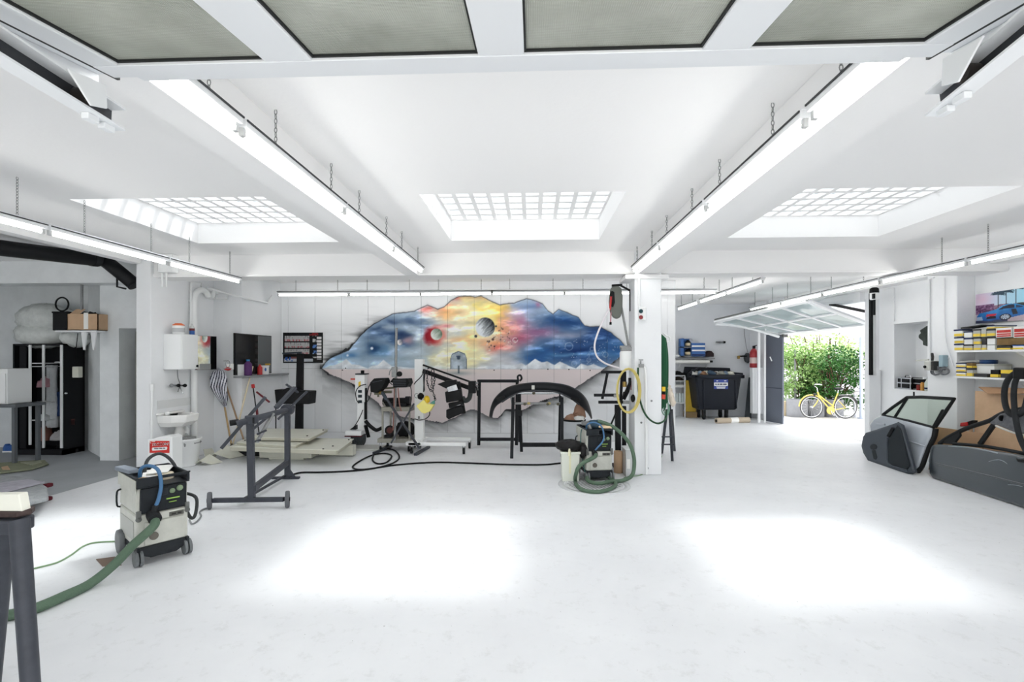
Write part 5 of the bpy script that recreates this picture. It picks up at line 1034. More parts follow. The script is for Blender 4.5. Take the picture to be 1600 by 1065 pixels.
# ================================================================== DUST EXTRACTORS
BODY = mat('extractor light grey', (196,197,188), .45, var=.12, scale=9); DARK = mat('extractor dark panel', (36,40,44), .45, var=.25, scale=16); LAM = mat('green lettering', (150,190,80), .5)
def vacuum(label, loc, rz):
    t = thing('dust_extractor', label, 'vacuum cleaner', loc, rz, None); W, Dp = .19, .28
    k = dict(local=True)
    mk('lower_body', MB().prism([(-W,-Dp,.15),(W,-Dp,.15),(W,-Dp,.43),(-W,-Dp,.43)], (0,2*Dp,0)), BODY, t, .015, **k)
    mk('front_cover', MB().box((-W*.72,-Dp-.016,.165), (W*.82,-Dp,.36)), BODY, t, .006, **k)
    mk('cover_strip', MB().box((-W*.72,-Dp-.012,.368), (W*.95,-Dp,.425)), BODY, t, .004, **k)
    lp = mk('type_plate', MB().box((W*.22,-Dp-.018,.372), (W*.80,-Dp-.01,.41)), mat('plate grey', (92,92,86), .5), t, .002, **k)
    mk('print', MB().box((W*.3,-Dp-.0195,.384), (W*.48,-Dp-.017,.398)).box((W*.54,-Dp-.0195,.384), (W*.7,-Dp-.017,.398)), mat('dark print', (50,50,48), .5), lp, **k)
    mk('head', MB().prism([(-W,-Dp+.02,.43),(W,-Dp+.02,.43),(W,-Dp+.0,.66),(-W,-Dp+.0,.66)], (0,2*Dp-.02,0)), BODY, t, .02, **k)
    fp = mk('control_panel', MB().prism([(-W*.88,-Dp-.006,.435),(W*.93,-Dp-.006,.435),(W*.93,-Dp-.022,.655),(-W*.88,-Dp-.022,.655)], (0,.03,0)), DARK, t, .012, **k)
    mk('socket_flap', MB().box((-W*.18,-Dp-.034,.575), (W*.16,-Dp-.018,.64)), DARK, fp, .006, **k)
    for (x, z, r) in ((.32*W, .60, .022), (.62*W, .615, .026)): mk('dial', MB().lathe([(r,-.024),(r*.9,-.036),(.0,-.038)], (x,-Dp,z), 14, 'y'), mat('dial green grey', (120,140,110), .5), fp, **k)
    mk('lettering', MB().box((.1*W,-Dp-.024,.53), (.62*W,-Dp-.018,.54)).box((.2*W,-Dp-.022,.5), (.5*W,-Dp-.016,.506)), LAM, fp, **k)
    tr_ = MB().box((-W-.005,-Dp-.03,.66), (W+.005,Dp,.672))
    for q in (((-W-.005,-Dp-.03,.672),(-W*.05,-Dp-.005,.745)),((-W*.05,-Dp-.03,.725),(W+.005,-Dp-.005,.745)),((W*.9,-Dp-.03,.672),(W+.005,-Dp-.005,.745)),((-W-.005,-Dp,.672),(-W+.02,Dp,.745)),((W-.015,-Dp,.672),(W+.005,Dp,.745)),((-W,Dp-.02,.672),(W,Dp,.745))): tr_.box(*q)
    mk('top_tray', tr_, DARK, t, .006, **k); mk('grey_side', MB().box((-W-.012,-Dp-.01,.62), (-W-.006,Dp,.73)), BODY, t, **k)
    mk('tray_edge', MB().box((-W-.01,-Dp-.032,.74), (W+.01,-Dp-.02,.752)), DARK, t, .003, **k)
    for s in (-1, 1): mk('latch', MB().box((s*W*.94-.018,-Dp-.022,.40), (s*W*.94+.018,-Dp+.0,.47)).cyl((s*W*.94,-Dp-.022,.40), (s*W*.94,-Dp-.005,.40), .022, 10), mat('latch grey', (104,106,104), .45), t, .005, **k)
    pt_ = mk('hose_port', MB().lathe([(.042,-.03),(.046,-.025),(.046,.0),(.034,.02)], (-W*.42,-Dp-.02,.40), 18, 'y'), mat('port grey', (130,132,130), .4), t, **k)
    mk('plug', MB().lathe([(.032,-.012),(.034,-.006),(.034,0)], (-W*.38,-Dp-.018,.235), 18, 'y'), mat('plug grey', (110,106,98), .5), t, **k)
    mk('chassis', MB().prism([(-W,-Dp-.01,.155),(W,-Dp-.01,.155),(W,-Dp-.01,.10),(W*.5,-Dp-.03,.055),(-W*.5,-Dp-.03,.055),(-W,-Dp-.01,.10)], (0,2*Dp,0)), DARK, t, .012, **k)
    for s in (-1, 1):
        f = mk('caster', MB().cyl((s*(W-.01)-.028,-Dp+.0,.066), (s*(W-.01)-.006,-Dp+.0,.066), .066, 18).cyl((s*(W-.01)+.006,-Dp+.0,.066), (s*(W-.01)+.028,-Dp+.0,.066), .066, 18), mat('caster grey', (112,116,118), .5), t, .008, **k)
        mk('fork', MB().box((s*(W-.01)-.012,-Dp-.03,.06), (s*(W-.01)+.012,-Dp+.04,.16)), DARK, f, .006, **k)
        mk('rear_wheel', MB().lathe([(.06,-.02),(.105,-.02),(.11,0),(.105,.02),(.06,.02)], (s*(W+.015), Dp-.1,.11), 22, 'x'), mat('caster grey', (112,116,118), .5), t, **k)
    mk('side_groove', MB().box((-W-.004,-Dp*.7,.2), (-W-.0005,Dp*.8,.36)), mat('panel grey', (176,178,172), .5), t, .002, **k)
    mk('cord_hook', MB().tube([(-W-.005,Dp-.08,.58), (-W-.035,Dp-.08,.56), (-W-.035,Dp-.08,.44), (-W-.01,Dp-.08,.42)], .008, 6, 3), DARK, t, **k)
    return t
R1 = math.radians(53); v1 = V((-3.47, 4.29, 0)); vac = vacuum('grey and black dust extractor on casters, nearest the camera, with the green hose leading left', v1, R1)
def L1(x, y, z): return v1+V((x*math.cos(R1)-y*math.sin(R1), x*math.sin(R1)+y*math.cos(R1), z))
R2 = math.radians(9); fc = P(936.5, 740, 7.0); v2 = V((fc.x-.28*math.sin(R2), 7.0+.28*math.cos(R2), 0)); vacb = copy_tree(vac, v2, None, R2); tag(vacb, 'grey and black dust extractor beside the white pillar, above the round drain cover', 'vacuum cleaner')
def L2(x, y, z): return v2+V((x*math.cos(R2)-y*math.sin(R2), x*math.sin(R2)+y*math.cos(R2), z))
hm = bpy.data.materials.new('ribbed green hose'); hm.use_nodes = True; n = hm.node_tree.nodes; l = hm.node_tree.links; b = n['Principled BSDF']; b.inputs['Base Color'].default_value = (*srgb(84,108,88), 1); b.inputs['Roughness'].default_value = .7
no = n.new('ShaderNodeTexNoise'); no.inputs['Scale'].default_value = 90; tc = n.new('ShaderNodeTexCoord'); l.new(tc.outputs['Object'], no.inputs['Vector']); bp = n.new('ShaderNodeBump'); bp.inputs['Strength'].default_value = .5; bp.inputs['Distance'].default_value = .01; l.new(no.outputs[0], bp.inputs['Height']); l.new(bp.outputs[0], b.inputs['Normal'])
def hose(name, pts, r, m, lab, sub=6, seg=10, cuff=None, cat='hose'):
    t = thing(name, lab, cat, tuple(pts[0])); mk('tube', MB().tube(pts, r, seg, sub), m, t)
    if cuff: mk('cuff', MB().tube(cuff[:-1], cuff[-1], 12), RUB, t)
    return t
pa = L1(-.08, -.32, .40)
hose('suction_hose', [pa+V((.0,0,0)), L1(-.10,-.40,.35), P(207,852,3.80), P(178,882,3.72), G(140,912,.037), G(100,931,.037), G(52,951,.037), G(0,963,.037), G(-60,968,.037)], .036, hm, 'thick green suction hose curving over the floor to the left edge', cuff=[L1(-.08,-.28,.42), L1(-.08,-.37,.395), .05])
hose('air_hose', [L1(-.13,-.12,.70), L1(-.13,-.15,.80), L1(-.09,-.20,.83), L1(-.04,-.28,.80), L1(-.03,-.335,.68), L1(-.05,-.345,.56), L1(-.07,-.34,.50)], .015, BLUEH, 'blue air hose arching over the near dust extractor', cuff=[L1(-.07,-.34,.51), L1(-.085,-.325,.43), .022])
hose('power_cable', [L1(-.06,.05,.70), L1(-.02,.1,.83), L1(.08,.12,.87), L1(.17,.08,.78), L1(.22,.0,.58), L1(.24,-.08,.34), L1(.26,-.14,.27), L1(.30,-.12,.3), L1(.34,.0,.42), L1(.28,.2,.45)], .015, DKG, 'dark grey cable arching from the top of the near dust extractor down its far side', cat='cable')
solo('extension_lead', MB().tube([G(x, y, .008) for x, y in ((-20,905),(30,893),(60,886),(90,878),(112,866),(130,853),(150,847),(190,845))], .007, 6, 5), mat('green cable', (120,150,110), .5), 'thin green cable lying on the floor left of the near dust extractor', 'cable')
solo('sanding_discs', MB().lathe([(.075,0),(.075,.03),(.07,.05),(.05,.055)], L1(.06,-.08,.673), 18).lathe([(.07,0),(.07,.03)], L1(.03,.1,.673), 18), mat('pale abrasive', (214,204,182), .9, var=.15, scale=20), 'pale sanding discs piled in the tray of the near dust extractor', 'discs')
solo('paper_sheets', MB().bar(L1(-.06,-.16,.70), L1(.02,.1,.73), .14, .012).bar(L1(.0,-.1,.735), L1(.12,.14,.75), .16, .008), PAPER, 'loose white papers on top of the near dust extractor', 'paper', bevel=.003)
solo('sanding_block', MB().bar(L1(-.19,.27,.765), L1(-.15,-.02,.765), .08, .035), mat('grey blue foam', (120,128,138), .8), 'long grey-blue sanding block on the rear edge of the near dust extractor', 'tool', bevel=.006)
solo('glove', MB().blob(L1(-.12,-.2,.705), .05, .035, .03, .25, 12, 8, 3), mat('tan glove', (196,170,140), .9), 'tan glove in the tray corner of the near dust extractor', 'glove')
solo('cardboard_scrap', MB().prism([G(x, y, .006) for x, y in ((150,873),(180,869),(190,882),(160,884))], (0,0,-.005)), mat('brown grey scrap', (130,112,100), .9), 'brown scrap on the floor behind the near dust extractor', 'scrap')
# hose of the second extractor
pb = L2(-.08,-.33,.41); q = [pb, L2(-.1,-.4,.38), P(907,726,6.72), P(900,740,6.70), G(899,752,.03), G(904,761,.03), G(915,766.5,.03), G(934,768,.03), G(952,764,.03), G(962,757,.03), G(957,749,.035), G(944,742,.06), G(928,741.5,.07), G(917.5,746,.07), G(921,752,.07), G(936,755,.07), G(954,752,.05), G(974,750,.04), G(987,743,.10), P(991,728,7.02), P(990,711,7.02), P(983,692,7.05), P(970,676,7.05), P(955,665,7.1), P(940,659,7.15), P(936,658,7.2)]
hose('suction_hose', q, .027, hm, 'green suction hose coiled on the drain cover before the second dust extractor', cuff=[L2(-.08,-.29,.42), L2(-.085,-.36,.40), .04])
hose('air_hose', [L2(-.14,-.1,.70), L2(-.16,-.2,.80), L2(-.08,-.24,.84), L2(.02,-.28,.80), L2(.05,-.33,.68), L2(.03,-.34,.58), L2(-.05,-.34,.49), L2(-.08,-.34,.46)], .012, BLUEH, 'blue air hose looping down the front of the second dust extractor')
hose('extension_lead', [L2(-.15,0,.72), L2(-.22,-.1,.70), L2(-.24,-.15,.5), L2(-.23,-.2,.3), L2(-.2,-.24,.12)], .008, mat('teal cable', (70,110,105), .5), 'thin teal cable hanging down the side of the second dust extractor', 4, 6, None, 'cable')
solo('rag', MB().blob(L2(.02,.05,.76), .15, .12, .07, .3, 14, 8, 12, -.085), mat('blue grey rag', (70,92,108), .9, var=.4, scale=25), 'blue-grey rag heaped in the tray of the second dust extractor', 'cloth')
solo('sanding_disc', MB().lathe([(.10,0),(.102,.012),(.08,.03)], L2(.13,-.16,.753), 18), mat('cream foam', (230,206,170), .8), 'round cream sanding pad on the tray rim of the second dust extractor', 'disc')
solo('gun', MB().bar(L2(-.1,-.05,.80), L2(-.16,.06,.79), .05, .06).bar(L2(-.1,-.05,.79), L2(-.08,-.1,.72), .04, .04), STEEL, 'small metal spray gun in the tray of the second dust extractor', 'tool', bevel=.006)
# drain cover
dc = G(928, 757); t = thing('drain_cover', 'round white painted drain cover with rows of slots, let into the floor by the pillar', 'drain cover', (dc.x, dc.y, 0))
mk('ring', MB().lathe([(.50,.0),(.50,.005),(.42,.007),(.42,0)], (dc.x, dc.y, .0), 40, cap=False), mat('cover paint', (206,208,210), .5, var=.1, scale=10), t); mk('plate', MB().lathe([(.405,.0),(.40,.010)], (dc.x, dc.y, 0), 40), mat('cover paint', (206,208,210), .5, var=.1, scale=10), t)
m = MB()
for i in range(-7, 8):
    for j in range(-10, 11):
        x, y = i*.052+(.026 if j % 2 else 0), j*.036
        if math.hypot(x, y) < .365: m.prism([(dc.x+x-.017,dc.y+y,.0108),(dc.x+x-.006,dc.y+y-.010,.0108),(dc.x+x+.017,dc.y+y-.002,.0108),(dc.x+x+.006,dc.y+y+.010,.0108)], (0,0,-.002))
mk('slots', m, mat('dark slot', (52,54,54), .8), t, kind='stuff')
c = G(967, 739); solo('paper_roll', MB().lathe([(.032,0),(.068,0),(.068,.33),(.032,.33),(.032,.0)], (c.x, c.y+.06, 0), 22, cap=False), CARD, 'brown paper roll standing upright beside the second dust extractor', 'roll')
a, b_ = G(973, 739), P(990, 702, 7.3); t = thing('clear_bin', 'clear plastic bin with a white label by the foot of the pillar', 'bin', ((a.x+b_.x)/2, 7.4, 0))
m = MB()
for s in (((a.x,7.28,.0),(b_.x-.02,7.285,b_.z)),((a.x,7.55,0),(b_.x-.02,7.555,b_.z)),((a.x,7.28,0),(a.x+.005,7.55,b_.z)),((b_.x-.025,7.28,0),(b_.x-.02,7.55,b_.z)),((a.x,7.28,0),(b_.x-.02,7.55,.006))): m.box(*s)
mk('walls', m, mat('milky clear plastic', (205,208,208), .3), t); mk('label', MB().box((a.x+.02,7.274,.12), (a.x+.07,7.279,.26)), PAPER, t); mk('lid', MB().box((a.x-.01,7.27,b_.z), (b_.x-.01,7.57,b_.z+.012)), WPLA, t, .003)
# black part rack behind the extractor
Yr = 7.75; r = lambda x, y, dy=0: P(x, y, Yr+dy)
t = thing('parts_rack', 'black steel parts rack with sticking-out arms, behind the second dust extractor', 'rack', tuple(G(968, 722)))
for (x0, y0, x1, y1, w_, dy) in ((965,632,966,718,.09,0),(975,634,975,716,.065,.1)): a, b_ = r(x0,y0,dy), r(x1,y1,dy); b_.z = .02; mk('post', MB().bar(a, b_, w_, .06, (0,1,0)), BLKM, t, .005)
a = r(960,702); mk('base', MB().box((a.x, Yr-.12, 0), (r(981,702).x, Yr+.25, .05)), BLKM, t, .006)
for (x0, y0, x1, y1, dy) in ((928,617,966,617,-.1),(935,628,982,628,-.05),(939,581,972,581,.05)): mk('arm', MB().bar(r(x0,y0,dy), r(x1,y1,dy), .045, .045), BLKM, t, .004)
mk('column', MB().bar(r(972,581,.05), r(969,640,.05), .04, .04), BLKM, t); mk('hanging_rod', MB().bar(r(949,583,.0), r(941,623,-.08), .03, .03), BLKM, t); mk('lever', MB().cyl(r(955,662,-.15), r(984,596,-.15), .014, 8), BLK, t)
mk('coupling', MB().cbox(r(963,618,-.1), .09, .06, .05).cbox(r(978,628,-.05), .1, .06, .05), STEEL, t, .006)

# ================================================================== THE PILLAR
YF = 7.40
a, b_ = P(996.5, 501, YF), P(1008, 480, YF); t = thing('switch_box', 'white switch box with a green and a red button on the pillar', 'switch', ((a.x+b_.x)/2, YF-.04, a.z))
mk('casing', MB().box((a.x, YF-.07, a.z), (b_.x, YF-.001, b_.z)), WPLA, t, .012)
for py, m_ in ((486, mat('dark green button', (40,70,76), .4)), (495.5, mat('dark red button', (132,40,44), .4))): q = P(1001.5, py, YF-.07); mk('button', MB().lathe([(.026,-.02),(.03,-.012),(.032,.0)], (q.x, YF-.07, q.z), 16, 'y'), m_, t)
mk('conduit', MB().cyl((P(998,480,YF).x, YF-.025, b_.z), (P(998,480,YF).x, YF-.025, BB-.06), .018, 8), WPLA, t)
t = thing('water_tap', 'small brass tap on a white standpipe on the pillar front', 'tap', tuple(P(1002, 572, YF-.06)))
mk('standpipe', MB().tube([P(1004,572,YF-.05), P(1008,574,YF-.05), P(1009,582,YF-.05), V((P(1009,582,YF).x, YF-.05, .02))], .022, 10), WPLA, t)
mk('valve', MB().cbox(P(1002,571,YF-.06), .07, .06, .05).cyl(P(1001,570,YF-.06), P(1001,563,YF-.06), .012, 8), STEEL, t, .008); mk('handle', MB().bar(P(998,562,YF-.06), P(1005,562,YF-.06), .02, .014), MGRY, t, .003)
hose('garden_hose', [P(997,574,YF-.07), P(997,590,YF-.07), P(998,612,YF-.08), P(1002,632,YF-.08), P(1009,648,YF-.1), P(1019,658,YF-.1), P(1030,661,YF-.08), P(1040,654,YF+.05), P(1041,640,YF+.1)], .014, GREENH, 'single dark green hose sagging from the pillar tap around the corner')
for i, (px, py) in enumerate(((1018,626),(1002,660),(1012,731))): q = P(px, py, YF); solo('wall_plug', MB().lathe([(.012,-.012),(.016,-.006),(.016,0)], (q.x, YF, q.z), 10, 'y'), MGRY, 'small dark plug in the pillar front, ' + ['upper', 'middle', 'lowest by the floor'][i], 'plug')
# hose reel and bracket
Yh = 7.72; r = lambda x, y, dy=0: P(x, y, Yh+dy)
t = thing('hose_reel', 'grey hose reel in a black bracket high on the left side of the pillar', 'reel', tuple(r(962, 497)))
pts = [(953,452),(957,447),(966,446),(971,450),(973,462),(972.5,482),(970,494),(964,497),(958,495),(953,486),(951,470)]
mk('casing', MB().prism([r(x, y, -.05) for x, y in pts], (.03, .2, 0)), mat('reel grey', (104,108,102), .5), t, .02)
mk('slot', MB().prism([r(x, y, -.054) for x, y in ((953,458),(956,454),(960,456),(961,472),(958,480),(954,478))], (0, .006, 0)), BLK, t, .002); mk('red_hose', MB().tube([r(955,463,-.06), r(954,474,-.06), r(953,484,-.06)], .016, 8), RED, t)
mk('bracket', MB().bar(r(956,446,.05), r(972,445,.05), .05, .03).bar(r(970,446,.05), r(985,454,.0), .035, .03).bar(r(985,454,.0), r(985.5,486,.0), .03, .04, (0,1,0)), BLK, t)
mk('guide', MB().cyl(r(955,480,-.04), r(954,503,-.04), .01, 6), mat('pink cable', (170,110,120), .5), t); mk('stop', MB().cyl(r(954,503,-.04), r(954,507,-.04), .018, 8), BLK, t)
hose('air_hose', [r(952,482,-.06), r(943,500,-.1), r(934,520,-.15), r(929,540,-.18), r(933,557,-.18), r(945,567,-.15), r(958,572,-.1), r(970,576,-.05)], .014, mat('white hose', (226,222,226), .4), 'white air hose hanging in an arc from the reel to the filter')
mk_p = thing('air_pipe', 'slanting steel air pipe from the reel bracket down to the filter', 'pipe', tuple(r(980, 545))); mk('pipe', MB().tube([r(967,459,.05), r(973,490,.05), r(980,530,.03), r(983,546,.0)], .018, 8), STEEL, mk_p)
t = thing('air_filter', 'white air filter housing with fittings and couplings on the side of the pillar', 'filter', tuple(r(978, 577)))
a, b_ = r(968.5, 577, -.05), r(988, 548, -.05); mk('housing', MB().lathe([(.09,0),(.1,.02),(.1,b_.z-a.z-.03),(.085,b_.z-a.z)], ((a.x+b_.x)/2, Yh-.05, a.z), 20), WPLA, t)
mk('head', MB().cbox(((a.x+b_.x)/2, Yh-.05, b_.z+.03), .17, .12, .06).cyl((a.x, Yh-.05, b_.z+.06), (b_.x, Yh-.05, b_.z+.06), .025, 10), STEEL, t, .008)
mk('coupling', MB().cyl(r(976,580,-.08), r(976,596,-.08), .025, 10).cyl(r(976,612,-.08), r(974,622,-.08), .022, 10), BLK, t); mk('brass_nut', MB().cyl(r(976,596,-.08), r(976,604,-.08), .035, 8), mat('brass', (150,125,70), .35, .8), t); mk('blow_gun', MB().tube([r(984,590,-.1), r(984,600,-.1), r(981,612,-.1), r(975,624,-.1)], .022, 8), BLK, t); mk('red_tag', MB().cbox(r(986.5,602,-.08), .02, .02, .14), mat('dark red tag', (150,70,80), .5), t)
mk('regulator', MB().blob(r(989,622,-.33), .035, .02, .06, .05), BLK, t)
t = thing('air_hose', 'coiled translucent yellow air hose hanging on the pillar under the filter', 'hose', tuple(P(982, 645, 7.3)))
m = MB()
for k in range(4):
    pts = []
    for i in range(24): aa = 2*math.pi*i/24; pts.append(P(981.5+(16.5+k*.8)*math.sin(aa)+k*.3, 610-(33+k*.7)*math.cos(aa)*(1.0), 7.30-.018*k))
    m.tube(pts, .010, 6, closed=True)
mk('coil', m, mat('yellow hose', (206,190,112), .35), t)
# green hoses on the far side of the pillar
t = thing('garden_hose', 'bundle of green hoses hanging beside the pillar with a red and yellow nozzle', 'hose', tuple(P(1038, 640, 7.55)))
m = MB(); Yg = 7.55; r = lambda x, y, dy=0: P(x, y, Yg+dy)
for k in range(7):
    o_ = k*1.55; m.tube([r(1033.5+o_,640-k*2,-.01*k), r(1033+o_*.9,600,-.01*k), r(1031+o_*1.05,550,-.01*k), r(1032+o_*.8,527+k*.6,0), r(1035+o_*.6,526+k,.03), r(1038+o_*.6,560,.05), r(1040+o_*.3,610,.03), r(1040-o_*.3,636+k,0)], .010, 7, 5)
mk('loops', m, mat('bright green hose', (44,94,66), .5), t)
mk('loop_end', MB().tube([r(1034,622), r(1034,640), r(1038,648), r(1043,645), r(1044,632), r(1040,622)], .009, 6, 5).tube([r(1036,622), r(1037,638), r(1041,650), r(1046,640), r(1043,626)], .008, 6, 5), mat('pale green hose', (120,160,140), .5), t)
mk('nozzle', MB().cyl(r(1037,604,-.12), r(1037,611,-.12), .028, 12), YEL, t); mk('nozzle_body', MB().cyl(r(1037,611,-.12), r(1037,616,-.12), .024, 12), BLK, t); mk('nozzle_grip', MB().cyl(r(1037,616,-.12), r(1036.5,623,-.12), .03, 12), mat('orange red', (206,74,52), .5), t)
mk('dark_hose', MB().tube([r(1031.5,536), r(1030.5,560), r(1033,590), r(1031,620), r(1031,640)], .008, 6, 4), BLK, t); mk('hook', MB().ring(r(1042,530,.05), .05, .012, 'y').cyl(r(1042,525,.05), r(1036,520,.05), .012, 8), WPLA, t)
m = MB(); 
for i in range(6): m.blob(r(1044+i*1.5, 606+i*4.5, .06), .045, .035, .06, .25, 9, 6, 90+i)
solo('cotton_rag', m, mat('cream cotton', (228,216,200), .95, bump=.5, bscale=30), 'cream cotton rag hanging beside the green hoses', 'cloth')
t = thing('folded_trestle', 'folded dark metal trestle legs leaning against the rear side of the pillar', 'trestle', tuple(G(1045, 715)))
for (x0, y0, x1, y1, Yq) in ((1042,640,1034,708,7.9),(1046,632,1050.5,720,7.55),(1049,640,1054,704,8.0)): a = P(x0, y0, 7.8); b_ = G(x1, y1); mk('leg', MB().bar(a, b_, .045, .03), GRYM, t, .006)
mk('rung', MB().bar(P(1034,682,7.75), P(1052,682,7.75), .02, .02), GRYM, t); mk('rung', MB().bar(P(1033,694,7.75), P(1053,694,7.75), .02, .02), GRYM, t)
cable('extension_lead', [(1034,712),(1030,722),(1022,732),(1012,737.5),(1000,742),(988,744),(975,746)], .007, mat('green cable', (120,150,110), .5), 'thin green cable running along the foot of the pillar')

# ================================================================== REAR RIGHT BAY
YQ = 14.88
a, b_ = P(1052, 559, YQ-.35), P(1117, 557, YQ-.35); z0 = a.z
t = thing('wall_shelf', 'white wall shelf over the waste container with curved brackets', 'shelf', ((a.x+b_.x)/2, YQ-.2, z0-.05))
mk('board', MB().box((a.x, YQ-.36, z0-.03), (b_.x, YQ, z0)), MGRY, t, .004)
for px in (1062, 1104): q = P(px, 565, YQ-.1); mk('bracket', MB().tube([(q.x, YQ-.3, z0-.03), (q.x, YQ-.2, z0-.12), (q.x, YQ-.03, z0-.3)], .022, 8, 4), WMET, t)
q0, q1 = P(1055, 564.5, YQ-.25), P(1108, 564.5, YQ-.25)
t = thing('masking_roll', 'long white masking paper roll hung under the wall shelf', 'roll', tuple(q0)); mk('paper', MB().cyl(q0, q1, .06, 16), PAPER, t); mk('core', MB().cyl(q1, q1+V((.1,0,0)), .03, 10), BLK, t)
def carton(px0, px1, py0, py1, Y, dep, mats, lab, grp, top=None):
    a, b_ = P(px0, py1, Y), P(px1, py0, Y); t = thing('product_box', lab, 'box', ((a.x+b_.x)/2, Y+dep/2, a.z), 0, grp); h_ = b_.z-a.z
    mk('carton', MB().box((a.x, Y, a.z+.001), (b_.x, Y+dep, b_.z)), mats[0], t, .004)
    if len(mats) > 1: mk('band', MB().box((a.x+.01, Y-.004, a.z+h_*.12), (b_.x-.01, Y, a.z+h_*.45)), mats[1], t)
    if len(mats) > 2: mk('label', MB().box((a.x+(b_.x-a.x)*.2, Y-.006, a.z+h_*.5), (b_.x-(b_.x-a.x)*.2, Y-.001, a.z+h_*.88)), mats[2], t)
    return t
DB = mat('display blue', (52,98,160), .5); NAV = mat('navy card', (38,48,84), .5)
PT = [(1064,1081,543,557,'lower'),(1064,1081,528.5,543,'upper')]
for (x0, x1, y0, y1, w_) in PT:
    a, b_ = P(x0, y1, YQ-.3), P(x1, y0, YQ-.3); t = thing('display_tray', 'blue display tray holding a black bottle on the wall shelf, the %s of two' % w_, 'box', ((a.x+b_.x)/2, YQ-.2, a.z), 0, 'display trays on the wall shelf')
    mk('back_card', MB().box((a.x, YQ-.08, a.z+.001), (b_.x, YQ-.06, b_.z)).box((a.x, YQ-.3, a.z+.001), (a.x+.09, YQ-.06, b_.z)), DB, t); mk('shelf_lip', MB().box((a.x, YQ-.3, a.z+.001), (b_.x, YQ-.06, a.z+.03)), MGRY, t)
    q = P(x0+11, y1, YQ-.2); mk('bottle', MB().lathe([(.08,.0),(.085,.02),(.085,.12),(.05,.18),(.03,.2)], (q.x, YQ-.19, a.z+.032), 14), BLK, t); mk('label', MB().lathe([(.087,.03),(.087,.11)], (q.x, YQ-.19, a.z+.032), 14, cap=False), mat('cream label', (222,204,170), .6), t)
for (x0, x1, y0, y1, w_) in ((1080.5,1102,549,556.5,'bottom'),(1080.5,1102,542.5,549,'middle'),(1080.5,1102,535.5,542.5,'top')): carton(x0, x1, y0, y1, YQ-.32, .26, (DB, PAPER if w_ != 'bottom' else NAV), '%s blue and white product carton of the pile beside the display trays' % w_, 'blue cartons on the wall shelf')
t = solo('tool_bag', MB().prism([P(x, y, YQ-.3) for x, y in ((1102.5,557),(1103,551),(1108,547.5),(1112,548),(1116,552),(1116,557))], (0,.22,0)), mat('dark brown cloth', (52,42,44), .8), 'dark brown tool bag at the end of the wall shelf', 'bag', bevel=.02)
solo('cloth_heap', MB().blob(P(1058,556.5,YQ-.2)+V((0,0,.0)), .1, .09, .06, .2, 10, 6, 4, -.005), WPLA, 'small white cloth heap at the near end of the wall shelf', 'cloth')
# drawer rack
t = thing('storage_rack', 'white wire storage rack with trays half hidden behind the pillar', 'rack', tuple(P(1062, 645, YQ-.4)))
a, b_ = P(1044, 629, YQ-.45), P(1071, 586, YQ-.45)
for x in (a.x, b_.x-.025):
    for y in (YQ-.45, YQ-.06): mk('post', MB().box((x, y, 0), (x+.025, y+.025, b_.z)), WMET, t)
for py in (586, 594.5, 604, 629): z = P(1060, py, YQ-.45).z; mk('shelf', MB().box((a.x, YQ-.45, z-.02), (b_.x, YQ-.04, z)), WMET, t)
zz = P(1060, 586, YQ-.45).z; solo('tool_pile', MB().blob((P(1058,586,YQ-.3).x, YQ-.25, zz+.04), .24, .14, .07, .3, 12, 7, 14, -.038), BLK, 'dark tools heaped on top of the white rack', 'tools')
zz = P(1060, 594.5, YQ-.45).z; solo('tool_pile', MB().blob((P(1060,594,YQ-.3).x, YQ-.25, zz+.04), .18, .12, .055, .3, 12, 7, 15, -.038), mat('brown black parts', (60,50,44), .8, var=.5, scale=20), 'brown and black parts on the upper tray of the white rack', 'tools')
zz = P(1060, 604, YQ-.45).z; q = P(1056, 604, YQ-.3); solo('paper_stack', MB().box((q.x-.1, YQ-.35, zz+.001), (q.x+.25, YQ-.1, zz+.05)), PAPER, 'white paper stack on the middle tray of the white rack', 'paper', bevel=.004)
zz = P(1060, 629, YQ-.45).z
for k, px in enumerate((1057.5, 1063, 1068)): q = P(px, 629, YQ-.3); solo('jar', MB().lathe([(.055,.001),(.06,.02),(.06,.2),(.04,.24),(.04,.27)], (q.x, YQ-.26, zz), 14), mat('pale jar', (200,210,210), .3), 'pale jar on the bottom tray of the white rack, %s from the pillar' % ['first', 'second', 'third'][k], 'jar', 'jars on the white rack')
# yellow board, cardboard
a, b_ = P(1072, 643, YQ-.35), P(1088, 594, YQ-.35)
solo('yellow_board', MB().box((a.x, YQ-.34, a.z+.002), (b_.x, YQ-.28, b_.z)), mat('yellow board', (206,172,56), .6, var=.1, scale=5), 'tall yellow board standing between the white rack and the waste container', 'board', bevel=.005)
c_ = P(1072, 650, YQ-.4); solo('cardboard_box', MB().box((c_.x, YQ-.42, 0), (P(1089,650,YQ-.4).x, YQ-.12, a.z)), mat('dull cardboard', (140,118,84), .9), 'low brown cardboard box under the yellow board', 'box', bevel=.005)
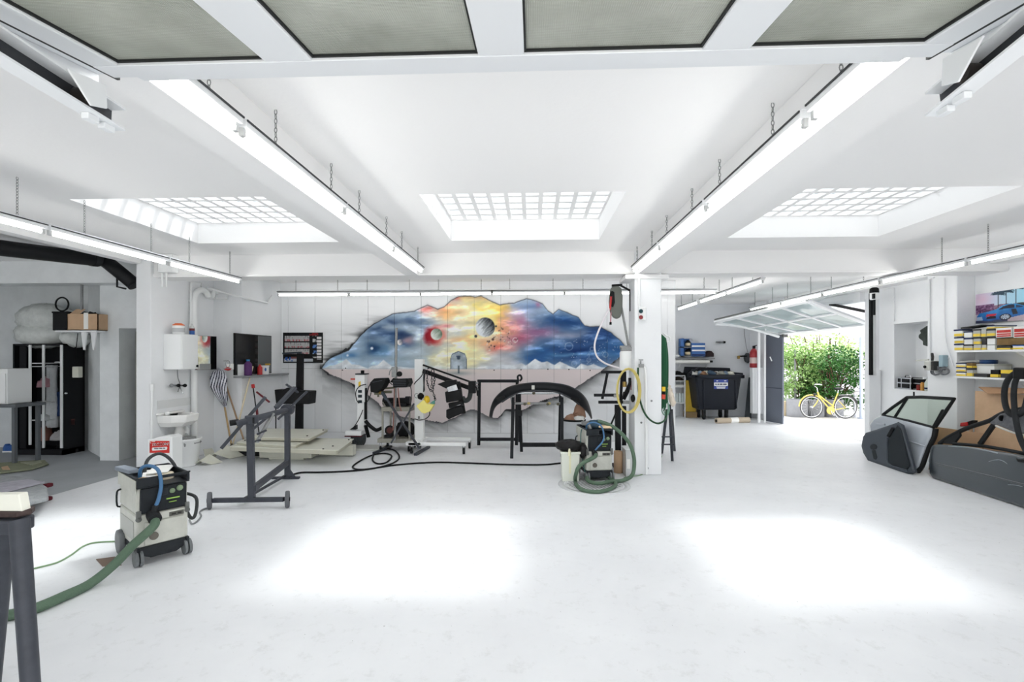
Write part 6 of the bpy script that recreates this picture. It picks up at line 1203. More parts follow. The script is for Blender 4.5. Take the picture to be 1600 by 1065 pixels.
# waste container
Yc = 13.85; t = thing('waste_container', 'big black wheeled waste container with a blue sticker and rubbish under its open lid', 'container', tuple(G(1125, 655)))
pk = lambda x, y, dy=0: P(x, y, Yc+dy); bk = mat('container plastic', (28,32,40), .45, var=.15, scale=3)
f = [pk(1094,641), pk(1154,641), pk(1159.5,588), pk(1087,588)]; dp = V((0,.95,0)); sh = V((0,.12,0))
m = MB(); bb = [f[0]+sh+dp*.85, f[1]+sh+dp*.85, f[2]+dp, f[3]+dp]; f[0] = f[0]+sh; f[1] = f[1]+sh
m._a(f+bb, [(0,1,2,3),(5,4,7,6),(4,0,3,7),(1,5,6,2),(4,5,1,0),(3,2,6,7)]); mk('body', m, bk, t, .05)
rm = MB(); u = .055
for i in range(4):
    q = [f[3], f[2], bb[2], bb[3]]; p0_, p1_ = q[i], q[(i+1) % 4]; d_ = (p1_-p0_).normalized()*u; rm.bar(p0_-d_, p1_+d_, .11, .10)
mk('rim', rm, bk, t, .02)
a, b_ = pk(1116,593), pk(1137,592); 
mk('lid', MB().prism([pk(1076.5,587,.02), pk(1079,579,.3), pk(1090,575,.7), pk(1125,577,.9), pk(1125,578.5,.9), pk(1091,577,.7), pk(1081,581,.3), pk(1079,588,.02)], (0,.05,0)), bk, t)
mk('lid_back', MB().prism([bb[3]+V((-.05,0,.05)), bb[2]+V((.08,0,.05)), bb[2]+V((.06,.02,.22)), bb[3]+V((0,.02,.26))], (0,.05,0)), bk, t, .01); mk('lid_roll', MB().cyl(pk(1118,583,.5), pk(1160,586,.4), .07, 14).cyl(pk(1077,586,.1), pk(1083,579,.5), .06, 12), bk, t)
for x, y in ((.18,.2), (-.25,.2)):
    for yy in (.15, .8):
        xx = (f[0].x if x > 0 else f[1].x)+x; fk = mk('caster', MB().lathe([(.04,-.025),(.1,-.025),(.1,.025),(.04,.025)], (xx, Yc+.12+yy*.7, .1), 18, 'x'), RUB, t); mk('fork', MB().box((xx-.035, Yc+.06+yy*.7, .08), (xx+.035, Yc+.18+yy*.7, f[0].z)), BLKM, fk)
for z_ in (.42,.30): pass
for (x0, x1) in ((1099,1100.5),(1149,1150.5)): mk('rib', MB().bar(pk(x0,594,.0), pk(x1,638,.1), .04, .03), bk, t, .008)
a, b_ = pk(1115.5, 607.5, -.012), pk(1137.5, 592.5, -.012); 
st = mk('sticker', MB().prism([pk(1115.5,607.5,.03), pk(1137.5,607.5,.03), pk(1137.5,592.5,-.01), pk(1115.5,592.5,-.01)], (0,.008,0)), mat('sticker blue', (40,62,140), .5), t)
mk('sticker_band', MB().prism([pk(1115.8,602.5,.014), pk(1137.2,602.5,.014), pk(1137.2,597.5,.0), pk(1115.8,597.5,.0)], (0,.006,0)), PAPER, st)
m = MB()
for (x0, x1, y) in ((1117.5,1120,600),(1120.8,1124,600),(1124.7,1129,600),(1129.8,1135.5,600)): m.prism([pk(x0,y+.9,.004), pk(x1,y+.9,.004), pk(x1,y-.9,-.001), pk(x0,y-.9,-.001)], (0,.003,0))
mk('lettering', m, NAV, st); m = MB()
for (x0, x1, y) in ((1119,1134,604.2),(1120,1133,606),(1119.5,1122,594.8),(1131.5,1135,594.8)): m.prism([pk(x0,y+.5,.016 if y > 600 else -.016), pk(x1,y+.5,.016 if y > 600 else -.016), pk(x1,y-.5,.012 if y > 600 else -.018), pk(x0,y-.5,.012 if y > 600 else -.018)], (0,.003,0))
mk('lettering', m, PAPER, st); mk('side_sticker', MB().prism([pk(1083.5,602,.35), pk(1088,603.5,.15), pk(1088,606.5,.15), pk(1083.5,605,.35)], (-.01,0,0)), mat('pale green label', (170,200,180), .6), t)
rnd = random.Random(8); cols = [(200,200,196),(150,150,140),(120,140,160),(150,110,80),(220,218,205),(70,90,110),(90,80,74)]
cn = ['pale grey', 'mid grey', 'blue grey', 'brown', 'cream', 'dark blue', 'dark brown']; od = ['first','second','third','fourth','fifth','sixth','seventh','eighth','ninth','tenth','eleventh','twelfth']
for k in range(12):
    x = 1084+k*5.3+rnd.uniform(-1, 1); q = pk(x, 583.5+rnd.uniform(-.8, .8), .2+rnd.uniform(0, .35)); solo('rubbish_bag', MB().blob(q, .09+rnd.uniform(0, .04), .12, .07, .3, 9, 6, 200+k), mat('rubbish %d' % (k % 7), cols[k % 7], .8), '%s rubbish piece under the black container lid, %s from the left' % (cn[k % 7], od[k]), 'rubbish', 'rubbish in the container')
mk('filling', MB().box((f[3].x+.06, Yc+.06, f[3].z-.25), (f[2].x-.06, Yc+.85, f[3].z-.0)), mat('dark rubbish', (60,58,54), .9, var=.5, scale=12), t)
# paper tube on the floor
q0, q1 = G(1119, 657, .075), G(1170, 655.5, .075); t = thing('paper_roll', 'long rolled brown paper tube lying on the floor before the container', 'roll', ((q0.x+q1.x)/2, (q0.y+q1.y)/2, 0))
d_ = (q1-q0); mk('roll', MB().cyl(q0, q1, .074, 18), mat('brown wrapping paper', (186,172,152), .8), t); mk('band', MB().cyl(q0+d_*.42, q0+d_*.65, .0765, 18), PAPER, t); mk('core', MB().cyl(q0-d_.normalized()*.004, q0, .04, 12), BLK, t)
# wall fittings
q = P(1124, 534.5, YQ); t = thing('wall_nozzle', 'small grey nozzle fixed to the grey wall above the container', 'fitting', (q.x, YQ-.05, q.z)); mk('barrel', MB().cyl((q.x-.12, YQ-.06, q.z), (q.x+.09, YQ-.06, q.z), .025, 10), MGRY, t); mk('tip', MB().cyl((q.x+.09, YQ-.06, q.z), (q.x+.15, YQ-.06, q.z), .035, 10), BLK, t); mk('foot', MB().box((q.x-.02, YQ-.05, q.z-.03), (q.x+.02, YQ+.01, q.z+.03)), MGRY, t)
q = P(1168, 559, YQ-.1); t = thing('cable_winder', 'dark cable plug with a long switch stem hung on the rear wall', 'fitting', tuple(q)); mk('body', MB().blob(q, .11, .07, .15, .12, 12, 9, 7), mat('dark grey fitting', (78,80,84), .5), t); mk('stem', MB().cyl(P(1154,556.5,YQ-.15), P(1167,556,YQ-.15), .022, 8), BLK, t); mk('cap', MB().cbox(P(1154,558,YQ-.15), .06, .05, .09), mat('brass', (150,125,70), .35, .8), t); mk('cable', MB().tube([P(1168,550,YQ-.1), P(1165,535,YQ-.05), P(1163,515,YQ-.05), P(1165,500,YQ-.05)], .008, 6, 4), MGRY, t)
# far jamb: counterweight box, posts, extinguisher, boards
Yj = 13.4; pj = lambda x, y, dy=0: P(x, y, Yj+dy)
q = pj(1178, 574, .4); t = thing('fire_extinguisher', 'red fire extinguisher hung beside the far side of the rear garage door', 'extinguisher', tuple(q)); mk('cylinder', MB().lathe([(.10,0),(.11,.02),(.11,.42),(.07,.5),(.035,.53)], q, 18), mat('extinguisher red', (158,36,44), .35), t); mk('valve', MB().cbox(q+V((0,0,.57)), .06, .05, .08).bar(q+V((0,0,.6)), q+V((.1,-.02,.63)), .02, .02), BLK, t); mk('label', MB().lathe([(.1115,.12),(.1115,.28)], q, 18, cap=False), mat('label cream', (200,180,176), .6), t); mk('strap', MB().box((q.x-.02, q.y+.1, q.z+.3), (q.x+.02, q.y+.2, q.z+.34)), BLKM, t)
for k, (x0, x1, lab) in enumerate(((1173,1167,'dark board leaning in the corner behind the white counterweight box, the wider one'),(1176,1172,'thin dark lath leaning in the corner behind the white counterweight box'))):
    a, b_ = P(x0, 590, 14.7), G(x1, 652); b_.y = 14.3; b_ = V((P(x1,650,14.3).x, 14.3, .01)); solo('board', MB().bar(a, b_, .12 if k == 0 else .05, .03, (0,1,0)), mat('dark slate board', (58,62,66), .6), lab, 'board')
a, b_ = pj(1176, 646, .2), pj(1192, 574.5, .2); d2 = struct('door_2', loc=(6.6, 11.9, 2.6))
mk('counterweight_box', MB().box((a.x, Yj+.2, a.z), (b_.x, Yj+.36, b_.z)), WMET, d2, .008)
for (x0, x1, y0) in ((1183.5,1187,505),(1193,1195.5,515)): a, b_ = pj(x0, 661, .1), pj(x1, y0, .1); mk('guide_post', MB().box((a.x, Yj+.06, 0), (b_.x, Yj+.12, b_.z)), WMET, d2)
for (x, y) in ((1186,584),(1186,632)): mk('bolt', MB().lathe([(.03,-.02),(.03,0)], P(x, y, Yj+.2), 10, 'y'), MGRY, d2)
# near jamb box, black rail, motor
mk('counterweight_box', MB().box((6.755, 10.0, .0), (6.985, 10.15, P(1370,578,10.0).z)), WMET, d2, .008)
a = SX(1360.5, 578, 6.72); zt = SX(1360.5, 458, 6.72).z; mk('rail', MB().box((6.70, a.y-.03, a.z-.1), (6.75, a.y+.03, zt)), BLK, d2, .004); a2_ = SX(1369, 578, 6.8); mk('rail_cover', MB().box((6.78, a2_.y-.04, a.z-.1), (6.83, a2_.y+.04, zt-.1)), WMET, d2)
q = SX(1366, 468, 6.66); h_ = SX(1366, 449, 6.66).z-q.z; mk('motor', MB().lathe([(.065,0),(.075,.02),(.075,h_*.55)], q, 18), WPLA, d2); mk('motor_cap', MB().lathe([(.078,h_*.55),(.08,h_*.62),(.075,h_*.9),(.04,h_)], q, 18), BLK, d2); mk('motor_shaft', MB().bar(q+V((.0,0,.03)), q+V((0,0,-.3)), .03, .03, (0,1,0)), BLK, d2); mk('motor_plate', MB().cbox(q+V((-.06,-.07,h_*.25)), .03, .05, .1), BLK, d2)
# the tilted door leaf with its glass
C = [P(1118,503,13.15), P(1262,470,10.62), P(1360,507,10.62), P(1217,521,13.15)]   # inner far, inner near, outer near, outer far
def bil(u, v): return C[0].lerp(C[1], u).lerp(C[3].lerp(C[2], u), v)
nrm = (C[1]-C[0]).cross(C[3]-C[0]).normalized(); nrm = nrm if nrm.z > 0 else -nrm
def dbar2(name, u0, v0, u1, v1, w_=.07): mk(name, MB().bar(bil(u0, v0), bil(u1, v1), w_, .05, nrm), DM, d2, .004)
for v in (0, 1): dbar2('door_rail', 0, v, 1, v, .12)
dbar2('door_rail', 0, .5, 1, .5, .06)
for u in (0, 1): dbar2('door_stile', u, 0, u, 1, .12)
for u in (.25, .5, .75): dbar2('door_mullion', u, 0, u, 1, .07)
DG = bpy.data.materials.new('greenish door glass'); DG.use_nodes = True; b = DG.node_tree.nodes['Principled BSDF']; b.inputs['Base Color'].default_value = (*srgb(168,182,184), 1); b.inputs['Roughness'].default_value = .12
for i in range(4):
    for j in range(2):
        p = [bil(i/4+.012, j/2+.02), bil(i/4+.238, j/2+.02), bil(i/4+.238, j/2+.48), bil(i/4+.012, j/2+.48)]; mk('glass_pane', MB().prism([q+nrm*.004 for q in p], nrm*.006), DG, d2)
mk('bottom_bar', MB().tube([C[0]+V((0,0,-.05)), P(1150,508,13.1), P(1185,516,13.1), C[3]+V((0,0,-.08))], .04, 8, 4), DM, d2); mk('top_rubber', MB().bar(C[0]+nrm*.05, C[1]+nrm*.05, .1, .05, nrm), mat('grey rubber edge', (110,112,112), .6), d2)
mk('stay', MB().bar(P(1196,508,12.9), P(1196,518,12.9), .03, .03), DM, d2)
mk('lever_arm', MB().bar(P(1272,475,11.6), P(1422,464.5,9.7), .045, .045), DM, d2, .004); mk('dark_arm', MB().bar(P(1297,475,11.4), P(1361,488,10.45), .06, .06), mat('dark arm steel', (62,62,62), .5), d2, .004)
mk('hinge_plate', MB().prism([P(1250,468,10.9), P(1262,467,10.9), P(1276,474,10.9), P(1262,478,10.9)], (0,.1,.0)), STEEL, d2); mk('diagonal_strut', MB().bar(P(1275,472,11.2), P(1305,455,10.6), .03, .03), DM, d2)
mk('latch', MB().cbox(C[3]+V((.1,-.1,-.05)), .12, .1, .1), mat('latch grey', (104,106,104), .45), d2, .01)
# dark door leaf at the far jamb
a, b_ = G(1197, 658.5), G(1222.5, 663); zt = P(1210, 522, 13.3).z; d_ = (b_-a).normalized(); nn = V((d_.y, -d_.x, 0))*.05
mk('dark_leaf', MB().prism([V((a.x,a.y,.01)), V((b_.x,b_.y,.01)), V((b_.x,b_.y,zt)), V((a.x,a.y,zt))], -nn), mat('blue grey door paint', (104,110,122), .5), d2, .004)
mk('leaf_joint', MB().bar(a+V((0,0,.95))+nn*.1, b_+V((0,0,.95))+nn*.1, .012, .012), mat('joint dark', (60,64,74), .6), d2); mk('leaf_handle', MB().bar(P(1203,557,13.42), P(1206,564,13.40), .05, .03), WPLA, d2, .006)

# ================================================================== RIGHT WALL
XS = 6.62
def sxz(px, py, X=XS): return SX(px, py, X)
shelves = []
for (py, nm) in ((546.5,'upper'),(589.5,'lower')):
    z = sxz(1545, py).z; t = thing('wall_shelf', '%s white shelf of boxes on the right wall under the car picture' % nm, 'shelf', (6.8, 6.7, z-.03)); y1 = sxz(1488, py).y
    mk('board', MB().box((XS, 5.2, z-.03), (6.985, y1, z)), WMET, t, .003); mk('upright', MB().box((6.955, 6.98, z-.5), (6.985, 7.01, z)), WMET, t)
    for y in (7.0, 5.8): mk('bracket', MB().prism([(6.98,y,z-.03),(6.98,y,z-.2),(6.7,y,z-.03)], (0,.02,0)), WMET, t)
    shelves.append(z)
YB1 = mat('carton yellow', (226,196,60), .6); WC = mat('carton white', (226,228,226), .6); BRN = mat('carton brown', (122,98,64), .8, var=.3, scale=12); DGY = mat('carton dark', (58,58,58), .6); GC = mat('carton grey', (178,180,176), .6)
def sbox(px0, px1, py0, py1, mats, lab, grp='boxes on the right wall shelves', X=6.66, dep=.28, name='product_box'):
    a, b_ = SX(px0, py1, X), SX(px1, py0, X); ya, yb = sorted((a.y, b_.y)); t = thing(name, lab, 'box', (X+dep/2, (ya+yb)/2, a.z), 0, grp)
    z0_, z1_ = a.z, SX((px0+px1)/2, py0, X).z
    for s in shelves:
        if abs(z0_-s) < .05: z0_ = s+.001
    h_ = z1_-z0_; ya += .004; yb -= .004
    mk('carton', MB().box((X, ya, z0_), (X+dep, yb, z1_)), mats[0], t, .003)
    if len(mats) > 1 and mats[1]: mk('band', MB().box((X-.003, ya+.003, z0_+h_*.06), (X, yb-.003, z0_+h_*.42)).box((X+.004, yb, z0_+h_*.06), (X+dep-.004, yb+.003, z0_+h_*.42)).box((X+.004, ya-.003, z0_+h_*.06), (X+dep-.004, ya, z0_+h_*.42)), mats[1], t)
    if len(mats) > 2 and mats[2]: mk('lid', MB().box((X-.006, ya-.003, z1_-h_*.2), (X+dep+.004, yb+.003, z1_+.002)), mats[2], t, .002)
    return t
U = [  # px0, px1, py0, py1, materials, words
 (1491,1505,537,546,(WC,YB1,NAV),'bottom box of the end stack on the upper shelf'),(1491,1505,526.5,536.5,(WC,YB1,NAV),'middle box of the end stack on the upper shelf'),(1490.5,1504,514.5,526,(WC,YB1,NAV),'topmost box of the end stack on the upper shelf'),
 (1506,1520,538.5,546,(GC,YB1,DGY),'bottom carton of the second stack on the upper shelf'),(1506,1520,528,538,(WC,None,NAV),'middle carton of the second stack on the upper shelf'),(1506,1519,517.5,527.5,(WC,None,NAV),'top carton of the second stack on the upper shelf'),
 (1521,1533,538.5,546,(GC,YB1,None),'bottom carton of the third stack on the upper shelf'),(1521,1532,527,538,(GC,YB1,DGY),'middle carton of the third stack on the upper shelf'),(1520,1532,514,526.5,(GC,YB1,DGY),'top carton of the third stack on the upper shelf'),
 (1534,1541,538.5,546,(GC,YB1,None),'bottom carton of the narrow fourth stack on the upper shelf'),(1533,1541,527,538,(DGY,None,None),'dark middle carton of the narrow fourth stack'),(1533,1541,514,526.5,(GC,YB1,None),'top carton of the narrow fourth stack'),
 (1542,1555,539,546,(WC,None,None),'white bottom carton of the fifth stack on the upper shelf'),(1542,1555,526,538.5,(WC,None,DGY),'white carton with grey print in the fifth stack'),(1541.5,1555,514,525.5,(GC,YB1,DGY),'grey carton with a yellow band near the top of the fifth stack'),(1541.5,1555,508.5,513.5,(GC,YB1,NAV),'flat carton crowning the fifth stack'),
 (1582,1600,539,546,(WC,YB1,BLUE),'blue and yellow flat carton at the near end of the upper shelf'),(1557,1580,540,546,(DGY,YB1,None),'dark carton with a yellow edge under the brown tray'),
 (1557,1604,528,539,(BRN,None,None),'long brown slatted tray under the red lettered boxes'),
 (1494,1509,580.5,589,(WC,YB1,NAV),'bottom box of the yellow banded stack on the lower shelf'),(1494,1509,573.5,580,(WC,YB1,NAV),'middle box of the yellow banded stack on the lower shelf'),(1494,1509,567,573,(WC,YB1,NAV),'top box of the yellow banded stack on the lower shelf'),
 (1510,1520,575,589,(GC,YB1,DGY),'lower grey carton beside the yellow banded stack on the lower shelf'),(1510,1520,567,574.5,(BRN,YB1,None),'brown carton on the grey carton of the lower shelf'),
 (1526,1554,568.5,583,(WC,None,GC),'white box with a dark strap on the lower shelf, under the blue tape'),(1521,1543,583.5,589,(DGY,None,None),'flat dark case at the front of the lower shelf, under the white box'),(1547,1561,577.5,589,(BLK,YB1,None),'black box with yellow lettering on the lower shelf'),(1563,1592,578,583,(YB1,None,None),'flat yellow folder on the lower shelf'),(1563,1578,583.3,589,(DGY,None,None),'dark flat box under the yellow folder'),
]
for (x0, x1, y0, y1, m_, lab) in U:
    dep = .3 if x0 < 1556 else .27
    sbox(x0, x1, y0, y1, m_, lab, X=6.66 if not (1520 < x0 < 1530 and y0 == 568.5) else 6.72, dep=dep if not (1520 < x0 < 1530 and y0 == 568.5) else .24)
q = SX(1534, 568, 6.72); solo('tape_roll', MB().lathe([(.06,0),(.1,0),(.1,.06),(.06,.06),(.06,0)], (6.82, q.y, SX(1534,568.5,6.72).z+.003), 20, cap=False), mat('navy tape', (34,62,104), .4), 'blue tape roll on the white box of the lower shelf', 'tape')
q = SX(1502, 566, 6.7); solo('catalogue', MB().bar((6.72, q.y+.02, q.z+.005), (6.86, q.y-.2, q.z+.03), .2, .025), GC, 'grey catalogue lying on the yellow banded stack', 'book', bevel=.003)
solo('catalogue', MB().bar(SX(1506,512.5,6.72)+V((.05,0,.0)), SX(1538,508,6.72)+V((.05,0,.0)), .2, .02), mat('black cover', (40,40,40), .5), 'thin black catalogue lying across the stacks of the upper shelf', 'book', bevel=.003)
for (x0, x1, y0, lab) in ((1555.5,1581,512,'white box with red print on the brown tray, at its far end'),(1583,1606,509.5,'white box with red print on the brown tray, at its near end')):
    t = sbox(x0, x1, y0, 527.5, (WC,), lab, 'red lettered boxes on the upper shelf', dep=.26); a, b_ = SX(x0, 527.5, 6.655), SX(x1, y0, 6.655); W_ = a.y-b_.y; h_ = SX((x0+x1)/2, y0, 6.655).z-a.z; m = MB(); rnd = random.Random(3)
    for (v0, v1) in ((.08,.22),(.28,.42),(.5,.78)):
        u_ = .08
        while u_ < .9: k_ = rnd.uniform(.05, .1) if v0 < .5 else rnd.uniform(.03, .06); m.box((6.654, a.y-W_*u_, a.z+h_*v0), (6.6585, a.y-W_*min(.93, u_+k_), a.z+h_*v1)); u_ += k_+.02
    mk('red_print', m, mat('red print', (196,56,50), .6), t)
m = MB()
for k in range(9): y = SX(1559+k*5, 533, 6.655).y; m.box((6.655, y-.022, SX(1580,537,6.655).z), (6.659, y, SX(1580,530,6.655).z))
# car picture
def carpic(u, v):
    c = np.zeros(u.shape+(3,)); u = u*1.0
    skyt = np.stack([.82-.5*u*.6, .80+.02*u, .88+.02*u], -1); c[:] = skyt; n_ = fbm(u*40, v*24, 33); n5 = fbm(u*9, v*6, 12)
    k = np.clip(1-np.hypot((u-.12)/.3, (v-.8)/.5), 0, 1)[..., None]; c = c*(1-k*.6)+np.array((.86,.66,.74))*k*.6
    m = (v < .52+.08*n5)&(v > .28); c[m] = (np.array((.50,.38,.46))+(n_[..., None]-.5)*.5)[m]
    m = (v < .62)&(u < .3)&(v > .28); c[m] = (np.array((.42,.28,.42))+(n_[..., None]-.5)*.6)[m]
    m = v <= .30+.06*u; c[m] = (np.array((.72,.66,.70))+(n5[..., None]-.5)*.12)[m]
    m = (v < .1)&(u < .5); c[m] = (.20,.22,.32)
    for (x, top, w_) in ((.36,.9,.012),(.48,.95,.016),(.62,1.02,.016),(.83,1.0,.018)):
        m = (np.abs(u-x) < w_*.5)&(v > .42)&(v < top); c[m] = (.13,.14,.22)
        for aa in range(9):
            th = aa*.42-.3; du, dv = u-x, v-top; rr = np.hypot(du, dv); m = (rr < .12)&(np.abs(du*math.sin(th)-dv*math.cos(th)-rr*rr*.9) < .016)&(du*math.cos(th)+dv*math.sin(th) > 0); c[m] = (.10,.22,.30)
    m = np.hypot((u-.68)/.09, (v-.5)/.07) < 1-.3*n_; c[m] = (.12,.18,.17)
    # car body
    def poly(pts): 
        ins = np.zeros(u.shape, bool); P_ = pts
        for (x1, y1), (x2, y2) in zip(P_, P_[1:]+P_[:1]): ins ^= ((y1 > v) != (y2 > v))&(u < (x2-x1)*(v-y1)/((y2-y1) if abs(y2-y1) > 1e-9 else 1e-9)+x1)
        return ins
    body = poly([(.03,.10),(.02,.24),(.06,.33),(.2,.37),(.33,.42),(.42,.52),(.52,.56),(.62,.54),(.72,.46),(.82,.42),(.86,.36),(.86,.24),(.80,.20),(.5,.10),(.2,.06)]); bl = np.stack([.10+.12*v, .34+.5*(v-.1), .62+.4*(v-.1)], -1); c[body] = (bl+(n5[..., None]-.5)*.25)[body]
    c[poly([(.36,.40),(.43,.49),(.52,.53),(.60,.52),(.60,.42)])] = (.06,.10,.2); c[poly([(.62,.42),(.62,.51),(.70,.45),(.73,.41)])] = (.08,.14,.25)
    c[poly([(.58,.2),(.55,.38),(.62,.39),(.65,.22)])] = (.07,.09,.15); c[poly([(.17,.20),(.18,.28),(.34,.29),(.32,.22)])] = (.72,.16,.24); c[poly([(.17,.12),(.19,.20),(.32,.21),(.33,.12)])] = (.05,.06,.12); c[poly([(.02,.10),(.02,.2),(.1,.22),(.12,.1)])] = (.6,.68,.78)
    for (x, y, r) in ((.465,.15,.075),(.80,.27,.045)):
        rr = np.hypot((u-x)*1.15, v-y); c[rr < r*1.35] = (.05,.07,.12); c[(rr < r)&(((np.arctan2(v-y, u-x)*1.6) % 1) > .35)] = (.74,.80,.86)
    m = (np.hypot((u-.9)/.05, (v-.72)/.14) < 1); c[m] = (.10,.25,.62)
    return c
t = thing('car_picture', 'canvas print of a blue sports car under palm trees on the right wall', 'picture', (6.98, 7.2, 2.3))
a, b_ = SX(1524.5, 505.5, 6.955), SX(1524.5, 460, 6.955); W_ = 1.02
paint('print', (6.955, a.y, a.z), (0,-1,0), (0,0,1), W_, b_.z-a.z, 150, 70, carpic, t, .002, .35)
mk('stretcher_frame', MB().box((6.957, a.y-W_, a.z), (6.985, a.y, b_.z)), PAPER, t)
# niche contents
zn = NZ1; zf = NZ0
def nq(px, py, X): return SX(px, py, X)
a, b_ = nq(1402, 610, 7.03), nq(1424, 590, 7.03); t = thing('flight_case', 'black tool case with silver edges in the wall niche, the larger of two', 'case', (7.15, (a.y+b_.y)/2, zf+.002))
ht = b_.z-zf; mk('shell', MB().box((7.03, b_.y, zf+.002), (7.32, a.y, b_.z)), BLK, t, .004); m = MB()
for z in (zf+.01, zf+ht*.52, b_.z-.012): m.box((7.022, b_.y-.004, z-.012), (7.03, a.y+.004, z+.012))
for y in (b_.y+.012, (a.y+b_.y)/2+.06, a.y-.012): m.box((7.020, y-.012, zf+.002), (7.03, y+.012, b_.z))
mk('edges', m, CHR, t); mk('handle', MB().tube([(7.1,a.y-.1,b_.z), (7.1,a.y-.12,b_.z+.04), (7.1,b_.y+.12,b_.z+.04), (7.1,b_.y+.1,b_.z)], .01, 6), CHR, t)
a2, b2 = nq(1425.5, 610, 7.06), nq(1443, 590, 7.06); t = thing('flight_case', 'open black tool case in the wall niche, next to the white bottle', 'case', (7.15, (a2.y+b2.y)/2, zf+.002)); m = MB()
for z in (zf+.002, zf+ht*.5, zf+ht-.02): m.box((7.06, b2.y, z), (7.3, a2.y, z+.018))
mk('trays', m, STEEL, t); mk('shell', MB().box((7.16, b2.y, zf+.02), (7.3, a2.y, zf+ht*.5)).box((7.09, b2.y, zf+ht*.52), (7.3, a2.y, zf+ht-.02)), BLK, t)
q = nq(1433, 609, 7.0); solo('paint_can', MB().lathe([(.035,.001),(.035,.09),(.03,.1)], (7.03, q.y, zf), 14), mat('dark red can', (120,44,40), .5), 'small dark red can in front of the niche cases', 'can'); q = nq(1438.5, 609, 7.0); solo('paint_can', MB().lathe([(.03,.001),(.03,.12),(.018,.15)], (7.03, q.y, zf), 14), mat('amber can', (196,140,60), .5), 'small amber bottle beside the dark red can in the niche', 'bottle')
q = nq(1446.5, 609, 7.04); t = thing('spray_bottle', 'white trigger spray bottle at the near end of the niche', 'bottle', (7.06, q.y, zf)); mk('bottle', MB().lathe([(.04,.001),(.045,.02),(.045,.14),(.02,.19),(.015,.21)], (7.07, q.y, zf), 14), mat('milky bottle', (206,214,206), .4), t); mk('trigger', MB().cbox((7.04, q.y, zf+.23), .09, .03, .04), WPLA, t, .006); mk('label', MB().lathe([(.046,.03),(.046,.06)], (7.07, q.y, zf), 14, cap=False), NAV, t)
pts = [(1448,508),(1448,541),(1441,539),(1441,533),(1434.5,528),(1434.5,523),(1438,520),(1436,516),(1442,512)]
t = thing('hanging_jacket', 'dark grey green jacket hanging in the upper corner of the wall niche', 'clothing', (7.15, 8.9, 1.9)); mk('cloth', MB().prism([SX(x, y, 7.12) for x, y in pts], (.1,0,0)), mat('dark green grey cloth', (70,76,72), .9, var=.3, scale=14), t, .02); mk('hook', MB().cyl(SX(1446,509,7.12)+V((.05,0,0)), SX(1446,505.5,7.12)+V((.27,0,0)), .008, 6), STEEL, t)
# pump, blue container, coiled cable and conduits on the pilaster
XP = 6.72
q = SX(1455, 571, XP-.08); t = thing('wall_pump', 'small grey wall pump with a lever on the pilaster beside the niche', 'pump', tuple(q)); mk('body', MB().cbox(q, .14, .13, .16), LGRY, t, .015); mk('side', MB().cbox(q+V((0,-.09,.0)), .12, .05, .15), DGY, t, .01); mk('lever', MB().bar(q+V((0,.05,.1)), q+V((0,.32,.08)), .03, .025), LGRY, t, .005); mk('knob', MB().blob(q+V((-.08,.03,-.02)), .02, .025, .025, .02), BLK, t); mk('elbow', MB().tube([q+V((0,-.02,.08)), q+V((0,-.03,.14)), q+V((.03,.02,.2))], .02, 8), DGY, t)
q = SX(1473.5, 573, XP-.06); h_ = SX(1473.5, 554.5, XP-.06).z-q.z; t = thing('blue_canister', 'upright blue-grey canister fixed on the pilaster', 'canister', tuple(q)); mk('body', MB().box((XP-.1, q.y-.04, q.z), (XP-.01, q.y+.04, q.z+h_)), mat('blue grey plastic', (146,170,180), .4), t, .012); mk('bracket', MB().box((XP-.02, q.y-.06, q.z+h_*.7), (XP, q.y+.06, q.z+h_*.8)), WMET, t)
t = thing('coiled_cable', 'grey coiled cable hanging in loops on the pilaster', 'cable', tuple(SX(1468, 580, XP-.06))); m = MB()
for k, (cx_, rx) in enumerate(((1462,7.5),(1464,6.5),(1475,7.5),(1477,6))):
    m.tube([SX(cx_+rx*math.cos(2*math.pi*i/16), 580+(5.5-k*.3)*math.sin(2*math.pi*i/16)-.04*rx*math.cos(2*math.pi*i/16), XP-.05-.012*k) for i in range(16)], .012, 6, closed=True)
for k in range(8): x = 1463+k*1.9; m.tube([SX(x+.9*math.cos(2*math.pi*i/8), 574.5+2.4*math.sin(2*math.pi*i/8)-abs(k-3.5)*-.2, XP-.06-.01*(k % 2)) for i in range(8)], .01, 5, closed=True)
mk('loops', m, mat('grey cable', (108,110,114), .5), t)
solo('conduit', MB().tube([SX(1453.5,560,XP-.02), SX(1452,520,XP-.02), SX(1452,436,XP-.02), SX(1459,434,XP-.02)], .014, 8), WMET, 'white conduit rising on the pilaster from the wall pump', 'pipe')
solo('flex_pipe', MB().tube([SX(1475.5,434,XP-.02), SX(1475.5,480,XP-.02), SX(1477,525,XP-.02), SX(1483,552,XP-.02), SX(1490,572,XP-.02)], .010, 8, 4), WMET, 'thin white cable curving down the pilaster toward the lower shelf', 'cable')
solo('conduit', MB().tube([SX(1397,507,XR-.02), SX(1397,450,XR-.02), SX(1380,452,XR-.02)], .012, 8), WMET, 'thin white conduit on the wall above the far side of the niche', 'pipe')
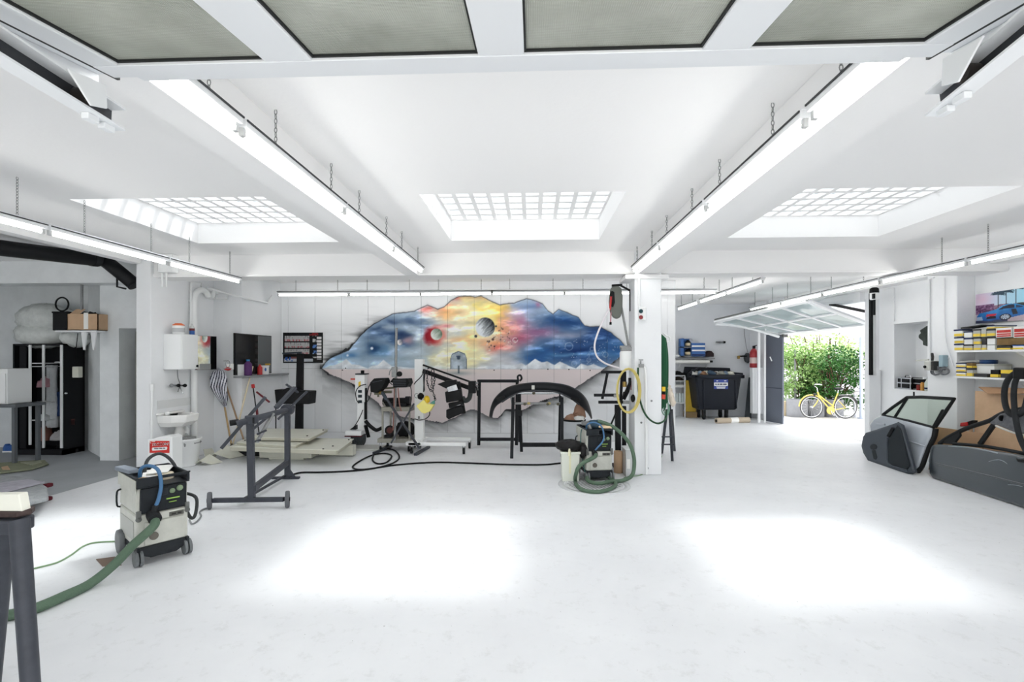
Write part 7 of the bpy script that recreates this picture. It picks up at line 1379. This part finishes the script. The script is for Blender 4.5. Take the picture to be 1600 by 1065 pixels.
# cardboard sheets
t = thing('cardboard_box', 'large flattened brown cardboard box leaning on the right wall behind the dark car door', 'box', (6.7, 6.8, 0))
mk('sheet', MB().prism([V((6.55,7.47,0)), V((6.55,5.4,0)), V((6.72,5.4,1.27)), V((6.72,7.64,1.27))], (.03,0,0)), CARD, t); a, b_ = SX(1528, 604.5, 6.9), SX(1600, 611, 6.72)
mk('flap', MB().prism([SX(1529,605,6.74), SX(1610,608,6.74), SX(1610,615,6.50), SX(1543,615,6.60)], (0,0,.012)), mat('inside cardboard', (164,128,96), .9), t)
t = thing('cardboard_box', 'folded cardboard strip standing on the floor between the two car doors', 'box', (6.3, 7.7, 0)); mk('sheet', MB().prism([V((6.28,7.95,0)), V((6.42,7.25,0)), V((6.50,7.25,.68)), V((6.36,7.95,.68))], (.03,.01,0)), mat('tan cardboard', (176,142,110), .9), t)  # strip in a darker tan than the big sheet
q = SX(1505, 664, 6.6); t = thing('tail_light', 'red and black lamp unit on the box edge behind the silver door', 'lamp', tuple(q)); mk('lens', MB().prism([SX(x, y, 6.55) for x, y in ((1499,666),(1500,660),(1509,659),(1510,665))], (.1,0,0)), RED, t, .012); mk('housing', MB().prism([SX(x, y, 6.58) for x, y in ((1508,665),(1509,659),(1519,656),(1519,664))], (.1,0,0)), BLK, t, .01)
mk('lamp_back', MB().box((6.6, q.y-.15, 0.0), (6.61, q.y-.1, q.z-.02)), CARD, t)

# ================================================================== CAR DOORS
SIL = mat('silver car paint', (168,175,183), .3, .15, coat=.6); DKC = mat('dark grey car paint', (56,64,70), .28, .3, coat=.7, var=.08, scale=2); TRIM = mat('door trim plastic', (70,76,83), .55); SEAL = mat('door seal', (26,28,30), .5)
# silver door
b0, b1 = G(1364, 716), G(1430, 738); hd = (b1-b0).normalized(); inn = V((hd.y, -hd.x, 0)); inn = inn if inn.x < 0 else -inn   # toward the room
ln = math.radians(14); up = (V((0,0,1))*math.cos(ln)-inn*math.sin(ln)).normalized(); nA = hd.cross(up).normalized(); nA = nA if nA.dot(inn) > 0 else -nA
t = thing('car_door_assembly', 'silver car door with its window leaning on the right wall under the niche', 'car door', tuple((b0+b1)/2))
rp = lambda x, y, o_=0: RP(x, y, b1+nA*o_, nA)
body = [rp(x, y) for x, y in ((1360,664),(1366,655),(1379,648.5),(1400,652),(1430,660),(1459,668.5),(1455,682),(1447,698),(1441,714),(1436,728),(1431,737),(1400,729),(1364,716))]
mk('outer_skin', MB().bulge(body, nA, .045, .03), SIL, t); mk('crease', MB().tube([rp(1375,676,.045), rp(1400,683,.05), rp(1430,692,.05), rp(1446,697,.035)], .012, 8, 3), SIL, t)
mk('edge_seal', MB().tube([rp(1461,669,-.03), rp(1458,683,-.04), rp(1449,700,-.04), rp(1444,714,-.04), rp(1439,728,-.04), rp(1432,737,-.02)], .045, 8, 3), SEAL, t)
fr = [(1380,647.5),(1395,636),(1417.5,620.5),(1440,620),(1491,623),(1476,645),(1461,667)]
mk('window_frame', MB().tube([rp(x, y, -.005) for x, y in fr], .026, 8), SEAL, t); mk('pillar_trim', MB().bar(rp(1475,640,-.0), rp(1460,667,.0), .06, .05), SEAL, t, .01); mk('belt_strip', MB().tube([rp(1379,648.5,.01), rp(1420,657,.02), rp(1459,667.5,.01)], .02, 8), SEAL, t); mk('divider', MB().bar(rp(1398,652,.0), rp(1418,621,.0), .035, .03), SEAL, t)
mk('window_glass', MB().prism([rp(x, y, -.012) for x, y in ((1382,648),(1396,637),(1418,621.5),(1440,621),(1488,624),(1475,645),(1460,666),(1420,656))], nA*-.006), glass('car window glass', (236,242,236), .94, .03), t)
mk('door_handle', MB().bar(rp(1369,661,.05), rp(1383,663,.05), .035, .03), SIL, t, .008)
mk('mount_bolt', MB().cyl(rp(1428,621,-.0), rp(1428,612,-.0), .012, 8), BLK, t)
for (x0, y0, x1, y1) in ((1428,652,1448,628),(1420,628,1450,660)): pass
# inner trim panel
oT = .16; nT = nA; rt = lambda x, y, o_=oT: RP(x, y, b1+nA*o_, nA)
t = thing('door_trim', 'dark grey plastic inner door panel leaning against the silver car door', 'door panel', tuple(G(1395, 735)))
pl = [rt(x, y) for x, y in ((1403.5,660),(1408,663),(1428,736),(1419,740),(1400,735),(1358,721),(1350,708),(1347,697),(1349.5,682),(1354,676),(1370,671),(1388,665))]
mk('panel', MB().bulge(pl, nA, .035, .05), TRIM, t); mk('rim', MB().tube([rt(1403.5,660,oT+.01), rt(1408,663,oT+.01), rt(1418,700,oT+.01), rt(1427.5,735,oT+.01)], .014, 8), mat('trim edge', (78,84,90), .5), t)
mk('pocket', MB().bulge([rt(x, y, oT+.042) for x, y in ((1387,690),(1391,680),(1402,664),(1407,670),(1421,728),(1417,733),(1394,727),(1388,722))], nA, .003, .012), mat('trim recess', (34,40,44), .6), t)
mk('armrest', MB().tube([rt(1386,684,oT+.045), rt(1386,705,oT+.045), rt(1388,724,oT+.045), rt(1400,730,oT+.04), rt(1418,735,oT+.03)], .014, 8, 3), TRIM, t)
mk('pull_handle', MB().bar(rt(1388,682,oT+.05), rt(1396,668,oT+.05), .05, .05), SEAL, t, .012); mk('speaker_recess', MB().bulge([rt(1364+6*math.cos(k*.7854)+1, 698+5*math.sin(k*.7854), oT+.036) for k in range(8)], nA, .004, .002), mat('trim recess', (34,40,44), .6), t); mk('pocket_slot', MB().bulge([rt(x, y, oT+.034) for x, y in ((1362,703),(1368,703),(1371,714),(1369,718),(1365,717))], nA, .004, .002), mat('trim recess', (34,40,44), .6), t)
# dark grey door
b0, b1 = G(1460, 747), G(1600, 793); hd = (b1-b0).normalized(); inn = V((hd.y, -hd.x, 0)); inn = inn if inn.x < 0 else -inn
ln = math.radians(10); up = (V((0,0,1))*math.cos(ln)-inn*math.sin(ln)).normalized(); nB = hd.cross(up).normalized(); nB = nB if nB.dot(inn) > 0 else -nB
rb = lambda x, y, o_=0: RP(x, y, b0+nB*o_, nB)
t = thing('car_door_assembly', 'dark grey car door without glass lying along the right wall in front of the cardboard', 'car door', tuple((b0+b1)/2))
body = [rb(x, y) for x, y in ((1456,702),(1459,696),(1468,694),(1490,695),(1530,700),(1570,706),(1650,719),(1650,809),(1600,793),(1530,770),(1460,747),(1455,740),(1454,720))]
mk('outer_skin', MB().bulge(body, nB, .05, .05, ((1,0),(.99,.5),(.96,.8),(.85,.95),(.5,1))), DKC, t)
mk('shoulder_line', MB().tube([rb(1459,697,.025), rb(1500,697.5,.04), rb(1540,703,.045), rb(1560,708,.04)], .010, 8, 3), mat('painted highlight', (140,150,156), .3, .4), t); mk('lower_crease', MB().tube([rb(1462,724,.05), rb(1520,737,.055), rb(1600,757,.055), rb(1640,768,.05)], .012, 8, 3), DKC, t)  # shoulder line painted lighter for the highlight on the top lip
mk('sill_strip', MB().tube([rb(1490,693,-.02), rb(1540,697,-.02), rb(1600,708,-.02), rb(1650,717,-.02)], .022, 8, 2), SEAL, t)
mk('window_frame', MB().tube([rb(1468,693,-.03), rb(1482,683,-.03), rb(1510,669,-.03), rb(1546,657,-.03), rb(1562,648,-.03), rb(1580,642,-.03), rb(1640,632,-.03)], .03, 8, 3), SEAL, t)
mk('corner_plate', MB().prism([rb(x, y, -.01) for x, y in ((1472,692),(1481,682),(1499,674),(1500,680),(1493,689),(1490,694))], nB*-.03), SEAL, t, .008); mk('frame_bar', MB().tube([rb(1492,690,-.03), rb(1500,677,-.03)], .016, 8), SEAL, t); mk('divider', MB().bar(rb(1531,694,-.02), rb(1553,663,-.02), .05, .05), SEAL, t, .01)
mk('handle_recess', MB().bulge([rb(x, y, .052) for x, y in ((1587,716),(1592,713),(1610,715),(1640,720),(1640,728),(1605,724),(1590,721))], nB, .006, .004), SEAL, t); mk('handle', MB().tube([rb(1591,715,.075), rb(1610,717,.085), rb(1640,722,.08)], .016, 8, 3), DKC, t)
for (x0, y0, x1, y1) in ((1545,721,1562,718),(1562,718,1575,725),(1575,757,1598,760)): mk('dent', MB().tube([rb(x0,y0,.047), rb((x0+x1)/2,(y0+y1)/2-1,.05), rb(x1,y1,.046)], .004, 6, 3), mat('painted highlight', (140,150,156), .3, .4), t)  # bright lines painted in for the light caught by the dents
t = thing('insulation_mat', 'grey felt sound mat draped over the frame of the dark car door', 'mat', tuple(rb(1580, 660, -.05)))
pts = [(1544,661),(1552,655),(1562,646),(1580,641),(1615,634),(1615,690),(1600,677),(1590,677),(1575,671),(1558,664)]; mk('mat', MB().prism([rb(x, y, .02) for x, y in pts], nB*-.03), mat('grey felt mat', (104,106,110), .95, var=.25, scale=18, bump=.6, bscale=30), t, .012); mk('grommet', MB().lathe([(.02,-.01),(.04,-.008),(.04,.0)], rb(1565,653,.03), 14, 'y'), BLK, t)
mk('silver_edge', MB().tube([rb(1556,665,.025), rb(1576,673,.025), rb(1592,678,.025), rb(1610,681,.025)], .012, 8, 3), LGRY, t)
t = thing('rubber_hoses', 'thick black rubber hoses looped over a peg above the dark car door', 'hose', tuple(rb(1590, 640, .05))); Yz = .12
hp = lambda x, y, o_=.1: rb(x, y, o_)
mk('hose', MB().tube([hp(1607,578), hp(1590,581), hp(1577,590), hp(1570,606), hp(1570,628), hp(1576,644), hp(1588,649), hp(1600,640), hp(1606,620)], .032, 10, 4), RUB, t)
mk('hose', MB().tube([hp(1600,582,.13), hp(1588,592,.13), hp(1584,612,.13), hp(1585,636,.13), hp(1588,660,.13), hp(1594,684,.13), hp(1604,706,.12)], .030, 10, 4), RUB, t); mk('clamp_block', MB().cbox(hp(1602,583,.1), .16, .16, .14), BLK, t, .02)
mk('peg', MB().cyl(hp(1604,580,.1), V((6.98, hp(1604,580,.1).y, hp(1604,580,.1).z)), .015, 8), BLKM, t)

# ================================================================== OUTSIDE THE REAR DOOR
gm = mat('street paving', (196,194,190), .85, var=.1, scale=1.2)
struct('ground', MB().box((7.05, 8, -.14), (45, 60, -.02)), gm); struct('threshold', MB().box((6.95, 10.45, -.02), (7.5, 13.3, .004)), mat('concrete sill', (190,190,188), .8))
struct('canopy', MB().prism([C[2]+V((.05,-.3,.04)), C[3]+V((.05,.2,.04)), C[3]+V((1.0,.25,-.02)), C[2]+V((1.2,-.3,-.05))], (0,0,.08)), WMET)
q = P(1309, 513, 12.6); t = thing('canopy_hook', 'small lamp hook under the white canopy outside the rear door', 'hook', tuple(q)); mk('plate', MB().cbox(q+V((0,0,.03)), .12, .1, .04), STEEL, t, .006); mk('hook', MB().tube([q, q+V((.02,0,-.08)), q+V((.05,0,-.12)), q+V((.02,0,-.16))], .012, 6, 3), STEEL, t)
conc = mat('planter concrete', (150,152,158), .85, var=.12, scale=5)
Yp = 15.05
for k, (x0, x1, lab) in enumerate(((1231.5,1262,'round concrete planter behind the front wheel of the yellow bicycle'),(1264,1288,'round concrete planter in the middle behind the bicycle frame'),(1289,1318,'round concrete planter behind the rear wheel of the bicycle'))):
    a, b_ = P(x0, 650, Yp), P(x1, 624, Yp); R = (b_.x-a.x)/2; cx = (a.x+b_.x)/2; t = thing('planter', lab, 'planter', (cx, Yp, 0), 0, 'planters outside the rear door')
    mk('pot', MB().lathe([(R*.94,-.02),(R,.0),(R,b_.z-.03),(R*1.02,b_.z-.02),(R*1.02,b_.z),(R*.9,b_.z),(R*.88,b_.z-.06)], (cx, Yp+R*.2, 0), 26, cap=False), conc, t); mk('soil', MB().lathe([(0,b_.z-.06),(R*.9,b_.z-.06)], (cx, Yp+R*.2, 0), 20, cap=False), mat('soil', (70,56,46), .95), t)
solo('crate', MB().box((P(1222,640,15.3).x, 15.2, -.02), (P(1231,640,15.3).x, 15.6, .42)), mat('tan box', (196,180,150), .8), 'small tan box at the foot of the hedge by the dark door leaf', 'box', bevel=.01)
# shrubs: leaves as small folded quads on twigs
def shrub(px0, px1, py0, py1, Y, n, seed, rgb, lab, lmul=1.0):
    a, b_ = P(px0, py1, Y), P(px1, py0, Y); cx, cz = (a.x+b_.x)/2, (a.z+b_.z)/2; rx, rz_ = (b_.x-a.x)/2, (b_.z-a.z)/2; rnd = random.Random(seed); t = thing('shrub', lab, 'shrub', (cx, Y, .4), 0, None)
    st = MB(); tips = []
    for k in range(26):
        an = rnd.uniform(0, 6.28); rr = rnd.uniform(.2, 1); e = V((cx+math.cos(an)*rx*rr*.9, Y+math.sin(an)*.55*rr, cz+rnd.uniform(-.5, .95)*rz_)); s0 = V((cx+math.cos(an)*rx*.3, Y+math.sin(an)*.12, .45)); md = s0.lerp(e, .5)+V((rnd.uniform(-.1,.1), rnd.uniform(-.1,.1), .15)); st.tube([s0, md, e], .014, 5, 3); tips += [(md, e)]
    if seed == 7: mk('trunk', MB().tube([(cx, Y, -.02), (cx+.05, Y, 1.2), (cx, Y, cz)], .07, 8, 3), mat('twig brown', (92,76,58), .8), t)
    mk('stems', st, mat('twig brown', (92,76,58), .8), t)
    vs, fs = [], []
    cl = [(V((cx+rnd.uniform(-1,1)*rx*.85, Y+rnd.uniform(-.5,.5), cz+rnd.uniform(-1,.85)*rz_)), rnd.uniform(.14,.34)) for _ in range(60)]
    for k in range(n):
        c, r_ = rnd.choice(cl); d = V((rnd.gauss(0,1), rnd.gauss(0,1), rnd.gauss(0,1))).normalized(); p = c+d*r_*rnd.uniform(.55, 1.05)
        L_ = rnd.uniform(.05, .10)*lmul; ax = (d+V((rnd.uniform(-.8,.8), rnd.uniform(-.8,.8), rnd.uniform(-.9,.3)))).normalized(); sd = ax.cross(V((rnd.uniform(-1,1), rnd.uniform(-1,1), 1))).normalized()*L_*.36; up_ = ax.cross(sd).normalized()*L_*.12
        o = len(vs); vs += [tuple(p), tuple(p+ax*L_*.45+sd+up_), tuple(p+ax*L_), tuple(p+ax*L_*.45-sd+up_)]; fs += [(o, o+1, o+2), (o, o+2, o+3)]
    m = MB(); m.v = vs; m.f = fs; m.sm = [False]*len(fs)
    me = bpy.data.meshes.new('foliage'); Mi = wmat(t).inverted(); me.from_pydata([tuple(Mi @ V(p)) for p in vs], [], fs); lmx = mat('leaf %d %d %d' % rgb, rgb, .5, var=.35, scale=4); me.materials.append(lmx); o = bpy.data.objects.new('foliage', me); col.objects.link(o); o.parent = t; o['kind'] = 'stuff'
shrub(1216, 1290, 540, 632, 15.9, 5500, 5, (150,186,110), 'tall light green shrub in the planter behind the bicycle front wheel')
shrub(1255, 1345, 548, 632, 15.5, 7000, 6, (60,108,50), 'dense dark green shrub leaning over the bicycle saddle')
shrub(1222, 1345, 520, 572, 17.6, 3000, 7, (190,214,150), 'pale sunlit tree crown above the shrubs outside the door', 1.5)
# bicycle
Yb = 14.42; pb_ = lambda x, y, dy=0: P(x, y, Yb+dy); t = thing('bicycle', 'yellow step-through bicycle standing in the sun outside the rear door', 'bicycle', tuple(pb_(1295, 654)))
YF_ = mat('bicycle yellow', (214,194,100), .4)
for (cx, cy, nm) in ((1268,636.5,'wheel'),(1321,637,'wheel')):
    c = pb_(cx, cy); R = .335; c.z = R; wv_ = mk(nm, MB().ring(c, R-.016, .016, 'y', 36, 8), mat('tyre', (88,88,90), .8), t); mk('rim', MB().ring(c, R-.042, .012, 'y', 36, 6), CHR, wv_); m = MB()
    for k in range(16): aa = k*math.pi/8; m.cyl(c, c+V((math.cos(aa)*(R-.045), 0, math.sin(aa)*(R-.045))), .0022, 3)
    m.cyl(c-V((0,.05,0)), c+V((0,.05,0)), .022, 10); mk('spokes', m, CHR, wv_)
    mk('mudguard', MB().tube([c+V((math.cos(aa)*(R+.02), 0, math.sin(aa)*(R+.02))) for aa in [(.3+k*.22) if cx > 1300 else (.9+k*.22) for k in range(11)]], .018, 6), DGY if cx > 1300 else YF_, t)
hw, sw, bbk = pb_(1279,617), pb_(1308,618), pb_(1298,641); fw_, rw_ = pb_(1268,636.5), pb_(1321,637)
m = MB()
for (p, q, r_) in ((pb_(1277.5,612),pb_(1280,620),.022),(hw,pb_(1303,635),.018),(pb_(1280,620),bbk,.02),(pb_(1309,614),bbk,.018)): m.cyl(p, q, r_, 10)
m.cyl(bbk, rw_, .013, 8).cyl(pb_(1307,622), rw_, .011, 8); mk('frame', m, YF_, t); mk('fork', MB().tube([pb_(1280,620), pb_(1276,629), pb_(1271,635), fw_], .014, 8, 3), YF_, t)
mk('handlebar', MB().tube([pb_(1277.5,612), pb_(1276.5,606), pb_(1272,602,-.1), pb_(1275,600,-.28), pb_(1284,601,-.32)], .013, 8, 3).tube([pb_(1276.5,606), pb_(1272,602,.1), pb_(1275,600,.28), pb_(1284,601,.3)], .013, 8, 3), CHR, t); mk('seat_post', MB().cyl(pb_(1309,614), pb_(1310,608), .013, 8), CHR, t)
mk('saddle', MB().blob(pb_(1310,607), .14, .08, .04, .03), BLK, t); mk('chain_guard', MB().lathe([(.11,-.015),(.12,0),(.11,.015)], pb_(1298,641,-.03), 18, 'y'), YF_, t); mk('crank', MB().bar(pb_(1298,641,-.06), pb_(1301,648,-.06), .02, .015).bar(pb_(1301,648,-.1), pb_(1303,648,-.1), .08, .02), CHR, t)
mk('kickstand', MB().cyl(pb_(1301,643,-.04), V((pb_(1306,653).x, Yb-.15, 0)), .01, 6), CHR, t); mk('carrier', MB().bar(pb_(1309,617), pb_(1332,616), .12, .012).cyl(pb_(1330,616), rw_, .007, 6), STEEL, t); mk('lamp', MB().blob(pb_(1273,616,-.02), .04, .04, .04, .03), DGY, t)
# posts and bollards
def post(px, py0, py1, Y, r_, m_, lab, nm='post', h0=0): a = P(px, py0, Y); solo(nm, MB().cyl((a.x, Y, -.02), (a.x, Y, a.z), r_, 10).lathe([(r_*2,-.02),(r_*2,.01)], (a.x, Y, 0), 12), m_, lab, 'post')
post(1242.5, 547, 624, 15.7, .03, MGRY, 'thin grey pole standing in the planter left of the bicycle')
post(1336, 615, 655, 14.9, .04, mat('white post', (210,212,220), .5), 'short pale bollard behind the bicycle rear wheel')
post(1345.5, 526, 655, 14.6, .045, mat('pale blue post', (176,186,206), .5), 'tall pale blue post near the door jamb')
a = P(1329, 527, 14.6); solo('sign_bracket', MB().bar(a, P(1362,528,14.6), .03, .05), mat('pale blue post', (176,186,206), .5), 'pale blue crossbar on the tall outdoor post', 'bar')
# house across the street, with arched windows
hb = thing('building', 'pale pinkish building with arched windows across the street', 'building', (16, 26, 0)); Yw = 26.0
hm_ = mat('pale stucco', (222,216,226), .85); x0, x1 = 10.0, 30.0; aw_ = [P(1324.5,560,Yw).x, P(1324.5,560,Yw).x+3.0, P(1324.5,560,Yw).x-3.0, P(1324.5,560,Yw).x+6.0]; hwd = .36; zb_, zs2 = P(1324,574,Yw).z, P(1324,548,Yw).z
cuts = sorted(aw_); m = MB(); e = x0
for c in cuts: m.box((e, Yw, 0), (c-hwd, Yw+.4, 9)); e = c+hwd
m.box((e, Yw, 0), (x1, Yw+.4, 9))
for c in cuts:
    m.box((c-hwd, Yw, 0), (c+hwd, Yw+.4, zb_)); arc = [(c+hwd*math.cos(k*math.pi/8), zs2+hwd*math.sin(k*math.pi/8)) for k in range(9)]; m.prism([(x, Yw, z) for x, z in arc]+[(c-hwd, Yw, 9), (c+hwd, Yw, 9)], (0,.4,0))
mk('facade', m, hm_, hb)
for c in cuts:
    arc = [(c+hwd*math.cos(k*math.pi/8), zs2+hwd*math.sin(k*math.pi/8)) for k in range(9)]; wn = mk('window', MB().prism([(c+hwd, Yw+.22, zb_)]+[(x, Yw+.22, z) for x, z in arc]+[(c-hwd, Yw+.22, zb_)], (0,.02,0)), mat('dark window', (70,80,96), .1), hb); mk('glazing_bar', MB().box((c-.03, Yw+.18, zb_), (c+.03, Yw+.215, zs2+hwd)).box((c-hwd, Yw+.18, zs2-.03), (c+hwd, Yw+.215, zs2+.03)).box((c-hwd, Yw+.18, (zb_+zs2)/2-.02), (c+hwd, Yw+.215, (zb_+zs2)/2+.02)), PAPER, wn); mk('sill', MB().box((c-hwd-.08, Yw-.08, zb_-.08), (c+hwd+.08, Yw+.1, zb_)), PAPER, wn)
struct('kerb', MB().box((7.6, 20, -.02), (40, 20.3, .12)), conc)
